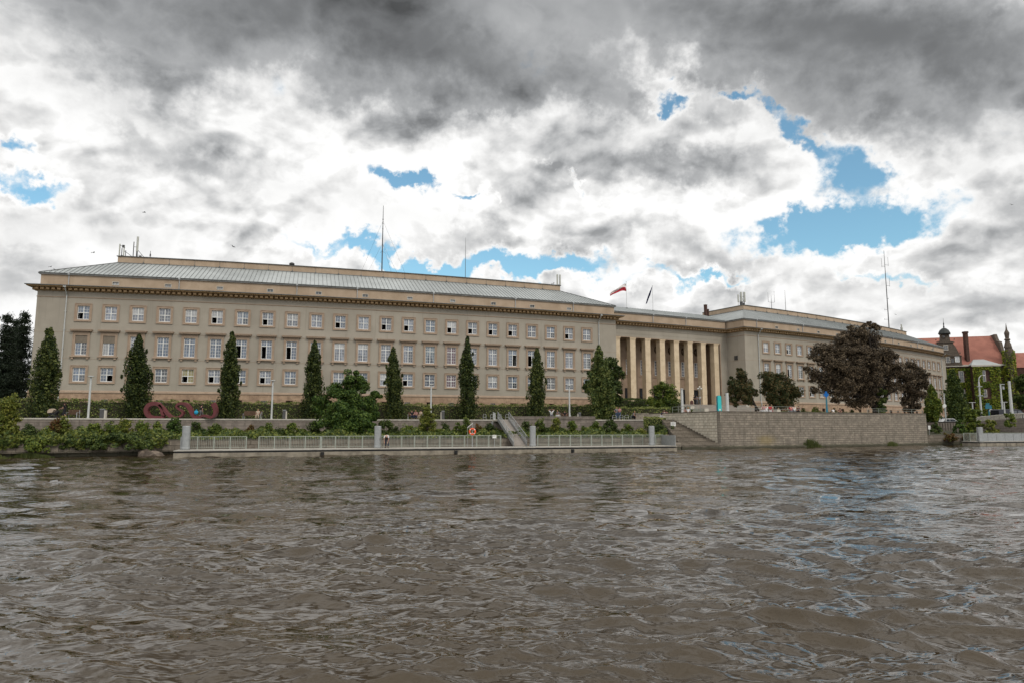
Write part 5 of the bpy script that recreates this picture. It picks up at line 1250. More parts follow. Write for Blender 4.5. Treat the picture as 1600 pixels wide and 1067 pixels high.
# --- hedges
def hedge(pts, w, h_, label, g, leafs=0.17, dens=260, m='hedge', name='hedge'):
    o = thing(name, label, 'hedge', pts[0]); co = []
    base = np.array(pts[0]); pts = [np.array(p) for p in pts]
    for a_, b_ in zip(pts[:-1], pts[1:]):
        L = np.linalg.norm(b_-a_); n = int(L*dens); s = g.random(n)[:, None]; P = a_+(b_-a_)*s; d = (b_-a_)/L; nn = np.array((-d[1], d[0], 0))
        face = g.random(n); u = np.where(face < 0.5, -1.0, np.where(face < 0.6, 1.0, g.random(n)*2-1)); v = np.where(face < 0.6, g.random(n), 0.93+0.1*g.random(n))
        rag = 0.08*np.sin(s[:, 0]*L*1.7)+0.06*np.sin(s[:, 0]*L*4.1+1)
        P = P+nn*((u*w/2)+g.normal(size=n)*0.07)[:, None]; P[:, 2] += v*(h_+rag)+g.normal(size=n)*0.05
        out = nn[None, :]*u[:, None]*(face < 0.6)[:, None]+np.array((0, 0, 1.0))[None, :]*(face >= 0.6)[:, None]
        co.append(leaves(P-base, leafs, g, 0.65, out*0.8, 0, 0.1))
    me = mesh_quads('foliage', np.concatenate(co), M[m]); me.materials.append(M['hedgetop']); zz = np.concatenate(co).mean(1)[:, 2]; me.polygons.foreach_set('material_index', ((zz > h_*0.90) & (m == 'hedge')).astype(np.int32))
    put('foliage', me, o)
    mb = MB(); xy = [(p[0], p[1]) for p in pts]
    for a_, b_ in zip(xy[:-1], xy[1:]):
        d = Vector((b_[0]-a_[0], b_[1]-a_[1])); L = d.length; mb.rbox(((a_[0]+b_[0])/2, (a_[1]+b_[1])/2, pts[0][2]+h_*0.45), L, w*0.72, h_*0.9, atan2(d.y, d.x))
    mb.build('branches', M['soil'], o); return o
g = np.random.default_rng(21)
hp = [ledge(p, 5.6+0.003*max(0, p-300)) for p in (-60, 20, 110, 200, 300, 400, 500, 600, 700, 800, 880, 960)]
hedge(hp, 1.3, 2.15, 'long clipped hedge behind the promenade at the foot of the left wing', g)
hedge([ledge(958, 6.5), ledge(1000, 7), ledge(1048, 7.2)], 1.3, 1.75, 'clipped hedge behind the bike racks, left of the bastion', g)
hedge([xz(940, 107, 4.3), xz(980, 108, 4.4), xz(1008, 109, 4.4)], 2.2, 2.4, 'dark tall hedge under the pillars at the far side of the lawn', g, 0.22, 300, 'bushdark')
hedge([xz(1045, 104, 4.4), xz(1062, 103, 4.3)], 1.6, 1.6, 'short dark hedge at the foot of the entrance stairs', g, 0.2, 320, 'bushdark')

# --- shrubs on the shelf between the two walls
def shrub(px0, px1, ytop, ybot, mname, label, Y=None, zb=None, leafs=0.145, tall=False, dens=1.0, name='shrub', grp='shrubs on the shelf below the promenade', stems=True):
    px = (px0+px1)/2
    if Y is None: Y = interp(LOW, px)+0.55*(interp(LEDGE, px)-interp(LOW, px))
    x, y, z = at(px, ybot, Y)
    if zb is not None: z = zb
    x = xz(px, Y, z)[0]; H = at(px, ytop, Y)[2]-z; Wd = (px1-px0)*Y/FPX/2
    g = np.random.default_rng(abs(int(px*7+ytop))); n = int(max(8, 15*Wd*H/1.0*dens)); cen = []; rad = []
    for i in range(n):
        a = g.random()*6.28; k = g.random(); w_ = Wd*sqrt(max(0.05, 1-(k*0.95)**(1.2 if tall else 2.5)))
        rr = w_*sqrt(g.random())*0.9; cen.append((rr*cos(a), rr*sin(a)*0.8, 0.05*H+k*H*(0.86+0.1*sin(a*3+px)))); rad.append(0.16+0.20*g.random())
    o = thing(name, label, 'shrub', (x, y, z), grp)
    q = clumps(np.array(cen), rad, 62, leafs, g, (1, 1, 0.85), 0.7, np.array((0, 0, 0)), 0.2, 0.3)
    put('foliage', mesh_quads('foliage', q, M[mname]), o)
    mb = MB()
    for i in range(6):
        a = g.random()*6.28; mb.tube([(0.1*cos(a), 0.1*sin(a), -0.15), (Wd*0.3*cos(a), Wd*0.3*sin(a), H*0.4), (Wd*0.55*cos(a), Wd*0.5*sin(a), H*0.8)], [0.03, 0.02, 0.008], 5)
    mb.build('stems', M['trunk'], o, origin=(0, 0, 0)); return o
SH = [(28, 60, 664, 690, 'bushdark', 'dark shrub against the wall at the far left'), (60, 84, 668, 690, 'bush', 'green shrub left of the rusty brown one'), (140, 250, 676, 700, 'bushdark', 'long dark creeper spilling over the quay wall below the sculpture'), (236, 272, 672, 698, 'bush', 'green creeper at the left end of the landing stage'),
      (298, 340, 676, 688, 'bushdark', 'low dark ground cover behind the railing below the sculpture'), (455, 482, 672, 686, 'bush', 'low shrub between the olive shrub and the maple'), (404, 420, 674, 686, 'bushdark', 'low dark growth left of the small upright shrub'), (606, 632, 668, 686, 'bushdark', 'low dark shrub right of the second pile'), (676, 694, 670, 685, 'bush', 'low growth beside the tall pointed shrub'), (736, 758, 670, 685, 'bushdark', 'low dark growth behind the lifebuoy post'), (842, 862, 668, 684, 'bushdark', 'dark growth beside the green sapling'), (866, 886, 668, 683, 'bushdark', 'dark growth between the yellow and the dark sapling'), (902, 922, 668, 683, 'bush', 'low growth left of the leafy shrub'), (1008, 1045, 664, 684, 'bushdark', 'dark growth hanging under the box hedge'),
      (-14, 28, 616, 694, 'bushyellow', 'big light green shrub cut by the left edge, taller than the wall', 58.6, .2), (86, 112, 652, 688, 'bushyellow', 'yellow-green shrub under the woman with the stroller'), (78, 94, 655, 682, 'bushrust', 'rusty brown shrub just left of the yellow-green one under the stroller'),
      (28, 78, 684, 704, 'bush', 'low dark green creeper over the far left of the quay wall'), (92, 122, 680, 702, 'bushdark', 'dark creeper hanging below the yellow-green shrub under the stroller'),
      (112, 136, 670, 692, 'bushyellow', 'small yellow shrub below the second bench from the left'), (128, 160, 661, 695, 'bush', 'round green shrub under the first street lamp from the left'), (120, 170, 682, 702, 'bushdark', 'dark creeper trailing under the first street lamp'),
      (158, 186, 660, 690, 'bush', 'leafy green shrub under the grey information box at the left'), (180, 208, 655, 686, 'bushyellow', 'tallish yellow-green shrub below the broad dark columnar tree'), (206, 236, 658, 688, 'bush', 'wide dark green shrub below the left loop of the red sculpture'),
      (240, 251, 658, 682, 'bush', 'narrow green shrub under the middle of the left red loop'), (258, 284, 652, 688, 'maple', 'dense fresh green shrub under the sculpture, left of the first pile'), (296, 315, 660, 684, 'bushdark', 'dark flowering shrub just right of the first pile'),
      (322, 352, 664, 684, 'bush', 'low green shrub under the right end of the sculpture'), (308, 326, 670, 686, 'maple', 'small fresh green shrub right of the dark flowering one'), (386, 397, 664, 682, 'bushrust', 'single small brownish shrub under the person on the bench'), (388, 402, 680, 692, 'bushrust', 'orange-red creeper in the gap of the railing'),
      (412, 428, 663, 683, 'bush', 'small upright green shrub below the second lamp'), (428, 446, 669, 684, 'bushdark', 'low dark shrub right of the second lamp'), (444, 466, 662, 683, 'bush', 'olive green shrub left of the maple'), (478, 500, 660, 683, 'bushdark', 'dark grey-green shrub at the left foot of the maple'),
      (586, 618, 655, 684, 'bushdark', 'dark shrub at the right foot of the maple'), (626, 650, 664, 684, 'bush', 'low green shrub under the three people on the bench'), (652, 682, 638, 684, 'bushyellow', 'tall pointed light green shrub in front of the third lamp'),
      (690, 702, 660, 683, 'bushdark', 'small round dark shrub left of the lifebuoy'), (708, 722, 662, 683, 'bush', 'small shrub left of the sapling by the lifebuoy'), (722, 736, 653, 683, 'bush', 'upright green sapling touching the lifebuoy'), (742, 752, 662, 683, 'bushrust', 'thin reddish shrub just right of the lifebuoy'), (756, 776, 662, 683, 'bushdark', 'dark upright shrub just left of the gangway'),
      (814, 832, 660, 683, 'bushdark', 'dark shrub behind the pile by the gangway'), (834, 852, 655, 682, 'bush', 'green sapling right of the pile by the gangway'), (850, 864, 668, 682, 'bushdark', 'low dark shrub below the raised wall'), (860, 876, 654, 681, 'bushyellow', 'yellow sapling below the raised wall under the resting people'),
      (884, 904, 656, 681, 'bush', 'pointed dark green sapling below the fourth lamp'), (918, 942, 660, 681, 'bush', 'leafy shrub below the right end of the raised wall'), (940, 968, 657, 681, 'bushdark', 'wide dark shrub under the two standing women'), (970, 992, 664, 680, 'bush', 'low green shrub under the person at the bike racks'),
      (990, 1010, 669, 680, 'bushyellow', 'small yellowish shrub left of the box hedge'), (1042, 1060, 668, 684, 'bushdark', 'drooping dark shrub beside the top of the steps')]
for s in SH:
    if 'creeper' in s[5] and s[0] < 200: shrub(*s[:6], interp(LOW, (s[0]+s[1])/2)+0.25, None, 0.17, False, 2.2)
    else: shrub(s[0]-1, s[1]+1, s[2]-1, s[3], s[4], s[5], *(s[6:8] if len(s) > 6 else ()), dens=1.9)
for px0, px1, yt, yb, mn, lab, Y in [(1505, 1535, 634, 690, 'bush', 'big pale green shrub on the bank below the ivy-covered building', 103), (1490, 1512, 655, 680, 'maple', 'fresh green shrub left of the big pale one on the right bank', 102), (1455, 1472, 660, 679, 'bushdark', 'dark shrub tucked beside the end of the stone bastion', 101), (1533, 1562, 656, 679, 'bushyellow', 'yellowish reedy shrub behind the small right landing stage', 101),
                                      (1568, 1588, 643, 666, 'bush', 'spiky shrub before the thick white pole', 98), (1510, 1548, 640, 650, 'bush', 'clipped green shrub at the foot of the ivy-covered building', 125), (1470, 1498, 676, 690, 'bushrust', 'brownish creeper hanging over the right quay wall', 96.2), (1505, 1519, 676, 690, 'bushrust', 'rust-red creeper hanging over the right quay wall', 96.6), (1528, 1540, 642, 652, 'bushdark', 'small dark shrub behind the white balustrade', 126)]:
    shrub(px0, px1, yt, yb, mn, lab, Y, None, 0.2, False, 1.0, 'shrub', 'shrubs on the right bank')
g = np.random.default_rng(44)
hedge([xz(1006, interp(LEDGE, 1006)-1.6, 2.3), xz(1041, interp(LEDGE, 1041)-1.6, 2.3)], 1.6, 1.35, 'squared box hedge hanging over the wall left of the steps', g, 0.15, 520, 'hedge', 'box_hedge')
for px0, px1, yt, yb, mn, lab, Y, zb in [(880+74, 880+80, 615, 640, 'bushdark', 'x', 100, None)][:0]: pass
for px0, px1, yt, lab in [(1010, 1030, 631, 'light green rounded shrub in front of the pillars hedge'), (1014, 1022, 614, 'thin dark sapling standing against the pillars'), (1070, 1086, 636, 'low yellow-green shrub behind the bastion railing')]:
    shrub(px0, px1, yt, 642, 'bush', lab, 101, 4.1, 0.18, False, 1.0, 'shrub', 'shrubs before the entrance')
for px, yt in ((1276, 636), (1290, 635), (1303, 639), (1316, 639), (1331, 640)):
    pass
for i, (px, w_, yt) in enumerate(((1276, 9, 635), (1256, 5, 637), (1303, 6, 638), (1317, 6, 639), (1331, 6, 640))):
    shrub(px-w_, px+w_, yt, 644, 'grass' if i != 0 else 'bush', ['spiky yellow-green plant before the right wing base', 'small plant beside the seated people on the bastion', 'first little rounded plant right of the blue sign', 'second little rounded plant right of the blue sign', 'third little rounded plant right of the blue sign'][i], 104, 4.1, 0.14, False, 1.2, 'plant', 'plants along the bastion lawn')

# --- tufts at the waterline
def tuft(px0, px1, yt, Y, label, dens=300, name='reed_tuft'):
    px = (px0+px1)/2; x, y, z = xz(px, Y, 0.0); W_ = (px1-px0)*Y/FPX/2; H = at(px, yt, Y)[2]; g = np.random.default_rng(abs(int(px))); n = int(dens*W_)
    u = g.normal(size=n)*0.42; bx = u*W_; by = g.normal(size=n)*0.15; h_ = H*(0.4+0.6*g.random(n))*np.exp(-u*u*1.2); ln = g.normal(size=(n, 2))*0.25*h_[:, None]; w_ = 0.03
    q = np.stack([np.stack([bx-w_, by, bx*0-0.1], 1), np.stack([bx+w_, by, bx*0-0.1], 1), np.stack([bx+w_*.4+ln[:, 0], by+ln[:, 1], h_], 1), np.stack([bx-w_*.4+ln[:, 0], by+ln[:, 1], h_*0.98], 1)], 1)
    o = put(name, mesh_quads(name, q, M['grass']), None, (x, y, z)); tag(o, label, 'reeds')
tuft(1248, 1284, 684, 83.6, 'large reed tuft growing at the waterline of the stone bastion'); tuft(1384, 1404, 688, 89.6, 'small grass tuft at the waterline near the far end of the bastion')
tuft(1500, 1528, 690, 96.0, 'low grass tuft at the waterline of the right quay wall'); tuft(4, 84, 706, 57.2, 'flat grassy fringe at the waterline, far left', 520); tuft(-60, 10, 704, 55.6, 'grassy fringe at the waterline cut by the left edge', 420)
# boulders by the quay
for px, w_, h_, lab in ((229, 0.75, 0.62, 'pale boulder at the waterline left of the landing stage, the left of two'), (241, 0.85, 0.42, 'flatter brownish boulder at the waterline beside the taller one')):
    x, y, z = xz(px, interp(LOW, px)-0.75, 0); mb = MB(); mb.sphere((x, y, -0.02), 1.0, 14, 0, (w_, 0.5, h_)); g = np.random.default_rng(int(px))
    mb.v = [(vx+0.11*math.sin(vy*9+vz*7), vy+0.09*math.sin(vx*8), vz+0.07*math.sin(vx*11+vy*5)) for vx, vy, vz in mb.v]
    tag(mb.build('boulder', M['rock'], origin=(x, y, 0)), lab, 'boulder', 'boulders by the quay')

# ================================================================== floating landing stage
def landing(A, B, width, label, railspans, zd=0.58, fend=(), seg=None, solid_end=None):
    A = Vector(A); B = Vector(B); d = (B-A).normalized(); n = Vector((-d.y, d.x)); L = (B-A).length
    o = thing('landing_stage', label, 'landing stage', (A.x, A.y, 0))
    P = lambda s, w, z: (A.x+d.x*s+n.x*w, A.y+d.y*s+n.y*w, z)
    mb = MB(); pts = [P(0, 0, 0)[:2], P(L, 0, 0)[:2], P(L, width, 0)[:2], P(0, width, 0)[:2]]; mb.prism(pts, zd-0.07, zd); mb.build('deck', M['deck'], o)
    mb = MB(); pts = [P(.1, 0.12, 0)[:2], P(L-.1, 0.12, 0)[:2], P(L-.1, width-.1, 0)[:2], P(.1, width-.1, 0)[:2]]; mb.prism(pts, zd-0.24, zd-0.10); mb.build('frame', M['black'], o)  # black filler stands in for the dark gap between deck and hull
    mb = MB(); pts = [P(0.02, 0.03, 0)[:2], P(L-.02, 0.03, 0)[:2], P(L-.02, width-.05, 0)[:2], P(0.02, width-.05, 0)[:2]]; mb.prism(pts, -0.4, zd-0.22)
    s = 1.2
    while s < L-1: c = P(s, 0.02, 0.17); mb.rbox(c, 0.10, 0.08, 0.36, atan2(d.y, d.x)); s += 1.95+0.35*sin(s*3.3)
    mb.build('hull', M['hull'], o)
    for s in fend: mb = MB(); mb.tube([P(s, -0.07, 0.02), P(s, -0.07, 0.34)], 0.16, 8); mb.build('fender', M['rubber'], o)
    for s0, s1 in railspans:
        k = max(1, int(round((s1-s0)/1.22))); wv = (s1-s0)/k
        mb = MB(); mb.tube([P(s0, width-0.1, zd+1.08), P(s1, width-0.1, zd+1.08)], 0.028, 6); mb.tube([P(s0, width-0.1, zd+0.12), P(s1, width-0.1, zd+0.12)], 0.02, 6)
        r = mb.build('railing', M['rail'], o)
        for i in range(k+1):
            mb = MB(); mb.rbox(P(s0+wv*i, width-0.1, zd+0.54), 0.10, 0.06, 1.1, atan2(d.y, d.x)); mb.build('post', M['rail'], r, origin=o['_o'])
        mb = MB()
        for i in range(k):
            for j in range(1, 9): mb.rbox(P(s0+wv*(i+j/9), width-0.1, zd+0.60), 0.022, 0.022, 0.94, atan2(d.y, d.x))
        b = mb.build('baluster', M['rail'], r, origin=o['_o'])
    return o, P, L
def span_of(A, B, px, w):   # distance along the stage at which a spot shows
    A = Vector(A); B = Vector(B); d = (B-A).normalized(); n = Vector((-d.y, d.x)); best = (9e9, 0)
    L = (B-A).length
    for i in range(801):
        s = L*i/800; q = A+d*s+n*w; e = abs(xz(px, q.y, 1.0)[0]-q.x)
        if e < best[0]: best = (e, s)
    return best[1]
PA0, PB0 = (-28.0, 57.1), (17.0, 71.0)
sp = lambda px, w=2.9: span_of(PA0, PB0, px, w)
stage, PP_, SL_ = landing(PA0, PB0, 3.0, 'long grey floating landing stage with railings along the left half of the quay', [(sp(283), sp(385)), (sp(404), sp(500)), (sp(502.5), sp(782)), (sp(840), sp(1020)), (sp(1024), sp(1056))], fend=(sp(504, 0), sp(712, 0), sp(894, 0)))
mb = MB()      # solid grey end plates
for s0, s1 in ((0.12, 0.74),): c = PP_((s0+s1)/2, 2.6, 1.12); mb.rbox(c, s1-s0, 0.08, 1.06, atan2(PB0[1]-PA0[1], PB0[0]-PA0[0]))
mb.build('end_plate', M['steel'], stage)
mb = MB(); mb.rbox(PP_(SL_-0.10, 1.6, 1.12), 0.08, 2.8, 1.06, atan2(PB0[1]-PA0[1], PB0[0]-PA0[0])); mb.build('end_plate', M['steel'], stage)
def pile(px, ytop, w, Y, label, zb=-1.0):
    x, y, z = xz(px, Y, 1); zt = at(px, ytop, Y)[2]; r = w*Y/FPX/2
    o = thing('mooring_pile', label, 'mooring pile', (x, y, 0), 'steel piles of the landing stages'); mb = MB(); mb.lathe([(r, -1.0), (r, zt-0.03), (r*0.97, zt), (r*0.5, zt+0.02)], (x, y, 0), 20); mb.build('pipe', M['steel'], o, smooth=False)
    mb = MB(); mb.lathe([(r*1.06, 0.62), (r*1.12, 0.64), (r*1.12, 0.80), (r*1.06, 0.82)], (x, y, 0), 20); mb.build('collar', M['steel'], o); return o
def yonstage(px, w): s = sp(px, w); return PP_(s, w, 0)[1]
pile(290, 665, 12, yonstage(290, 1.7), 'thick grey steel pile at the left end of the long landing stage')
pile(590, 665, 10.5, yonstage(590, 1.7), 'thick grey steel pile beside the bending man')
pile(832.5, 665, 9.5, yonstage(832, 1.9), 'thick grey steel pile just right of the gangway foot')
pile(1018.5, 665, 9, yonstage(1018, 1.9), 'thick grey steel pile near the right end of the long landing stage')
# second stage at the right edge
S2A, S2B = (61.6, 90.8), (84.0, 98.0)
st2, PQ, SL2 = landing(S2A, S2B, 2.6, 'small grey floating landing stage cut by the right edge of the picture', [(0.3, 9.5), (9.6, 22.0)], 0.55)
mb = MB()
for i in range(14):
    mb.rbox(PQ(1.0+i*1.55, 0.25, 1.10), 1.5, 0.05, 1.0, atan2(7.2, 22.4))
mb.build('side_panel', M['steel'], st2)
pile(1531.5, 667, 8.5, 91.6, 'thick pale pile at the near end of the right landing stage')

# gangway
gA = Vector(PP_(sp(814, 2.4), 2.6, 0.62)); gB = Vector(xz(786, 83.0, 3.30)); gd = gB-gA; gl = gd.length; gdn = gd.normalized(); gs = Vector((gdn.y, -gdn.x, 0)).normalized()
o = thing('gangway', 'sloping light grey gangway with truss railings between promenade and landing stage', 'gangway', tuple(gA))
mb = MB(); up = gs.cross(gdn); up = up if up.z > 0 else -up
mb.obox((gA+gB)/2, gs*0.60, gd/2, up*0.05); mb.build('walkway', M['gangdeck'], o)
for s in (-1, 1):
    mb = MB(); a0 = gA+gs*0.66*s; b0 = gB+gs*0.66*s
    mb.tube([a0+up*0.98, b0+up*0.98], 0.035, 6); mb.tube([a0+up*0.50, b0+up*0.50], 0.02, 6); mb.obox((a0+b0)/2+up*0.14, gs*0.03, gd/2, up*0.22)
    n = 10
    for i in range(n+1): q = a0.lerp(b0, i/n); mb.tube([q, q+up*0.98], 0.022, 5)
    for i in range(n): q = a0.lerp(b0, i/n); r = a0.lerp(b0, (i+1)/n); mb.tube([q+up*0.2, r+up*0.98], 0.014, 4)
    mb.build('truss_railing', M['steel'], o)
e = Vector(ledge(787, -0.1, 3.3)); mb = MB(); a0 = gB-gs*1.3; b0 = gB+gs*1.3; mb.prism([(a0.x, a0.y), (b0.x, b0.y), (e.x+1.2, e.y), (e.x-1.2, e.y)], 3.14, 3.30)
mb.build('landing_bridge', M['concrete'], o)
mb = MB()
for q in (a0, b0): mb.tube([(q.x, q.y, 1.0), (q.x, q.y, 3.14)], 0.12, 8)
mb.build('support', M['steel'], o)
railing([tuple(gB-gs*1.2+Vector((0, 0, 0))), (e.x-1.1, e.y, 3.3)], 0.95, 'railing', 'short light railing at the head of the gangway', M['pole'], 2, 1.5, 0.022)

# lifebuoy on its post, with a white boat-hook pole
x, y, z = PP_(sp(738.5, 2.2), 2.2, 0.58); o = thing('lifebuoy', 'orange lifebuoy hanging on a grey post on the landing stage', 'lifebuoy', (x, y, 0.58))
zc_ = at(738.5, 673.7, y)[2]; mb = MB(); mb.tube([(x, y+0.06, 0.58), (x, y+0.06, zc_+0.25)], 0.05, 6); mb.build('post', M['steel'], o)
mb = MB(); n = 28; R_, r_ = 0.27, 0.085; base = 0
for i in range(n):
    a = 2*pi*i/n
    for j in range(8): b = 2*pi*j/8; mb.v.append((x+(R_+r_*cos(b))*cos(a), y-0.05+r_*sin(b), zc_+(R_+r_*cos(b))*sin(a)))
for i in range(n):
    for j in range(8): a0 = i*8+j; a1 = i*8+(j+1) % 8; b0 = ((i+1) % n)*8+j; b1 = ((i+1) % n)*8+(j+1) % 8; mb.f.append((a0, a1, b1, b0)); mb.m.append(1 if i % 7 == 3 else 0)
mb.build('ring', [M['orange'], M['white']], o, smooth=True)
mb = MB(); mb.tube([(x-0.05, y, zc_-0.2), (x, y-.02, zc_+0.36), (x+0.06, y, zc_-0.2)], 0.015, 5); mb.build('rope', M['white'], o)
p0_ = PP_(sp(729, 2.5), 2.75, 0)
a = at(730.5, 667.5, y+.2); b = at(738.5, 660.5, y+.2); o = thing('boat_hook', 'slanting white boat hook pole above the orange lifebuoy', 'boat hook', (a[0], a[1], a[2])); mb = MB(); mb.tube([a, b], 0.035, 6); mb.build('pole', M['white'], o); mb = MB(); mb.tube([(b[0], b[1], b[2]), (x, y+0.1, zc_+0.2)], 0.02, 5); mb.tube([a, (a[0], a[1], 0.6)], 0.02, 5); mb.build('bracket', M['steel'], o)

# small signs
def sign(px, py, w, h_, Y, label, mt='white', zb=0.58, name='sign', post=True, detail=0):
    x, y, z = at(px, py, Y); W_ = w*Y/FPX; H_ = h_*Y/FPX
    o = thing(name, label, 'sign', (x, y, zb)); mb = MB(); mb.box(x-W_/2, x+W_/2, y-0.02, y+0.01, z-H_/2, z+H_/2); mb.box(x-W_/2-.02, x+W_/2+.02, y+0.01, y+0.03, z-H_/2-.02, z+H_/2+.02); mb.build('panel', M[mt], o)
    if post: mb = MB(); mb.tube([(x, y+0.05, zb), (x, y+0.05, z+H_/2)], 0.03, 6); mb.build('post', M['steel'], o)
    mb = MB()
    for q in range(detail): zz = z+H_*0.32-q*H_*0.22; mb.box(x-W_*0.36, x+W_*(0.34-0.1*(q % 2)), y-0.026, y-0.02, zz-H_*0.03, zz+H_*0.03)
    if detail: mb.build('lettering', M['darkgrey'], o)
    return o
sign(772.5, 681.5, 5.5, 4.5, yonstage(772, 2.6), 'small white notice fixed to the railing just left of the gangway', detail=2)
sign(1042.6, 681, 4.6, 4.5, yonstage(1042, 2.6), 'small cream and orange notice on the railing at the right end of the long stage', 'c_beige', detail=0)
sign(1052, 662, 7.5, 6, 84.0, 'white notice board with lines of text at the top of the river steps', 'white', 3.3, detail=3)
sign(1452, 667.3, 3.4, 5.5, 93.8+2, 'small white notice just right of the stone bastion', 'white', 1.3, detail=0)
sign(1558, 678.2, 5, 3, PQ(11, 0.1, 0)[1], 'small white notice on the side of the right landing stage', 'white', 0.5, post=False)

# ================================================================== promenade furniture
def lamp(px, yt, Y, zb, label, w=0.13, head=True, arm=0.28):
    x, y, z = xz(px, Y, zb); zt = at(px, yt, Y)[2]; o = thing('street_lamp', label, 'street lamp', (x, y, zb), 'slim grey street lamps along the promenade')
    mb = MB(); mb.tube([(x, y, zb-.05), (x, y, zb+(zt-zb)*.5), (x, y, zt-0.1)], [w*1.05, w, w*0.92], 10); mb.build('post', M['pole'], o)
    if head:
        mb = MB(); mb.lathe([(w*0.4, -0.22), (w*0.5, -0.08), (arm*1.15, -0.06), (arm*1.2, 0.0), (arm*0.5, 0.05)], (x, y, zt), 12); mb.build('lamp_head', M['pole'], o)
    mb = MB(); mb.lathe([(w*1.7, 0), (w*1.7, 0.05), (w*1.1, 0.07)], (x, y, zb), 10); mb.build('base', M['pole'], o)
for px, yt, lab, w in ((137.5, 587.5, 'first street lamp from the left, before the second columnar tree', .11), (424, 594, 'street lamp in front of the left wing, left of the green maple', .105), (673, 600, 'street lamp behind the tall pointed light green shrub', .105), (890, 602, 'street lamp on the raised wall beside the resting people', .105)):
    lamp(px, yt, interp(LEDGE, px)+0.9, LZ, lab, w)
lamp(1066.5, 607, 92.0, BZ, 'street lamp post standing on the corner terrace of the bastion', .17, True, .2)
lamp(1137, 612, 86.0, BZ, 'thick grey lamp post right of the turquoise pylon', .2, False)
def bin_(px, yt, w, label, inward=1.0, light='L', zb=LZ, Y=None):
    Y = Y or interp(LEDGE, px)+inward; x, y, z = xz(px, Y, zb); H = at(px, yt, Y)[2]-zb; W_ = w*Y/FPX
    o = thing('litter_bin', label, 'litter bin', (x, y, zb), 'litter bins along the promenade'); mb = MB()
    mb.rbox((x, y, zb+H*0.47), W_*0.96, W_*0.9, H*0.9, 0.2); mb.build('body', M['darkgrey'], o)
    mb = MB(); mb.rbox((x, y, zb+H*0.96), W_*1.05, W_, H*0.06, 0.2); mb.build('lid', M['steel'], o)
    s = -1 if light == 'L' else 1
    mb = MB(); mb.rbox((x+s*W_*0.62, y, zb+H*0.43), W_*0.32, W_*0.8, H*0.82, 0.2); mb.build('side_plate', M['capstone'], o)
bin_(160, 638, 7, 'grey litter bin with a pale right side, right of the first street lamp', light='R'); bin_(444, 639.5, 5, 'grey litter bin half lost in the hedge, right of the second lamp', light='R')
bin_(692, 641, 4.6, 'dark litter bin with a white left side near the third lamp'); bin_(905.5, 644, 4, 'dark litter bin with a white left side on the raised wall', zb=LZ)
def bench(px0, px1, label, inward=1.6, legs='c_white'):
    px = (px0+px1)/2; Y = interp(LEDGE, px)+inward; x, y, z = xz(px, Y, LZ); L = (px1-px0)*Y/FPX; o = thing('bench', label, 'bench', (x, y, LZ), 'benches along the promenade')
    mb = MB()
    for q in range(4): mb.rbox((x, y-0.18+q*0.13, LZ+0.44), L, 0.10, 0.04, 0.12)
    mb.build('seat', M['wood'], o); mb = MB()
    for q in range(4): mb.rbox((x, y+0.27+q*0.025, LZ+0.55+q*0.12), L, 0.035, 0.10, 0.12)
    mb.build('backrest', M['wood'], o)
    for s in (-1, 1):
        mb = MB(); xs = x+s*(L/2-0.05); mb.rbox((xs, y-0.2, LZ+0.33), 0.06, 0.06, 0.66, 0.12); mb.rbox((xs, y+0.27, LZ+0.45), 0.06, 0.06, 0.9, 0.12); mb.rbox((xs, y+0.03, LZ+0.64), 0.07, 0.55, 0.05, 0.12)
        mb.build('leg', M['steel'], o)
    return x, y
bench(104, 122, 'dark bench behind the woman with the stroller'); bench(380, 408, 'dark wooden bench with one person on its right end'); bench(637, 661, 'bench occupied by three people, left of the third lamp'); bench(875, 892, 'low bench behind the resting people on the raised wall', 1.8)
def hoop(px0, px1, yt, label, inward=1.2):
    px = (px0+px1)/2; Y = interp(LEDGE, px)+inward; x, y, z = xz(px, Y, LZ); W_ = (px1-px0)*Y/FPX/2; H = at(px, yt, Y)[2]-LZ
    o = tag((lambda m_: (m_.tube([(x-W_, y, LZ-.05), (x-W_, y, LZ+H-.12), (x-W_+.1, y, LZ+H), (x+W_-.1, y, LZ+H), (x+W_, y, LZ+H-.12), (x+W_, y, LZ-.05)], 0.032, 6), m_.tube([(x-W_, y, LZ+H*.45), (x+W_, y, LZ+H*.45)], 0.02, 5), m_.build('bike_rack', M['steel'], origin=(x, y, LZ)))[2])(MB()), label, 'bike rack', 'metal bike hoops')
for i, (a, b) in enumerate(((755, 759.5), (766.5, 771), (778.5, 783), (790, 794.5))): hoop(a, b, 646.5, ['first bike hoop from the left, near the lifebuoy', 'second bike hoop from the left near the lifebuoy', 'third bike hoop, beside the raised wall end', 'fourth bike hoop, closest to the raised wall end'][i])
for i, (a, b) in enumerate(((957, 963), (968, 973.5), (976, 982.5), (986, 990))): hoop(a, b, 648, ['bike hoop just left of the two standing women', 'bike hoop behind the two standing women', 'bike hoop between the two women and the crouching person', 'bike hoop beside the crouching person'][i])

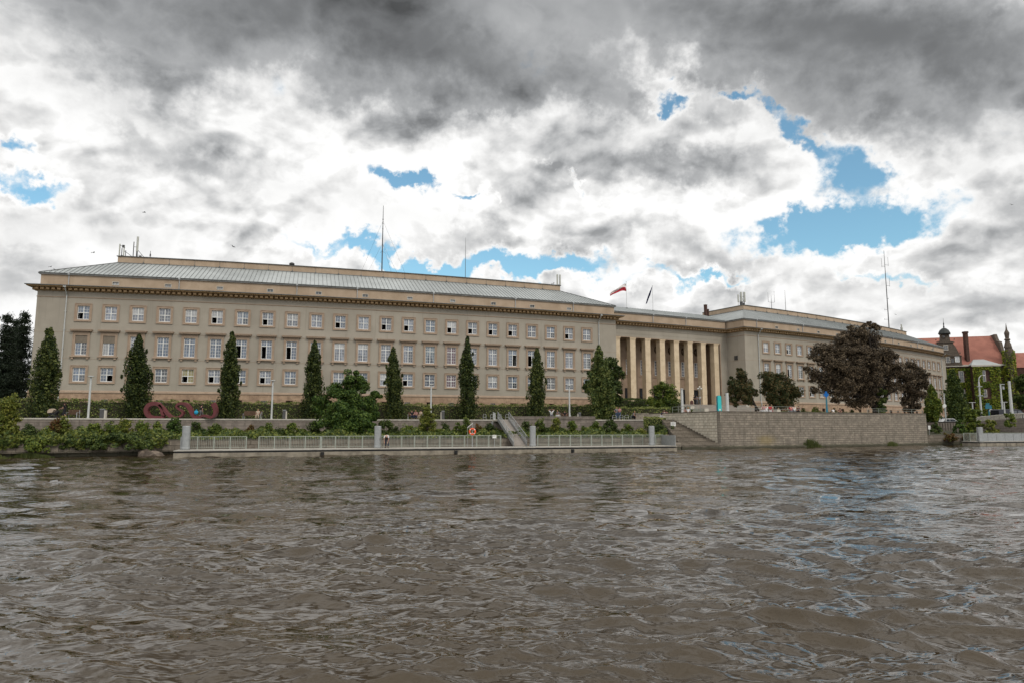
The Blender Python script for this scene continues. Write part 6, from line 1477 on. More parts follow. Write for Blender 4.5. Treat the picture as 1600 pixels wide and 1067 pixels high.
# red loop sculpture
Ysc = interp(LEDGE, 285)+1.0
path = [(470, 490), (445, 452), (440, 405), (425, 360), (392, 322), (345, 300), (290, 303), (240, 322), (205, 365), (193, 412), (208, 465), (245, 502), (300, 520), (360, 524), (420, 520), (470, 500)]
tail = [(395, 318), (440, 352), (480, 405), (520, 455), (560, 492), (610, 520), (670, 522), (720, 500), (758, 470), (765, 435), (735, 405), (690, 378), (668, 345), (690, 310), (735, 297), (790, 302), (835, 330), (868, 380), (893, 430), (920, 480), (955, 512), (1005, 522), (1045, 505), (1080, 488), (1120, 490), (1160, 505), (1210, 512), (1248, 490), (1268, 440), (1268, 390), (1250, 335), (1228, 300)]
x, y, z = xz(285, Ysc, LZ); o = thing('sculpture', 'oxblood red ribbon sculpture of loops standing on the promenade', 'sculpture', (x, y, LZ))
def ribbon(path, wfun, closed=False):
    P = [at(210+a/9.975, 600+b/9.975, Ysc) for a, b in path]; Q = []
    for i in range(len(P)-1):      # smooth it (Catmull-Rom)
        p0 = P[max(i-1, 0)]; p1 = P[i]; p2 = P[i+1]; p3 = P[min(i+2, len(P)-1)]
        for k in range(5):
            t = k/5; Q.append(tuple(0.5*((2*p1[c])+(-p0[c]+p2[c])*t+(2*p0[c]-5*p1[c]+4*p2[c]-p3[c])*t*t+(-p0[c]+3*p1[c]-3*p2[c]+p3[c])*t**3) for c in range(3)))
    Q.append(P[-1]); mb = MB(); n = len(Q); rings = []
    for i, q in enumerate(Q):
        a = Q[max(i-1, 0)]; b = Q[min(i+1, n-1)]; tx, tz = b[0]-a[0], b[2]-a[2]; L = math.hypot(tx, tz) or 1; nx, nz = -tz/L, tx/L; w = wfun(i/(n-1))
        zz = max(LZ+w*0.9+0.03, q[2]); rings.append([(q[0]+nx*w, y-0.28, zz+nz*w), (q[0]-nx*w, y-0.28, zz-nz*w), (q[0]-nx*w, y+0.28, zz-nz*w), (q[0]+nx*w, y+0.28, zz+nz*w)])
    for a, b in zip(rings[:-1], rings[1:]): mb.loft(a, b, 0, True)
    mb.face(rings[0]); mb.face(rings[-1]); return mb
ribbon(path, lambda t: 0.14+0.10*sin(pi*t)**2).build('ring', M['red'], o)
ribbon(tail, lambda t: 0.10+0.09*t+0.04*sin(t*14)).build('ribbon', M['red'], o)
# turquoise pylon, blue arrow post, small road signs
x, y, z = xz(1124.5, 82.5, BZ); o = thing('information_pylon', 'turquoise rounded information pylon at the corner of the bastion', 'information pylon', (x, y, BZ)); zt = at(1124, 617.5, 82.5)[2]; zb2 = BZ+0.1
pr = [(-0.24, 0), (0.24, 0), (0.24, zt-zb2-.16), (0.18, zt-zb2-.04), (0.08, zt-zb2), (-0.08, zt-zb2), (-0.18, zt-zb2-.04), (-0.24, zt-zb2-.16)]
mb = MB(); mb.xprism(pr, (x+.02, y-.1, zb2), (0.97, 0.24, 0), (-0.02, 0.06, 0)); mb.build('front_panel', M['teal'], o)
mb = MB(); mb.xprism([(a*1.04, b+(.02 if b > 1 else 0)) for a, b in pr], (x-.02, y-.03, zb2), (0.97, 0.24, 0), (-0.06, 0.22, 0)); mb.build('body', M['poleblue'], o)
mb = MB(); mb.obox((x+.02, y-.11, zb2+0.42), Vector((0.97, 0.24, 0))*0.12, Vector((-.24, .97, 0))*0.006, (0, 0, 0.05)); mb.obox((x+.02, y-.11, zb2+0.28), Vector((0.97, 0.24, 0))*0.08, Vector((-.24, .97, 0))*0.006, (0, 0, 0.03)); mb.build('lettering', M['white'], o)
mb = MB(); mb.rbox((x, y, BZ+0.05), 0.6, 0.5, 0.12, .24); mb.build('base', M['darkgrey'], o)
x, y, z = xz(1292.5, 90.3, BZ); o = thing('direction_sign', 'blue pointed sign on a tapering blue-green post under the dark tree', 'sign', (x, y, BZ)); za = at(1291, 616, 90.3)[2]
mb = MB(); mb.xprism([(-.14, 0), (.14, 0), (.07, za-BZ-.2), (-.05, za-BZ-.2)], (x, y-.05, BZ), (1, 0, 0), (0, .1, 0)); mb.build('post', M['poleblue'], o)
mb = MB(); mb.xprism([(0, -.42), (.30, -.12), (.30, .14), (.14, .14), (.14, .42), (-.14, .42), (-.14, .14), (-.30, .14), (-.30, -.12)], (x-.03, y-.1, za), (1, 0, 0), (0, .05, 0)); mb.build('panel', M['signblue'], o)
# globe lamp before the pillars
x, y, z = xz(1094.5, 108, 4.6); o = thing('globe_lamp', 'slim black post with three white globes before the pillars', 'street lamp', (x, y, 4.6)); zt = at(1094, 603, 108)[2]; mb = MB(); mb.tube([(x, y, 4.3), (x, y, zt-0.3)], [.05, .035], 6)
mb.tube([(x-.24, y, zt-.5), (x-.16, y, zt-.62), (x, y, zt-.6), (x+.16, y, zt-.62), (x+.24, y, zt-.5)], .02, 5); mb.build('post', M['steel'], o)
for dx_, dz_ in ((-.24, -.38), (.24, -.38), (0, -.12)): mb = MB(); mb.sphere((x+dx_, y, zt+dz_), .13, 12); mb.build('globe', M['white'], o, smooth=True)

# ================================================================== people
def skin_mesh(J, E_, name):
    """J: {joint: (xyz, radius)}; one continuous skinned body"""
    keys = list(J); me = bpy.data.meshes.new(name); me.from_pydata([J[k][0] for k in keys], [(keys.index(a), keys.index(b)) for a, b in E_], [])
    o = bpy.data.objects.new(name, me); C.objects.link(o); o.modifiers.new('skin', 'SKIN'); s = o.modifiers.new('sub', 'SUBSURF'); s.levels = 1; s.render_levels = 1
    sv = me.skin_vertices[0].data if me.skin_vertices else None
    if sv is None:
        bm = bmesh.new(); bm.from_mesh(me); bm.verts.layers.skin.verify(); bm.to_mesh(me); bm.free(); sv = me.skin_vertices[0].data
    for i, k in enumerate(keys): sv[i].radius = (J[k][1], J[k][1]); sv[i].use_root = (i == 0)
    dg = bpy.context.evaluated_depsgraph_get(); me2 = bpy.data.meshes.new_from_object(o.evaluated_get(dg)); bpy.data.objects.remove(o); bpy.data.meshes.remove(me); me2.name = name; return me2
def body(pose):
    P = dict(pel=(0, 0, .95), wai=(0, 0, 1.10), che=(0, .01, 1.30), nek=(0, 0, 1.46), hed=(0, -.015, 1.58), top=(0, -.01, 1.68),
             shL=(-.17, 0, 1.40), elL=(-.23, .02, 1.13), wrL=(-.24, -.06, .89), shR=(.17, 0, 1.40), elR=(.23, .02, 1.13), wrR=(.24, -.06, .89),
             hpL=(-.09, 0, .90), knL=(-.11, -.02, .49), anL=(-.11, .02, .08), toL=(-.12, -.15, .03), hpR=(.09, 0, .90), knR=(.11, -.02, .49), anR=(.11, .02, .08), toR=(.12, -.15, .03))
    if pose == 'walk': P.update(knL=(-.10, -.16, .50), anL=(-.10, -.24, .09), toL=(-.10, -.40, .04), knR=(.10, .02, .47), anR=(.10, .28, .14), toR=(.10, .16, .03), elL=(-.22, .12, 1.14), wrL=(-.22, .05, .91), elR=(.22, -.08, 1.13), wrR=(.2, -.26, .98))
    if pose == 'push': P.update(knL=(-.10, -.16, .50), anL=(-.10, -.24, .09), toL=(-.10, -.40, .04), knR=(.10, .02, .47), anR=(.10, .28, .14), toR=(.10, .16, .03), elL=(-.22, -.10, 1.14), wrL=(-.2, -.36, 1.03), elR=(.22, -.10, 1.14), wrR=(.2, -.36, 1.03))
    if pose == 'akimbo': P.update(elL=(-.40, .06, 1.17), wrL=(-.20, -.06, 1.02), elR=(.27, 0, 1.14), wrR=(.22, -.2, 1.0))
    if pose == 'phone': P.update(elL=(-.24, -.03, 1.12), wrL=(-.10, -.24, 1.22), elR=(.24, -.03, 1.12), wrR=(.12, -.26, 1.18))
    if pose in ('sit', 'sitlean', 'situp'):
        dz_ = -.47
        for k in ('pel', 'wai', 'che', 'nek', 'hed', 'top', 'shL', 'elL', 'shR', 'elR'): a = P[k]; P[k] = (a[0], a[1]+(0.10*(a[2]-.9) if pose == 'sit' else -0.45*(a[2]-.95)), a[2]+dz_+(0 if pose == 'sit' else -0.05*(a[2]-.9)))
        P.update(hpL=(-.09, 0, .46), knL=(-.14, -.42, .50), anL=(-.13, -.40, .09), toL=(-.14, -.56, .04), hpR=(.09, 0, .46), knR=(.14, -.42, .50), anR=(.13, -.38, .09), toR=(.14, -.54, .04), wrL=(-.13, -.30, .60), wrR=(.13, -.30, .60))
        if pose == 'sitlean': P.update(elL=(-.2, -.26, .60), elR=(.2, -.26, .60), wrL=(-.06, -.44, .66), wrR=(.06, -.44, .66))
        if pose == 'situp': P.update(elL=(-.42, -.1, 1.16), elR=(.42, -.1, 1.16), wrL=(-.16, -.06, 1.20), wrR=(.16, -.06, 1.20), shL=(-.18, -.12, .93), shR=(.18, -.12, .93))
    if pose == 'crouch':
        P.update(pel=(0, .08, .38), wai=(0, 0, .52), che=(0, -.10, .68), nek=(0, -.16, .83), hed=(0, -.21, .94), top=(0, -.22, 1.03), shL=(-.17, -.12, .78), shR=(.17, -.12, .78), elL=(-.22, -.28, .58), elR=(.22, -.28, .58), wrL=(-.1, -.42, .46), wrR=(.1, -.42, .46),
                 hpL=(-.09, .08, .36), hpR=(.09, .08, .36), knL=(-.16, -.30, .50), knR=(.16, -.28, .50), anL=(-.13, -.05, .09), anR=(.13, -.03, .09), toL=(-.14, -.22, .03), toR=(.14, -.2, .03))
    if pose == 'bend':
        P.update(pel=(0, .12, .93), wai=(0, -.02, 1.05), che=(0, -.22, 1.08), nek=(0, -.38, .98), hed=(0, -.48, .90), top=(0, -.55, .83), shL=(-.17, -.30, 1.03), shR=(.17, -.30, 1.03), elL=(-.20, -.36, .76), elR=(.20, -.36, .76), wrL=(-.15, -.42, .50), wrR=(.15, -.42, .50), hpL=(-.09, .10, .90), hpR=(.09, .10, .90))
    return {k: Vector(v) for k, v in P.items()}
RAD = dict(pel=.125, wai=.115, che=.13, nek=.052, hed=.092, top=.065, shL=.062, shR=.062, elL=.042, elR=.042, wrL=.028, wrR=.028, hpL=.085, hpR=.085, knL=.056, knR=.056, anL=.038, anR=.038, toL=.035, toR=.035)
EDG = [('pel', 'wai'), ('wai', 'che'), ('che', 'nek'), ('nek', 'hed'), ('hed', 'top'), ('che', 'shL'), ('shL', 'elL'), ('elL', 'wrL'), ('che', 'shR'), ('shR', 'elR'), ('elR', 'wrR'), ('pel', 'hpL'), ('hpL', 'knL'), ('knL', 'anL'), ('anL', 'toL'), ('pel', 'hpR'), ('hpR', 'knR'), ('knR', 'anR'), ('anR', 'toR')]
_bodies = {}
def person(px, Y, zb, rz, pose, top, bottom, hair, label, group=None, skirt=False, seat=None, longh=False, pxo=None, scale=1.0):
    if pose not in _bodies:
        P = body(pose); me = skin_mesh({k: (tuple(P[k]), RAD[k]) for k in P}, EDG, 'body')
        bm = bmesh.new(); bm.from_mesh(me)
        mb = MB()     # hands: palm, four unequal bent fingers and a thumb; face: nose, eyes, mouth, ears
        for s in 'LR':
            w = P['wr'+s]; d = (w-P['el'+s]).normalized(); sx = -1 if s == 'L' else 1
            side = d.cross(Vector((sx, 0, 0.2))); side = side.normalized() if side.length > .1 else Vector((0, -1, 0)); nrm_ = side.cross(d).normalized()
            mb.tube([w-d*.02, w+d*.04, w+d*.085], [.026, .036, .030], 6)
            for q, L in enumerate((.062, .072, .066, .052)):
                b0 = w+d*.08+side*(0.024-0.016*q); mb.tube([b0, b0+d*L*.5+nrm_*.006, b0+d*L*.9+nrm_*.024], [.009, .0085, .006], 5)
            b0 = w+d*.03+side*.03; mb.tube([b0, b0+side*.03+d*.02, b0+side*.04+d*.055], [.011, .010, .007], 5)
        h = P['hed']; t_ = P['top']; upv = (t_-P['nek']).normalized(); fw = Vector((0, -1, 0)); fw = (fw-upv*fw.dot(upv)).normalized(); rt = fw.cross(upv).normalized()
        mb.tube([h+fw*.085+upv*.02, h+fw*.115-upv*.012, h+fw*.088-upv*.02], [.010, .016, .012], 5)
        for s in (-1, 1): mb.sphere(tuple(h+rt*s*.098-upv*.005), .022, 6)
        b_ = len(me.vertices); tm = bpy.data.meshes.new('t'); tm.from_pydata(mb.v, [], mb.f); bm.from_mesh(tm); bpy.data.meshes.remove(tm)
        nf = len(bm.faces); mb2 = MB()
        for s in (-1, 1): mb2.sphere(tuple(h+rt*s*.034+upv*.022+fw*.086), .012, 6)
        mb2.obox(h+fw*.093-upv*.048, rt*.024, fw*.004, upv*.005)
        tm = bpy.data.meshes.new('t'); tm.from_pydata(mb2.v, [], mb2.f); bm.from_mesh(tm); bpy.data.meshes.remove(tm); bm.faces.ensure_lookup_table()
        for f_ in bm.faces:
            f_.smooth = True
            if f_.index >= nf: f_.material_index = 1
        bm.to_mesh(me); bm.free(); me.materials.append(M['skin']); me.materials.append(M['eye'])
        g1 = 1.22; J = {k: (tuple(P[k]), RAD[k]*g1) for k in ('pel', 'wai', 'che', 'shL', 'elL', 'shR', 'elR')}; J['nk2'] = (tuple(P['che'].lerp(P['nek'], .75)), .075)
        for s in 'LR': J['el'+s] = (tuple(P['sh'+s].lerp(P['el'+s], .75)), .056)
        J['pel'] = (tuple(P['pel']+Vector((0, 0, .02))), .145)
        shirt = skin_mesh(J, [('pel', 'wai'), ('wai', 'che'), ('che', 'nk2'), ('che', 'shL'), ('shL', 'elL'), ('che', 'shR'), ('shR', 'elR')], 'shirt')
        J = {k: (tuple(P[k]), RAD[k]*1.25) for k in ('pel', 'hpL', 'knL', 'hpR', 'knR')}
        for s in 'LR': J['an'+s] = (tuple(P['an'+s]+Vector((0, 0, .03))), .058)
        J['pel'] = (tuple(P['pel']-Vector((0, 0, .02))), .14)
        tro = skin_mesh(J, [('pel', 'hpL'), ('hpL', 'knL'), ('knL', 'anL'), ('pel', 'hpR'), ('hpR', 'knR'), ('knR', 'anR')], 'trousers')
        sk = MB(); c = P['pel']; kk = (P['knL']+P['knR'])/2; dv = (kk-c); rings = []
        for q, (f_, ra, rb) in enumerate(((-.35, .13, .11), (0, .17, .14), (.5, .20, .16), (1.25, .26, .20))):
            cc = c+dv*f_; rings.append([tuple(cc+Vector((ra*cos(2*pi*k/14), rb*sin(2*pi*k/14)*(1 if abs(dv.z) > abs(dv.y) else .3), 0 if abs(dv.z) > abs(dv.y) else rb*sin(2*pi*k/14)))) for k in range(14)])
        for a_, b_2 in zip(rings[:-1], rings[1:]): sk.loft(a_, b_2, 0, True)
        sk.face(rings[0]); so_ = sk.build('skirt', M['c_black'], origin=(0, 0, 0), smooth=True); skm = so_.data; bpy.data.objects.remove(so_)
        hm = MB(); hc = h+upv*.035-fw*.015; hm.sphere((0, 0, 0), 1, 12)
        hair_v = [tuple(hc+rt*v[0]*.105+fw*(v[1]*-.112-(0.0 if v[2] > 0 else 0.0))*1.0+upv*v[2]*.105) for v in hm.v]
        keep = [f_ for f_ in hm.f if not (sum((Vector(hair_v[i])-h).dot(fw) for i in f_)/len(f_) > .045 and sum((Vector(hair_v[i])-h).dot(upv) for i in f_)/len(f_) < .05)]
        hm.v = hair_v; hm.f = keep; hm.m = [0]*len(keep); ho = hm.build('hair', M['hair'], origin=(0, 0, 0), smooth=True); hme = ho.data; bpy.data.objects.remove(ho)
        lm = MB(); lm.tube([h+upv*.06-fw*.06, h-fw*.10-upv*.04, P['nek']-fw*.10-Vector((0, 0, .10))], [.08, .085, .05], 8); lo = lm.build('hair', M['hair'], origin=(0, 0, 0), smooth=True); lme = lo.data; bpy.data.objects.remove(lo)
        fm = MB()
        for s in 'LR': a_ = P['an'+s]; t2 = P['to'+s]; fm.tube([a_+Vector((0, .04, -.04)), a_.lerp(t2, .5)+Vector((0, 0, -.015)), t2], [.048, .05, .04], 8)
        fo_ = fm.build('shoes', M['c_black'], origin=(0, 0, 0), smooth=True); fme = fo_.data; bpy.data.objects.remove(fo_)
        _bodies[pose] = (me, shirt, tro, skm, hme, lme, fme)
    me, shirt, tro, skm, hme, lme, fme = _bodies[pose]
    x, y, z = xz(px, Y, zb)
    o = bpy.data.objects.new('person', me); C.objects.link(o); o.location = (x, y, zb); o.rotation_euler = (0, 0, rz); o.scale = (scale,)*3; tag(o, label, 'person', group)
    def child(nm, mesh, m_):
        k = (mesh.name, m_)
        if k not in _cache: c_ = mesh.copy(); c_.materials.clear(); c_.materials.append(M[m_]); c_.polygons.foreach_set('material_index', [0]*len(c_.polygons)); _cache[k] = c_
        q = bpy.data.objects.new(nm, _cache[k]); C.objects.link(q); q.parent = o
    child('shirt', shirt, top)
    if skirt: child('skirt', skm, bottom)
    else: child('trousers', tro, bottom)
    child('hair', lme if longh else hme, hair)
    if longh: child('hair_cap', hme, hair)
    child('shoes', fme, 'c_black'); return o
Lg = lambda px, inw: interp(LEDGE, px)+inw
person(100, Lg(100, 1.6), LZ, radians(-82), 'push', 'c_black', 'c_black', 'hair', 'woman in a black dress pushing a stroller at the far left', skirt=True, longh=True, scale=1.0)
person(314, Lg(314, .45), LZ, radians(165), 'walk', 'c_black', 'c_grey', 'hair', 'person in black top and grey trousers in front of the red sculpture', scale=.98)
x, y, z = xz(306.5, Lg(306, .3), LZ+.72); mb = MB(); mb.sphere((x, y, z), .26, 12, 0, (1, .5, .95)); mb.tube([(x-.1, y, z+.2), (x, y, z+.4), (x+.1, y, z+.2)], .02, 5); tag(mb.build('bag', M['c_blue'], origin=(x, y, z), smooth=True), 'bright blue bag carried by the person at the red sculpture', 'bag')
person(402.5, Lg(402, 1.45), LZ, radians(10), 'sit', 'c_beige', 'c_beige', 'blond', 'person in pale clothes seated on the right end of the bench')
person(643.5, Lg(643, 1.4), LZ, radians(15), 'sit', 'c_black', 'c_navy', 'hair', 'left of three on the bench, in black', 'people on the bench'); person(650, Lg(650, 1.3), LZ, radians(-5), 'sitlean', 'c_pink', 'c_navy', 'blond', 'middle of three on the bench, in dusty pink leaning forward', 'people on the bench', longh=True)
person(657, Lg(657, 1.4), LZ, radians(-25), 'sit', 'c_beige', 'c_beige', 'hair', 'right of three on the bench, in beige', 'people on the bench')
gr = 'people resting on the raised wall'
person(861.5, Lg(861, .9), LZ+.15, radians(5), 'situp', 'c_white', 'c_grey', 'hair', 'person in white shirt with both hands behind the head', gr); person(872.5, Lg(872, .9), LZ+.1, radians(-30), 'sitlean', 'c_grey', 'c_white', 'blond', 'person in grey top and white trousers leaning over beside the one in white shirt', gr)
person(882.5, Lg(882, 1.5), LZ, radians(0), 'sit', 'c_black', 'c_black', 'hair', 'person in black sitting left of the fourth lamp', gr)
person(963.8, Lg(963, 1.6), LZ, radians(30), 'akimbo', 'c_grey', 'c_jeans', 'blond', 'standing woman in grey top, left of two by the bike racks', 'standing women', longh=True); person(968.3, Lg(968, 1.6), LZ, radians(-30), 'phone', 'c_pink', 'c_jeans', 'c_brown', 'standing woman with reddish hair, right of two by the bike racks', 'standing women', longh=True)
person(990, Lg(990, 1.1), LZ, radians(40), 'crouch', 'c_grey', 'c_black', 'blond', 'person in grey crouching beside the bike racks', scale=1.05)
gr = 'friends sitting near the steps'
person(1034, Lg(1034, .9), LZ, radians(40), 'sitlean', 'c_navy', 'c_white', 'hair', 'sitting person in navy top and white trousers near the steps', gr); person(1038, Lg(1038, 1.1), LZ, radians(10), 'sit', 'c_white', 'c_jeans', 'blond', 'sitting person in white top and blue trousers near the steps', gr); person(1042, Lg(1042, 1.0), LZ, radians(-30), 'sitlean', 'c_pink', 'c_grey', 'hair', 'sitting person in pink top near the steps', gr)
gr = 'people behind the bastion railing'
person(1069.8, 89.4, BZ-.25, radians(10), 'sitlean', 'c_pink', 'c_grey', 'hair', 'left of two people sitting behind the bastion railing', gr); person(1075.6, 89, BZ-.25, radians(-15), 'sit', 'c_white', 'c_grey', 'blond', 'right of two people sitting behind the bastion railing', gr)
gr = 'people talking at the entrance'
def onfc(px, off):
    b = (9e9, 0)
    for i in range(400):
        t = 85+i*.07; q = F(t, off); e = abs(xz(px, q[1], 6.5)[0]-q[0])
        if e < b[0]: b = (e, q[1])
    return b[1]
person(1085, onfc(1085, -.5), 6.41, radians(60), 'akimbo', 'c_black', 'c_black', 'hair', 'tall person all in black standing before the pillars', gr, scale=1.08); person(1089.3, onfc(1089, -.5), 6.41, radians(-40), 'phone', 'c_grey', 'c_grey', 'hair', 'person in grey standing between the black and the white clad ones at the entrance', gr)
person(1094, onfc(1094, -.3), 6.41, radians(-60), 'akimbo', 'c_white', 'c_black', 'hair', 'person in white shirt and black trousers standing at the entrance', gr)
x, y, z = xz(1081, onfc(1081, .2), 6.41); mb = MB(); mb.rbox((x, y, 6.41+.32), .5, .3, .6, .3); mb.rbox((x, y, 6.41+.66), .34, .22, .12, .3); mb.tube([(x-.12, y, 7.1), (x, y, 7.28), (x+.12, y, 7.1)], .02, 5); tag(mb.build('bag', M['c_brown'], origin=(x, y, 6.41)), 'brown bag on the ground left of the person in black at the entrance', 'bag')
s_ = sp(604.5, 1.5); q = PP_(s_, 1.5, .58); person(604.5, q[1], .58, radians(0), 'bend', 'c_white', 'c_navy', 'hair', 'man in white shirt and navy trousers bending down on the landing stage', scale=1.06)
gr = 'people sitting on the bastion'
for px, s_, po, t_, b_2, hr, lab, rz in ((1193, 8.9, 'sit', 'c_pink', 'c_white', 'blond', 'pink topped person, first from the left of those seated under the reddish trees', 200), (1198, 9.4, 'sitlean', 'c_white', 'c_white', 'hair', 'white clad person seated under the reddish trees', 170), (1203.5, 10, 'sit', 'c_red', 'c_white', 'hair', 'red topped person seated under the reddish trees', 190), (1206, 10.6, 'sit', 'c_beige', 'c_pink', 'blond', 'beige topped person, last on the right of the first seated group', 160),
                                      (1237, 14, 'sitlean', 'c_red', 'c_grey', 'hair', 'red topped person in the pair seated at the river wall edge', 180), (1242, 14.6, 'sitlean', 'c_white', 'c_grey', 'hair', 'white topped person in the pair seated at the river wall edge', 180), (1242, 0, 'sit', 'c_black', 'c_black', 'hair', 'black clad person seated behind the pair at the river wall', 30), (1248, 0, 'sit', 'c_brown', 'c_black', 'hair', 'dark brown topped person seated behind the pair at the river wall', -20), (1302.5, 23, 'crouch', 'c_white', 'c_beige', 'blond', 'small child in white crouching right of the blue sign', 180), (1312, 0, 'crouch', 'c_brown', 'c_black', 'hair', 'dark clad person crouching on the lawn right of the blue sign', 0)):
    Y = 97.5 if s_ == 0 else onfront(s_, 0.9)[1]
    person(px, Y, (BZ+.1 if s_ == 0 else BZ-.12) if po != 'crouch' else BZ, radians(rz), po, t_, b_2, hr, lab, gr, scale=.75 if 'child' in lab else 1)
# stroller
x, y, z = xz(84, Lg(84, 1.6), LZ); o = thing('stroller', 'dark baby stroller with a pale hood at the far left of the promenade', 'stroller', (x, y, LZ))
for dx_, dy_, nm in ((-.38, -.22, 0), (-.38, .22, 0), (.30, -.24, 0), (.30, .24, 0)):
    mb = MB(); mb.tube([(x+dx_, y+dy_-.02, LZ+.14), (x+dx_, y+dy_+.02, LZ+.14)], .14, 12); mb.build('wheel', M['rubber'], o)
mb = MB(); mb.xprism([(-.5, .42), (.25, .38), (.42, .75), (.30, .80), (.12, .56), (-.5, .60)], (x, y-.2, LZ), (1, 0, 0), (0, .4, 0)); mb.build('seat', M['c_black'], o)
mb = MB(); mb.xprism([(-.62, .58), (-.60, .85), (-.42, 1.02), (-.15, 1.05), (.08, .94), (-.1, .62)], (x, y-.22, LZ), (1, 0, 0), (0, .44, 0)); mb.build('hood', M['c_beige'], o)
mb = MB()
for s in (-.24, .24): mb.tube([(x-.38, y+s, LZ+.14), (x+.2, y+s, LZ+.5), (x+.75, y+s, LZ+1.02)], .018, 5); mb.tube([(x+.30, y+s, LZ+.14), (x-.1, y+s, LZ+.5)], .018, 5)
mb.tube([(x+.75, y-.24, LZ+1.02), (x+.75, y+.24, LZ+1.02)], .02, 5); mb.build('frame', M['darkgrey'], o)

# ================================================================== ivy-covered brick museum at the right
MB0 = Vector((112.0, 190.0)); MD = Vector((cos(-.30), sin(-.30))); MN = Vector((MD.y, -MD.x))      # along the front, outward
def MP(s, o_, z): return (MB0.x+MD.x*s+MN.x*o_, MB0.y+MD.y*s+MN.y*o_, z)
def ms(px, o_=0.0, z=12):
    b = (9e9, 0)
    for i in range(2000):
        s = -12+i*.03; q = MP(s, o_, z); e = abs(xz(px, q[1], z)[0]-q[0])
        if e < b[0]: b = (e, s)
    return b[1]
def mz(py, px, o_=0.0): s = ms(px, o_); q = MP(s, o_, 0); return at(px, py, q[1])[2]
mu = thing('museum', 'ivy-covered dark brick museum with gables and a red tiled roof', 'building', MP(10, 0, 3.4))
s0, s1 = ms(1455), ms(1577); ze_ = mz(571, 1500)
zr = mz(525, 1545, -9)
mb = MB(); w0 = [MP(s0, 0, 0)[:2], MP(s1, 0, 0)[:2], MP(s1, -20, 0)[:2], MP(s0, -20, 0)[:2]]; mb.prism(w0, 3.0, ze_)
bs0, bs1 = ms(1518), ms(1560)
mb.prism([MP(bs0, 2.2, 0)[:2], MP(bs1, 2.2, 0)[:2], MP(bs1, -1, 0)[:2], MP(bs0, -1, 0)[:2]], 3.0, ze_-0.25)
mb.build('wall', M['museum'], mu, uv=True)
mb = MB()
for q in ((s0, s1, 0.0, ze_-.25, .45, .45), (bs0-.3, bs1+.3, 2.2, ze_-.5, .35, .4)): mb.prism([MP(q[0], q[2], 0)[:2], MP(q[0], q[2]+q[4], 0)[:2], MP(q[1], q[2]+q[4], 0)[:2], MP(q[1], q[2], 0)[:2]], q[3], q[3]+q[5])
mb.build('cornice', M['capstone'], mu)
mb = MB(); rs0 = ms(1500); A_ = [MP(s0-8, -.0, ze_+.1), MP(s1, -.0, ze_+.1)]; R_ = [MP(s0-8, -9.5, zr), MP(s1, -9.5, zr)]; Bk = [MP(s0-8, -20, ze_), MP(s1, -20, ze_)]
mb.loft(A_, R_); mb.loft(R_, Bk); mb.face([A_[0], R_[0], Bk[0]]); mb.face([A_[1], R_[1], Bk[1]])
g0, g1 = ms(1459), ms(1506); gm = (g0+g1)/2; zg = mz(527, 1487)
# cross roof behind the front gable
mb.face([MP(g0, -.1, ze_+.6), MP(gm, -.1, zg-.3), MP(gm, -9.0, zg-.3), MP(g0, -9, ze_+.6)]); mb.face([MP(g1, -.1, ze_+.6), MP(gm, -.1, zg-.3), MP(gm, -9.0, zg-.3), MP(g1, -9, ze_+.6)])
e2 = ms(1592, -9); zr2 = mz(551, 1590, -9)
mb.loft([MP(s1+.1, -1, ze_-.8), MP(s1+26, -1, ze_-.8)], [MP(s1+.1, -9, zr2), MP(s1+26, -9, zr2)]); mb.loft([MP(s1+.1, -9, zr2), MP(s1+26, -9, zr2)], [MP(s1+.1, -18, ze_-.8), MP(s1+26, -18, ze_-.8)])
mb.build('roof', M['rooftile'], mu)
mb = MB(); mb.prism([MP(s1, -1.2, 0)[:2], MP(s1+26, -1.2, 0)[:2], MP(s1+26, -18, 0)[:2], MP(s1, -18, 0)[:2]], 3, ze_-.85); mb.build('rear_wing_wall', M['museum'], mu, uv=True)
mb = MB()
mb.face([MP(bs0-.3, 2.5, ze_-.1), MP(bs1+.3, 2.5, ze_-.1), MP((bs0+bs1)/2+.8, -1.8, ze_+1.75), MP((bs0+bs1)/2-1.6, -1.8, ze_+1.75)]); mb.face([MP(bs0-.3, 2.5, ze_-.1), MP((bs0+bs1)/2-1.6, -1.8, ze_+1.75), MP(bs0-.3, -1.8, ze_+.1)]); mb.face([MP(bs1+.3, 2.5, ze_-.1), MP(bs1+.3, -1.8, ze_+.1), MP((bs0+bs1)/2+.8, -1.8, ze_+1.75)])
mb.build('bay_roof', M['zinc'], mu)
# scrolled front gable
gw = (g1-g0)/2; H = zg-ze_
out = [(-gw, 0), (-gw, .33*H), (-gw+.25, .36*H), (-gw+.5, .42*H), (-gw*.80, .50*H), (-gw*.66, .66*H), (-gw*.50, .78*H), (-gw*.56, .80*H), (-gw*.56, .84*H), (-gw*.34, .86*H), (-gw*.30, 1.08*H), (-gw*.36, 1.10*H)]
out2 = out+[(-a, b) for a, b in out[::-1]]
mb = MB(); o_ = MP(gm, .3, ze_); mb.xprism(out2, o_, (MD.x, MD.y, 0), (-MN.x*.7, -MN.y*.7, 0)); gb = mb.build('gable', M['museumstone'], mu)
mb = MB(); c = MP(gm, 0, 0); mb.lathe([(gw*.36, 1.10*H), (gw*.42, 1.12*H), (gw*.39, 1.16*H), (gw*.30, 1.25*H), (gw*.15, 1.31*H), (.14, 1.33*H), (.2, 1.37*H), (.1, 1.42*H), (.16, 1.47*H), (.05, 1.52*H), (.03, 1.66*H)], (c[0], c[1], ze_), 12); mb.build('cap', M['capdark'], gb, origin=mu['_o'])
mb = MB()
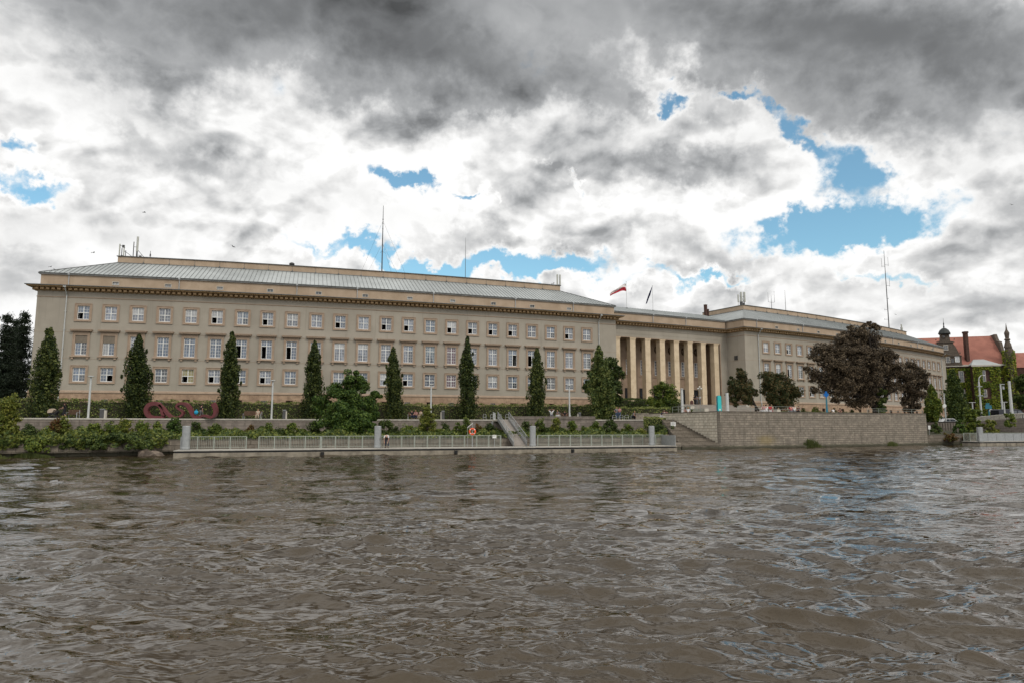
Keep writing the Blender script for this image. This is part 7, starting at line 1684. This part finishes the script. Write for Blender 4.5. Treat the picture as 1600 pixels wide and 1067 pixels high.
for z_, w_ in ((.34*H, gw+.1), (.82*H, gw*.60), (1.09*H, gw*.38), (.02*H, gw+.15)): q = MP(gm, .38, ze_+z_); mb.obox(q, (MD.x*w_, MD.y*w_, 0), (MN.x*.14, MN.y*.14, 0), (0, 0, .09))
for s_ in (-1, 1):
    q = MP(gm+s_*gw*.92, .35, ze_+.42*H); mb.lathe([(.14, 0), (.2, .1), (.08, .4), (.02, .7)], q, 8); mb.sphere(MP(gm+s_*gw*.62, .3, ze_+.92*H), .18, 8)
mb.build('gable_moulding', M['museumstone'], gb, origin=mu['_o'])
def mwin(s, o_, zc, w, h_, fm='capstone', arch=False):
    q = MP(s, o_, zc); mb = MB()
    for sx in (-1, 1): c = MP(s+sx*(w/2+.06), o_, zc); mb.obox(c, (MD.x*.07, MD.y*.07, 0), (MN.x*.08, MN.y*.08, 0), (0, 0, h_/2+.1))
    for sz in (-1, 1): c = MP(s, o_, zc+sz*(h_/2+.03)); mb.obox(c, (MD.x*w/2, MD.y*w/2, 0), (MN.x*.10, MN.y*.10, 0), (0, 0, .07))
    c = MP(s, o_, zc); mb.obox(c, (MD.x*.03, MD.y*.03, 0), (MN.x*.05, MN.y*.05, 0), (0, 0, h_/2)); mb.obox(c, (MD.x*w/2, MD.y*w/2, 0), (MN.x*.05, MN.y*.05, 0), (0, 0, .03))
    f = mb.build('window', M[fm], mu); mb = MB(); c = MP(s, o_, zc); mb.obox(c, (MD.x*w/2, MD.y*w/2, 0), (MN.x*.03, MN.y*.03, 0), (0, 0, h_/2)); mb.build('pane', M['gdark'] if fm != 'white' else M['gwhite'], f, origin=mu['_o'])
for px, py, w, h_, fm, o_ in ((1485, 562, .8, 1.5, 'capstone', .32), (1492, 563, .6, 1.2, 'museumstone', .32), (1499.5, 560.5, .8, 1.6, 'white', .32), (1483, 543, .9, 1.3, 'capstone', .32), (1481, 526, .5, .6, 'museumstone', .32), (1504, 588, .95, 2.9, 'capstone', .05), (1538, 587, .95, 2.9, 'capstone', 2.25), (1504, 614, .9, 1.9, 'capstone', .05), (1538, 614, .9, 1.9, 'capstone', 2.25)):
    mwin(ms(px, o_), o_, mz(py, px, o_), w, h_, fm)
# stepped end gable with turret seen almost edge on
mb = MB(); se = s1+.1
prof = [(1.3, 0), (1.3, ze_-3), (.9, ze_+.5), (-1.6, ze_+.4*(zr-ze_)), (-3.2, ze_+.45*(zr-ze_)), (-4.4, ze_+.75*(zr-ze_)), (-6.2, ze_+.8*(zr-ze_)), (-7.6, zr+.2), (-11.4, zr+.2), (-13, ze_+.8*(zr-ze_)), (-16, ze_+.4*(zr-ze_)), (-20.4, ze_), (-20.4, 0)]
A_ = [MP(se, a, b) for a, b in prof]; B_ = [MP(se+.7, a, b) for a, b in prof]; mb.face(A_); mb.face(B_[::-1]); mb.loft(A_, B_, 0, True)
eg = mb.build('end_gable', M['museumstone'], mu)
tx = MP(se+.35, .35, 0); zt0 = mz(548, 1580); mb = MB()
zz = [ze_-2.0, ze_+.2, ze_+.3]+[mz(q_, 1577) for q_ in (544, 543, 533, 531, 529, 524, 521, 516, 506)]
rr = [1.0, .9, 1.15, .75, .95, .5, .75, .42, .55, .62, .22, .03]
mb.lathe(list(zip(rr, zz)), (tx[0], tx[1], 0), 10); mb.build('turret', M['museumstone'], mu, smooth=False)
q = MP(ms(1586.5, -6), -6, 0); mb = MB(); mb.lathe([(.5, zr2-.5), (.5, zr2+.4), (.15, zr2+1.2), (.02, zr2+2.4)], (q[0], q[1], 0), 8); mb.build('finial', M['museumstone'], mu)
q = MP(ms(1515.5, -1.6), -1.6, 0); mb = MB(); zc1 = mz(518.5, 1513, -1.6); mb.prism([(q[0]-.42, q[1]-.5), (q[0]+.42, q[1]-.5), (q[0]+.42, q[1]+.5), (q[0]-.42, q[1]+.5)], ze_-.5, zc1-.5); mb.prism([(q[0]-.52, q[1]-.62), (q[0]+.52, q[1]-.62), (q[0]+.52, q[1]+.62), (q[0]-.52, q[1]+.62)], zc1-.5, zc1); mb.build('chimney', M['brickred'], mu)
# ivy on the walls
def ivy(parts, n, g):
    co = []
    for (sa, sb, o_, za, zb, gap) in parts:
        k = int(n*(sb-sa)*(zb-za)); s = sa+(sb-sa)*g.random(k); z_ = za+(zb-za)*g.random(k)
        nz = 0.5+0.5*np.sin(s*.9+1.2*np.sin(z_*.55+s*.3))*np.cos(z_*.5+s*.37); keep = (nz+0.45*g.random(k)) > gap
        for (wp, wo, wz, ww, wh) in WINS: keep &= ~((abs(s-wp) < ww) & (abs(z_-wz) < wh) & (abs(o_-wo) < .5))
        s = s[keep]; z_ = z_[keep]; d = o_+.12+.22*g.random(len(s))*(0.5+nz[keep]); P = np.stack([MB0.x+MD.x*s+MN.x*d, MB0.y+MD.y*s+MN.y*d, z_], 1)
        co.append(leaves(P-np.array(mu['_o']), .40, g, .8, np.array((MN.x, MN.y, .2))[None, :]*np.ones((len(s), 1))*1.0, .8))
    put('ivy', mesh_quads('ivy', np.concatenate(co), M['ivy']), mu)
WINS = [(ms(px), o_, mz(py, px, o_), .85, 1.55) for px, py, o_ in ((1504, 588, 0), (1538, 587, 2.2), (1504, 614, 0), (1538, 614, 2.2))]
ivy([(s0, bs0, 0, 3.4, ze_-.6, .12), (bs0, bs1, 2.2, 3.4, ze_-.6, .22), (bs1, se+.2, 0, 3.4, ze_-1.0, .42)], 34, np.random.default_rng(5))
g = np.random.default_rng(9); n = 2600; z_ = 3.4+(mz(548, 1580)-3.4)*g.random(n)**.9; a = g.random(n)*2*pi; r = 1.3+.2*g.random(n); P = np.stack([tx[0]+r*np.cos(a), tx[1]+r*np.sin(a), z_], 1)
put('ivy', mesh_quads('ivy', leaves(P-np.array(mu['_o']), .4, g, .8), M['ivy']), mu)
hb = xz(1600, 178, 4)
spread_tree('broadleaf_tree', 'dark leafy tree at the foot of the museum, cut by the right edge', 1597, 650, 165, [(1596, 592, 10, 0), (1600, 605, 12, 0), (1594, 622, 11, 0), (1602, 630, 12, 0)], 'bushdark', G, .4, 120, zb=3.4, tr=.3)

# ================================================================== street at the right
def pole2(px, yt, pxb, Y, label, w, kind, cat='street lamp', zb=3.35):
    x, y, z = xz(pxb, Y, zb); zt = at(px, yt, Y)[2]; o = thing('street_pole', label, cat, (x, y, zb), 'poles along the street at the right'); mb = MB(); w *= .78; mb.tube([(x, y, zb), (x, y, zb+(zt-zb)*.55), (x, y, zt)], [w*1.15, w, w*.85], 10); mb.build('post', M['pole'], o)
    if kind == 'double':
        mb = MB(); mb.tube([(x, y, zt), (x+.1, y, zt+.7), (x+.5, y, zt+1.15), (x+1.0, y, zt+1.2)], [.08, .07, .06, .05], 6); mb.build('arm', M['pole'], o); mb = MB(); mb.sphere((x+1.1, y, zt+1.15), .2, 8, 0, (1.5, .7, .4)); mb.build('lamp_head', M['pole'], o)
        for dz_ in (0.12, .35): mb = MB(); q = zb+(zt-zb)*(1-dz_); mb.rbox((x, y-.1, q), .9, .2, .16, 0); mb.build('bracket', M['steel'], o)
    if kind == 'tee': mb = MB(); mb.rbox((x, y, zt+.03), .95, .25, .08, 0); mb.build('lamp_head', M['pole'], o)
    if kind == 'cam': mb = MB(); mb.rbox((x+.3, y, zt), .8, .2, .14, 0); mb.rbox((x+.45, y, zt-.6), .3, .2, .5, 0); mb.build('camera_box', M['steel'], o)
    return o
pole2(1531, 596, 1534.5, 125, 'tall street lamp with a curved arm before the ivy', .2, 'double'); pole2(1564, 600, 1568, 118, 'tall plain white pole behind the van', .17, 'cam', 'pole')
pole2(1569.5, 628, 1571, 108, 'short lamp post between the two tall white poles', .13, 'tee', zb=3.5); pole2(1576.5, 595, 1582, 100, 'thickest white pole, in front of the van', .26, 'none', 'pole', 3.4); pole2(1520.5, 628.5, 1521.5, 112, 'short lamp post with a flat head above the pale shrub', .12, 'tee'); pole2(1475, 614, 1478, 113, 'slim white post with round signs beside the cone-shaped tree', .12, 'none', 'pole')
mb = MB(); x, y, z = at(1475.5, 633.5, 112.8); mb.lathe([(.32, 0), (.32, .04)], (0, 0, 0), 16); mb.v = [(x+a, y-c_, z+b) for a, b, c_ in mb.v]; tag(mb.build('round_sign', M['white'], origin=(x, y, z)), 'white round traffic sign on the slim post by the cone-shaped tree', 'sign')
x, y, z = xz(1546.5, 121, 3.4); o = thing('direction_sign', 'blue-green direction sign on a post before the ivy wall', 'sign', (x, y, 3.4)); mb = MB(); mb.tube([(x, y, 3.4), (x, y, 5.4)], .12, 6); mb.build('post', M['poleblue'], o); mb = MB(); mb.obox((x-.1, y-.1, 5.9), (.55, 0, 0), (0, .05, 0), (0, 0, .32)); mb.obox((x-.2, y-.1, 6.4), (.3, 0, 0), (0, .05, 0), (0, 0, .18)); mb.build('panel', M['poleblue'], o)
x, y, z = xz(1549.5, 118, 3.4); o = thing('traffic_sign', 'small round grey traffic sign right of the blue-green sign', 'sign', (x, y, 3.4)); mb = MB(); mb.tube([(x, y, 3.4), (x, y, 5.1)], .05, 6); mb.build('post', M['steel'], o); mb = MB(); mb.lathe([(.3, 0), (.3, .04)], (0, 0, 0), 14); mb.v = [(x+a, y-.06-c_, 5.2+b) for a, b, c_ in mb.v]; mb.build('panel', M['pole'], o)
def vehicle(px, Y, zb, L, H, Wd, prof, wins, rz, paint, label, name, cat, wheels=(0.18, 0.80), cut=None):
    x, y, z = xz(px, Y, zb); o = thing(name, label, cat, (x, y, zb)); ca, sa = cos(rz), sin(rz); ux = Vector((ca, sa, 0)); dep = Vector((-sa, ca, 0))*Wd; b0 = Vector((x, y, zb))-ux*L/2
    pr = [(a*L, b*H) for a, b in prof]; mb = MB(); mb.xprism(pr, b0, ux, dep); bo = mb.build('body', M[paint], o); bev = bo.modifiers.new('soft_edges', 'BEVEL'); bev.width = .06; bev.segments = 2
    for w_ in wins: mb = MB(); mb.xprism([(a*L, b*H) for a, b in w_], b0-dep*.012, ux, dep*1.024); mb.build('window', M['gdark'], o)
    for k in wheels:
        for s in (0, 1):
            c = b0+ux*(k*L)+dep*s+Vector((0, 0, .32)); mb = MB(); d = dep.normalized()*.12; mb.tube([c-d, c+d], .33, 16); wo_ = mb.build('wheel', M['rubber'], o); mb = MB(); mb.tube([c-d*1.05, c+d*1.05], .18, 12); mb.build('rim', M['steel'], wo_, origin=o['_o'])
    for e_, nm, mt in ((0.0, 'tail_light', 'red'), (1.0, 'headlight', 'white')):
        for s in (.12, .88): c = b0+ux*(e_*L)+dep*s+Vector((0, 0, H*.42)); mb = MB(); mb.obox(c, ux*.03, dep.normalized()*.12, (0, 0, .08)); mb.build(nm, M[mt], o)
    mb = MB(); c = b0+ux*(L*.5)-dep*.01+Vector((0, 0, H*.5)); mb.obox(c, ux*.09, dep.normalized()*.02, (0, 0, .025)); mb.build('door_handle', M['darkgrey'], o)
CARP = [(0, .25), (.01, .55), (.06, .62), (.16, .68), (.27, .97), (.40, 1.0), (.58, .98), (.74, .66), (.95, .58), (1, .45), (1, .2), (.88, .15), (.12, .15)]
CARW = [[(.19, .68), (.29, .93), (.42, .95), (.42, .68)], [(.44, .68), (.44, .95), (.56, .94), (.70, .68)]]
VANP = [(0, .2), (0, .93), (.03, 1.0), (.60, 1.0), (.72, .94), (.86, .58), (.98, .50), (1, .4), (1, .18), (.9, .14), (.08, .14)]
VANW = [[(.62, .60), (.62, .88), (.71, .86), (.82, .60)], [(.36, .62), (.36, .88), (.58, .88), (.58, .62)]]
vehicle(1586, 114, 3.35, 5.3, 2.0, 1.95, VANP, VANW, .05, 'paintdark', 'dark van passing behind the white pole at the right edge', 'parked_van', 'van')
vehicle(1488, 116, 2.4, 4.3, 1.45, 1.7, CARP, CARW, -.1, 'paintwhite', 'white car behind the wall, right of the cone-shaped tree', 'parked_car', 'car')
vehicle(1471.5, 118, 2.9, 3.6, 1.35, 1.6, CARP, CARW, .1, 'paintwhite', 'pale car partly hidden beside the slim post', 'parked_car', 'car')

# birds
def bird(px, py, Y, s, rz, label):
    x, y, z = at(px, py, Y); mb = MB(); mb.tube([(-.26, 0, 0), (-.1, 0, .02), (.1, 0, .03), (.22, 0, .04), (.32, 0, .02)], [.01, .06, .075, .05, .01], 6)
    for k in (-1, 1): mb.raw([(.1, k*.04, .05), (-.08, k*.04, .03), (-.12, k*.35, .16), (.06, k*.33, .20), (-.16, k*.72, .06), (-.02, k*.68, .10), (.1, k*.04, .02), (-.08, k*.04, .01), (-.12, k*.35, .13), (.06, k*.33, .17), (-.16, k*.72, .05), (-.02, k*.68, .085)], [(0, 1, 2, 3), (3, 2, 4, 5), (6, 9, 8, 7), (9, 11, 10, 8), (0, 3, 9, 6), (3, 5, 11, 9), (1, 7, 8, 2), (2, 8, 10, 4), (4, 10, 11, 5)])
    mb.raw([(-.22, -.03, .0), (-.22, .03, 0), (-.42, .09, .0), (-.42, -.09, 0), (-.3, 0, .02)], [(0, 1, 2, 3), (0, 1, 4), (1, 2, 4), (2, 3, 4), (3, 0, 4)])
    o = mb.build('bird', M['black'], origin=(0, 0, 0)); o.location = (x, y, z); o.rotation_euler = (.5, .2, rz); o.scale = (s*.7,)*3; tag(o, label, 'bird', 'birds in the sky')
bird(225.5, 332.5, 95, 1.0, .3, 'dark bird high above the left antenna cluster'); bird(364, 386, 95, 1.1, 1.2, 'dark bird above the roof, left of the guyed mast'); bird(146, 395.3, 90, .9, .1, 'bird just above the left roof slope'); bird(79, 417.5, 92, .8, 0, 'upper bird of two by the left roof corner'); bird(85, 421.5, 92, .7, 1.5, 'lower bird of two by the left roof corner'); bird(1580.5, 320.5, 120, .9, .4, 'bird at the far right of the sky'); bird(1399, 492, 150, .8, .4, 'bird right of the tallest radio mast')
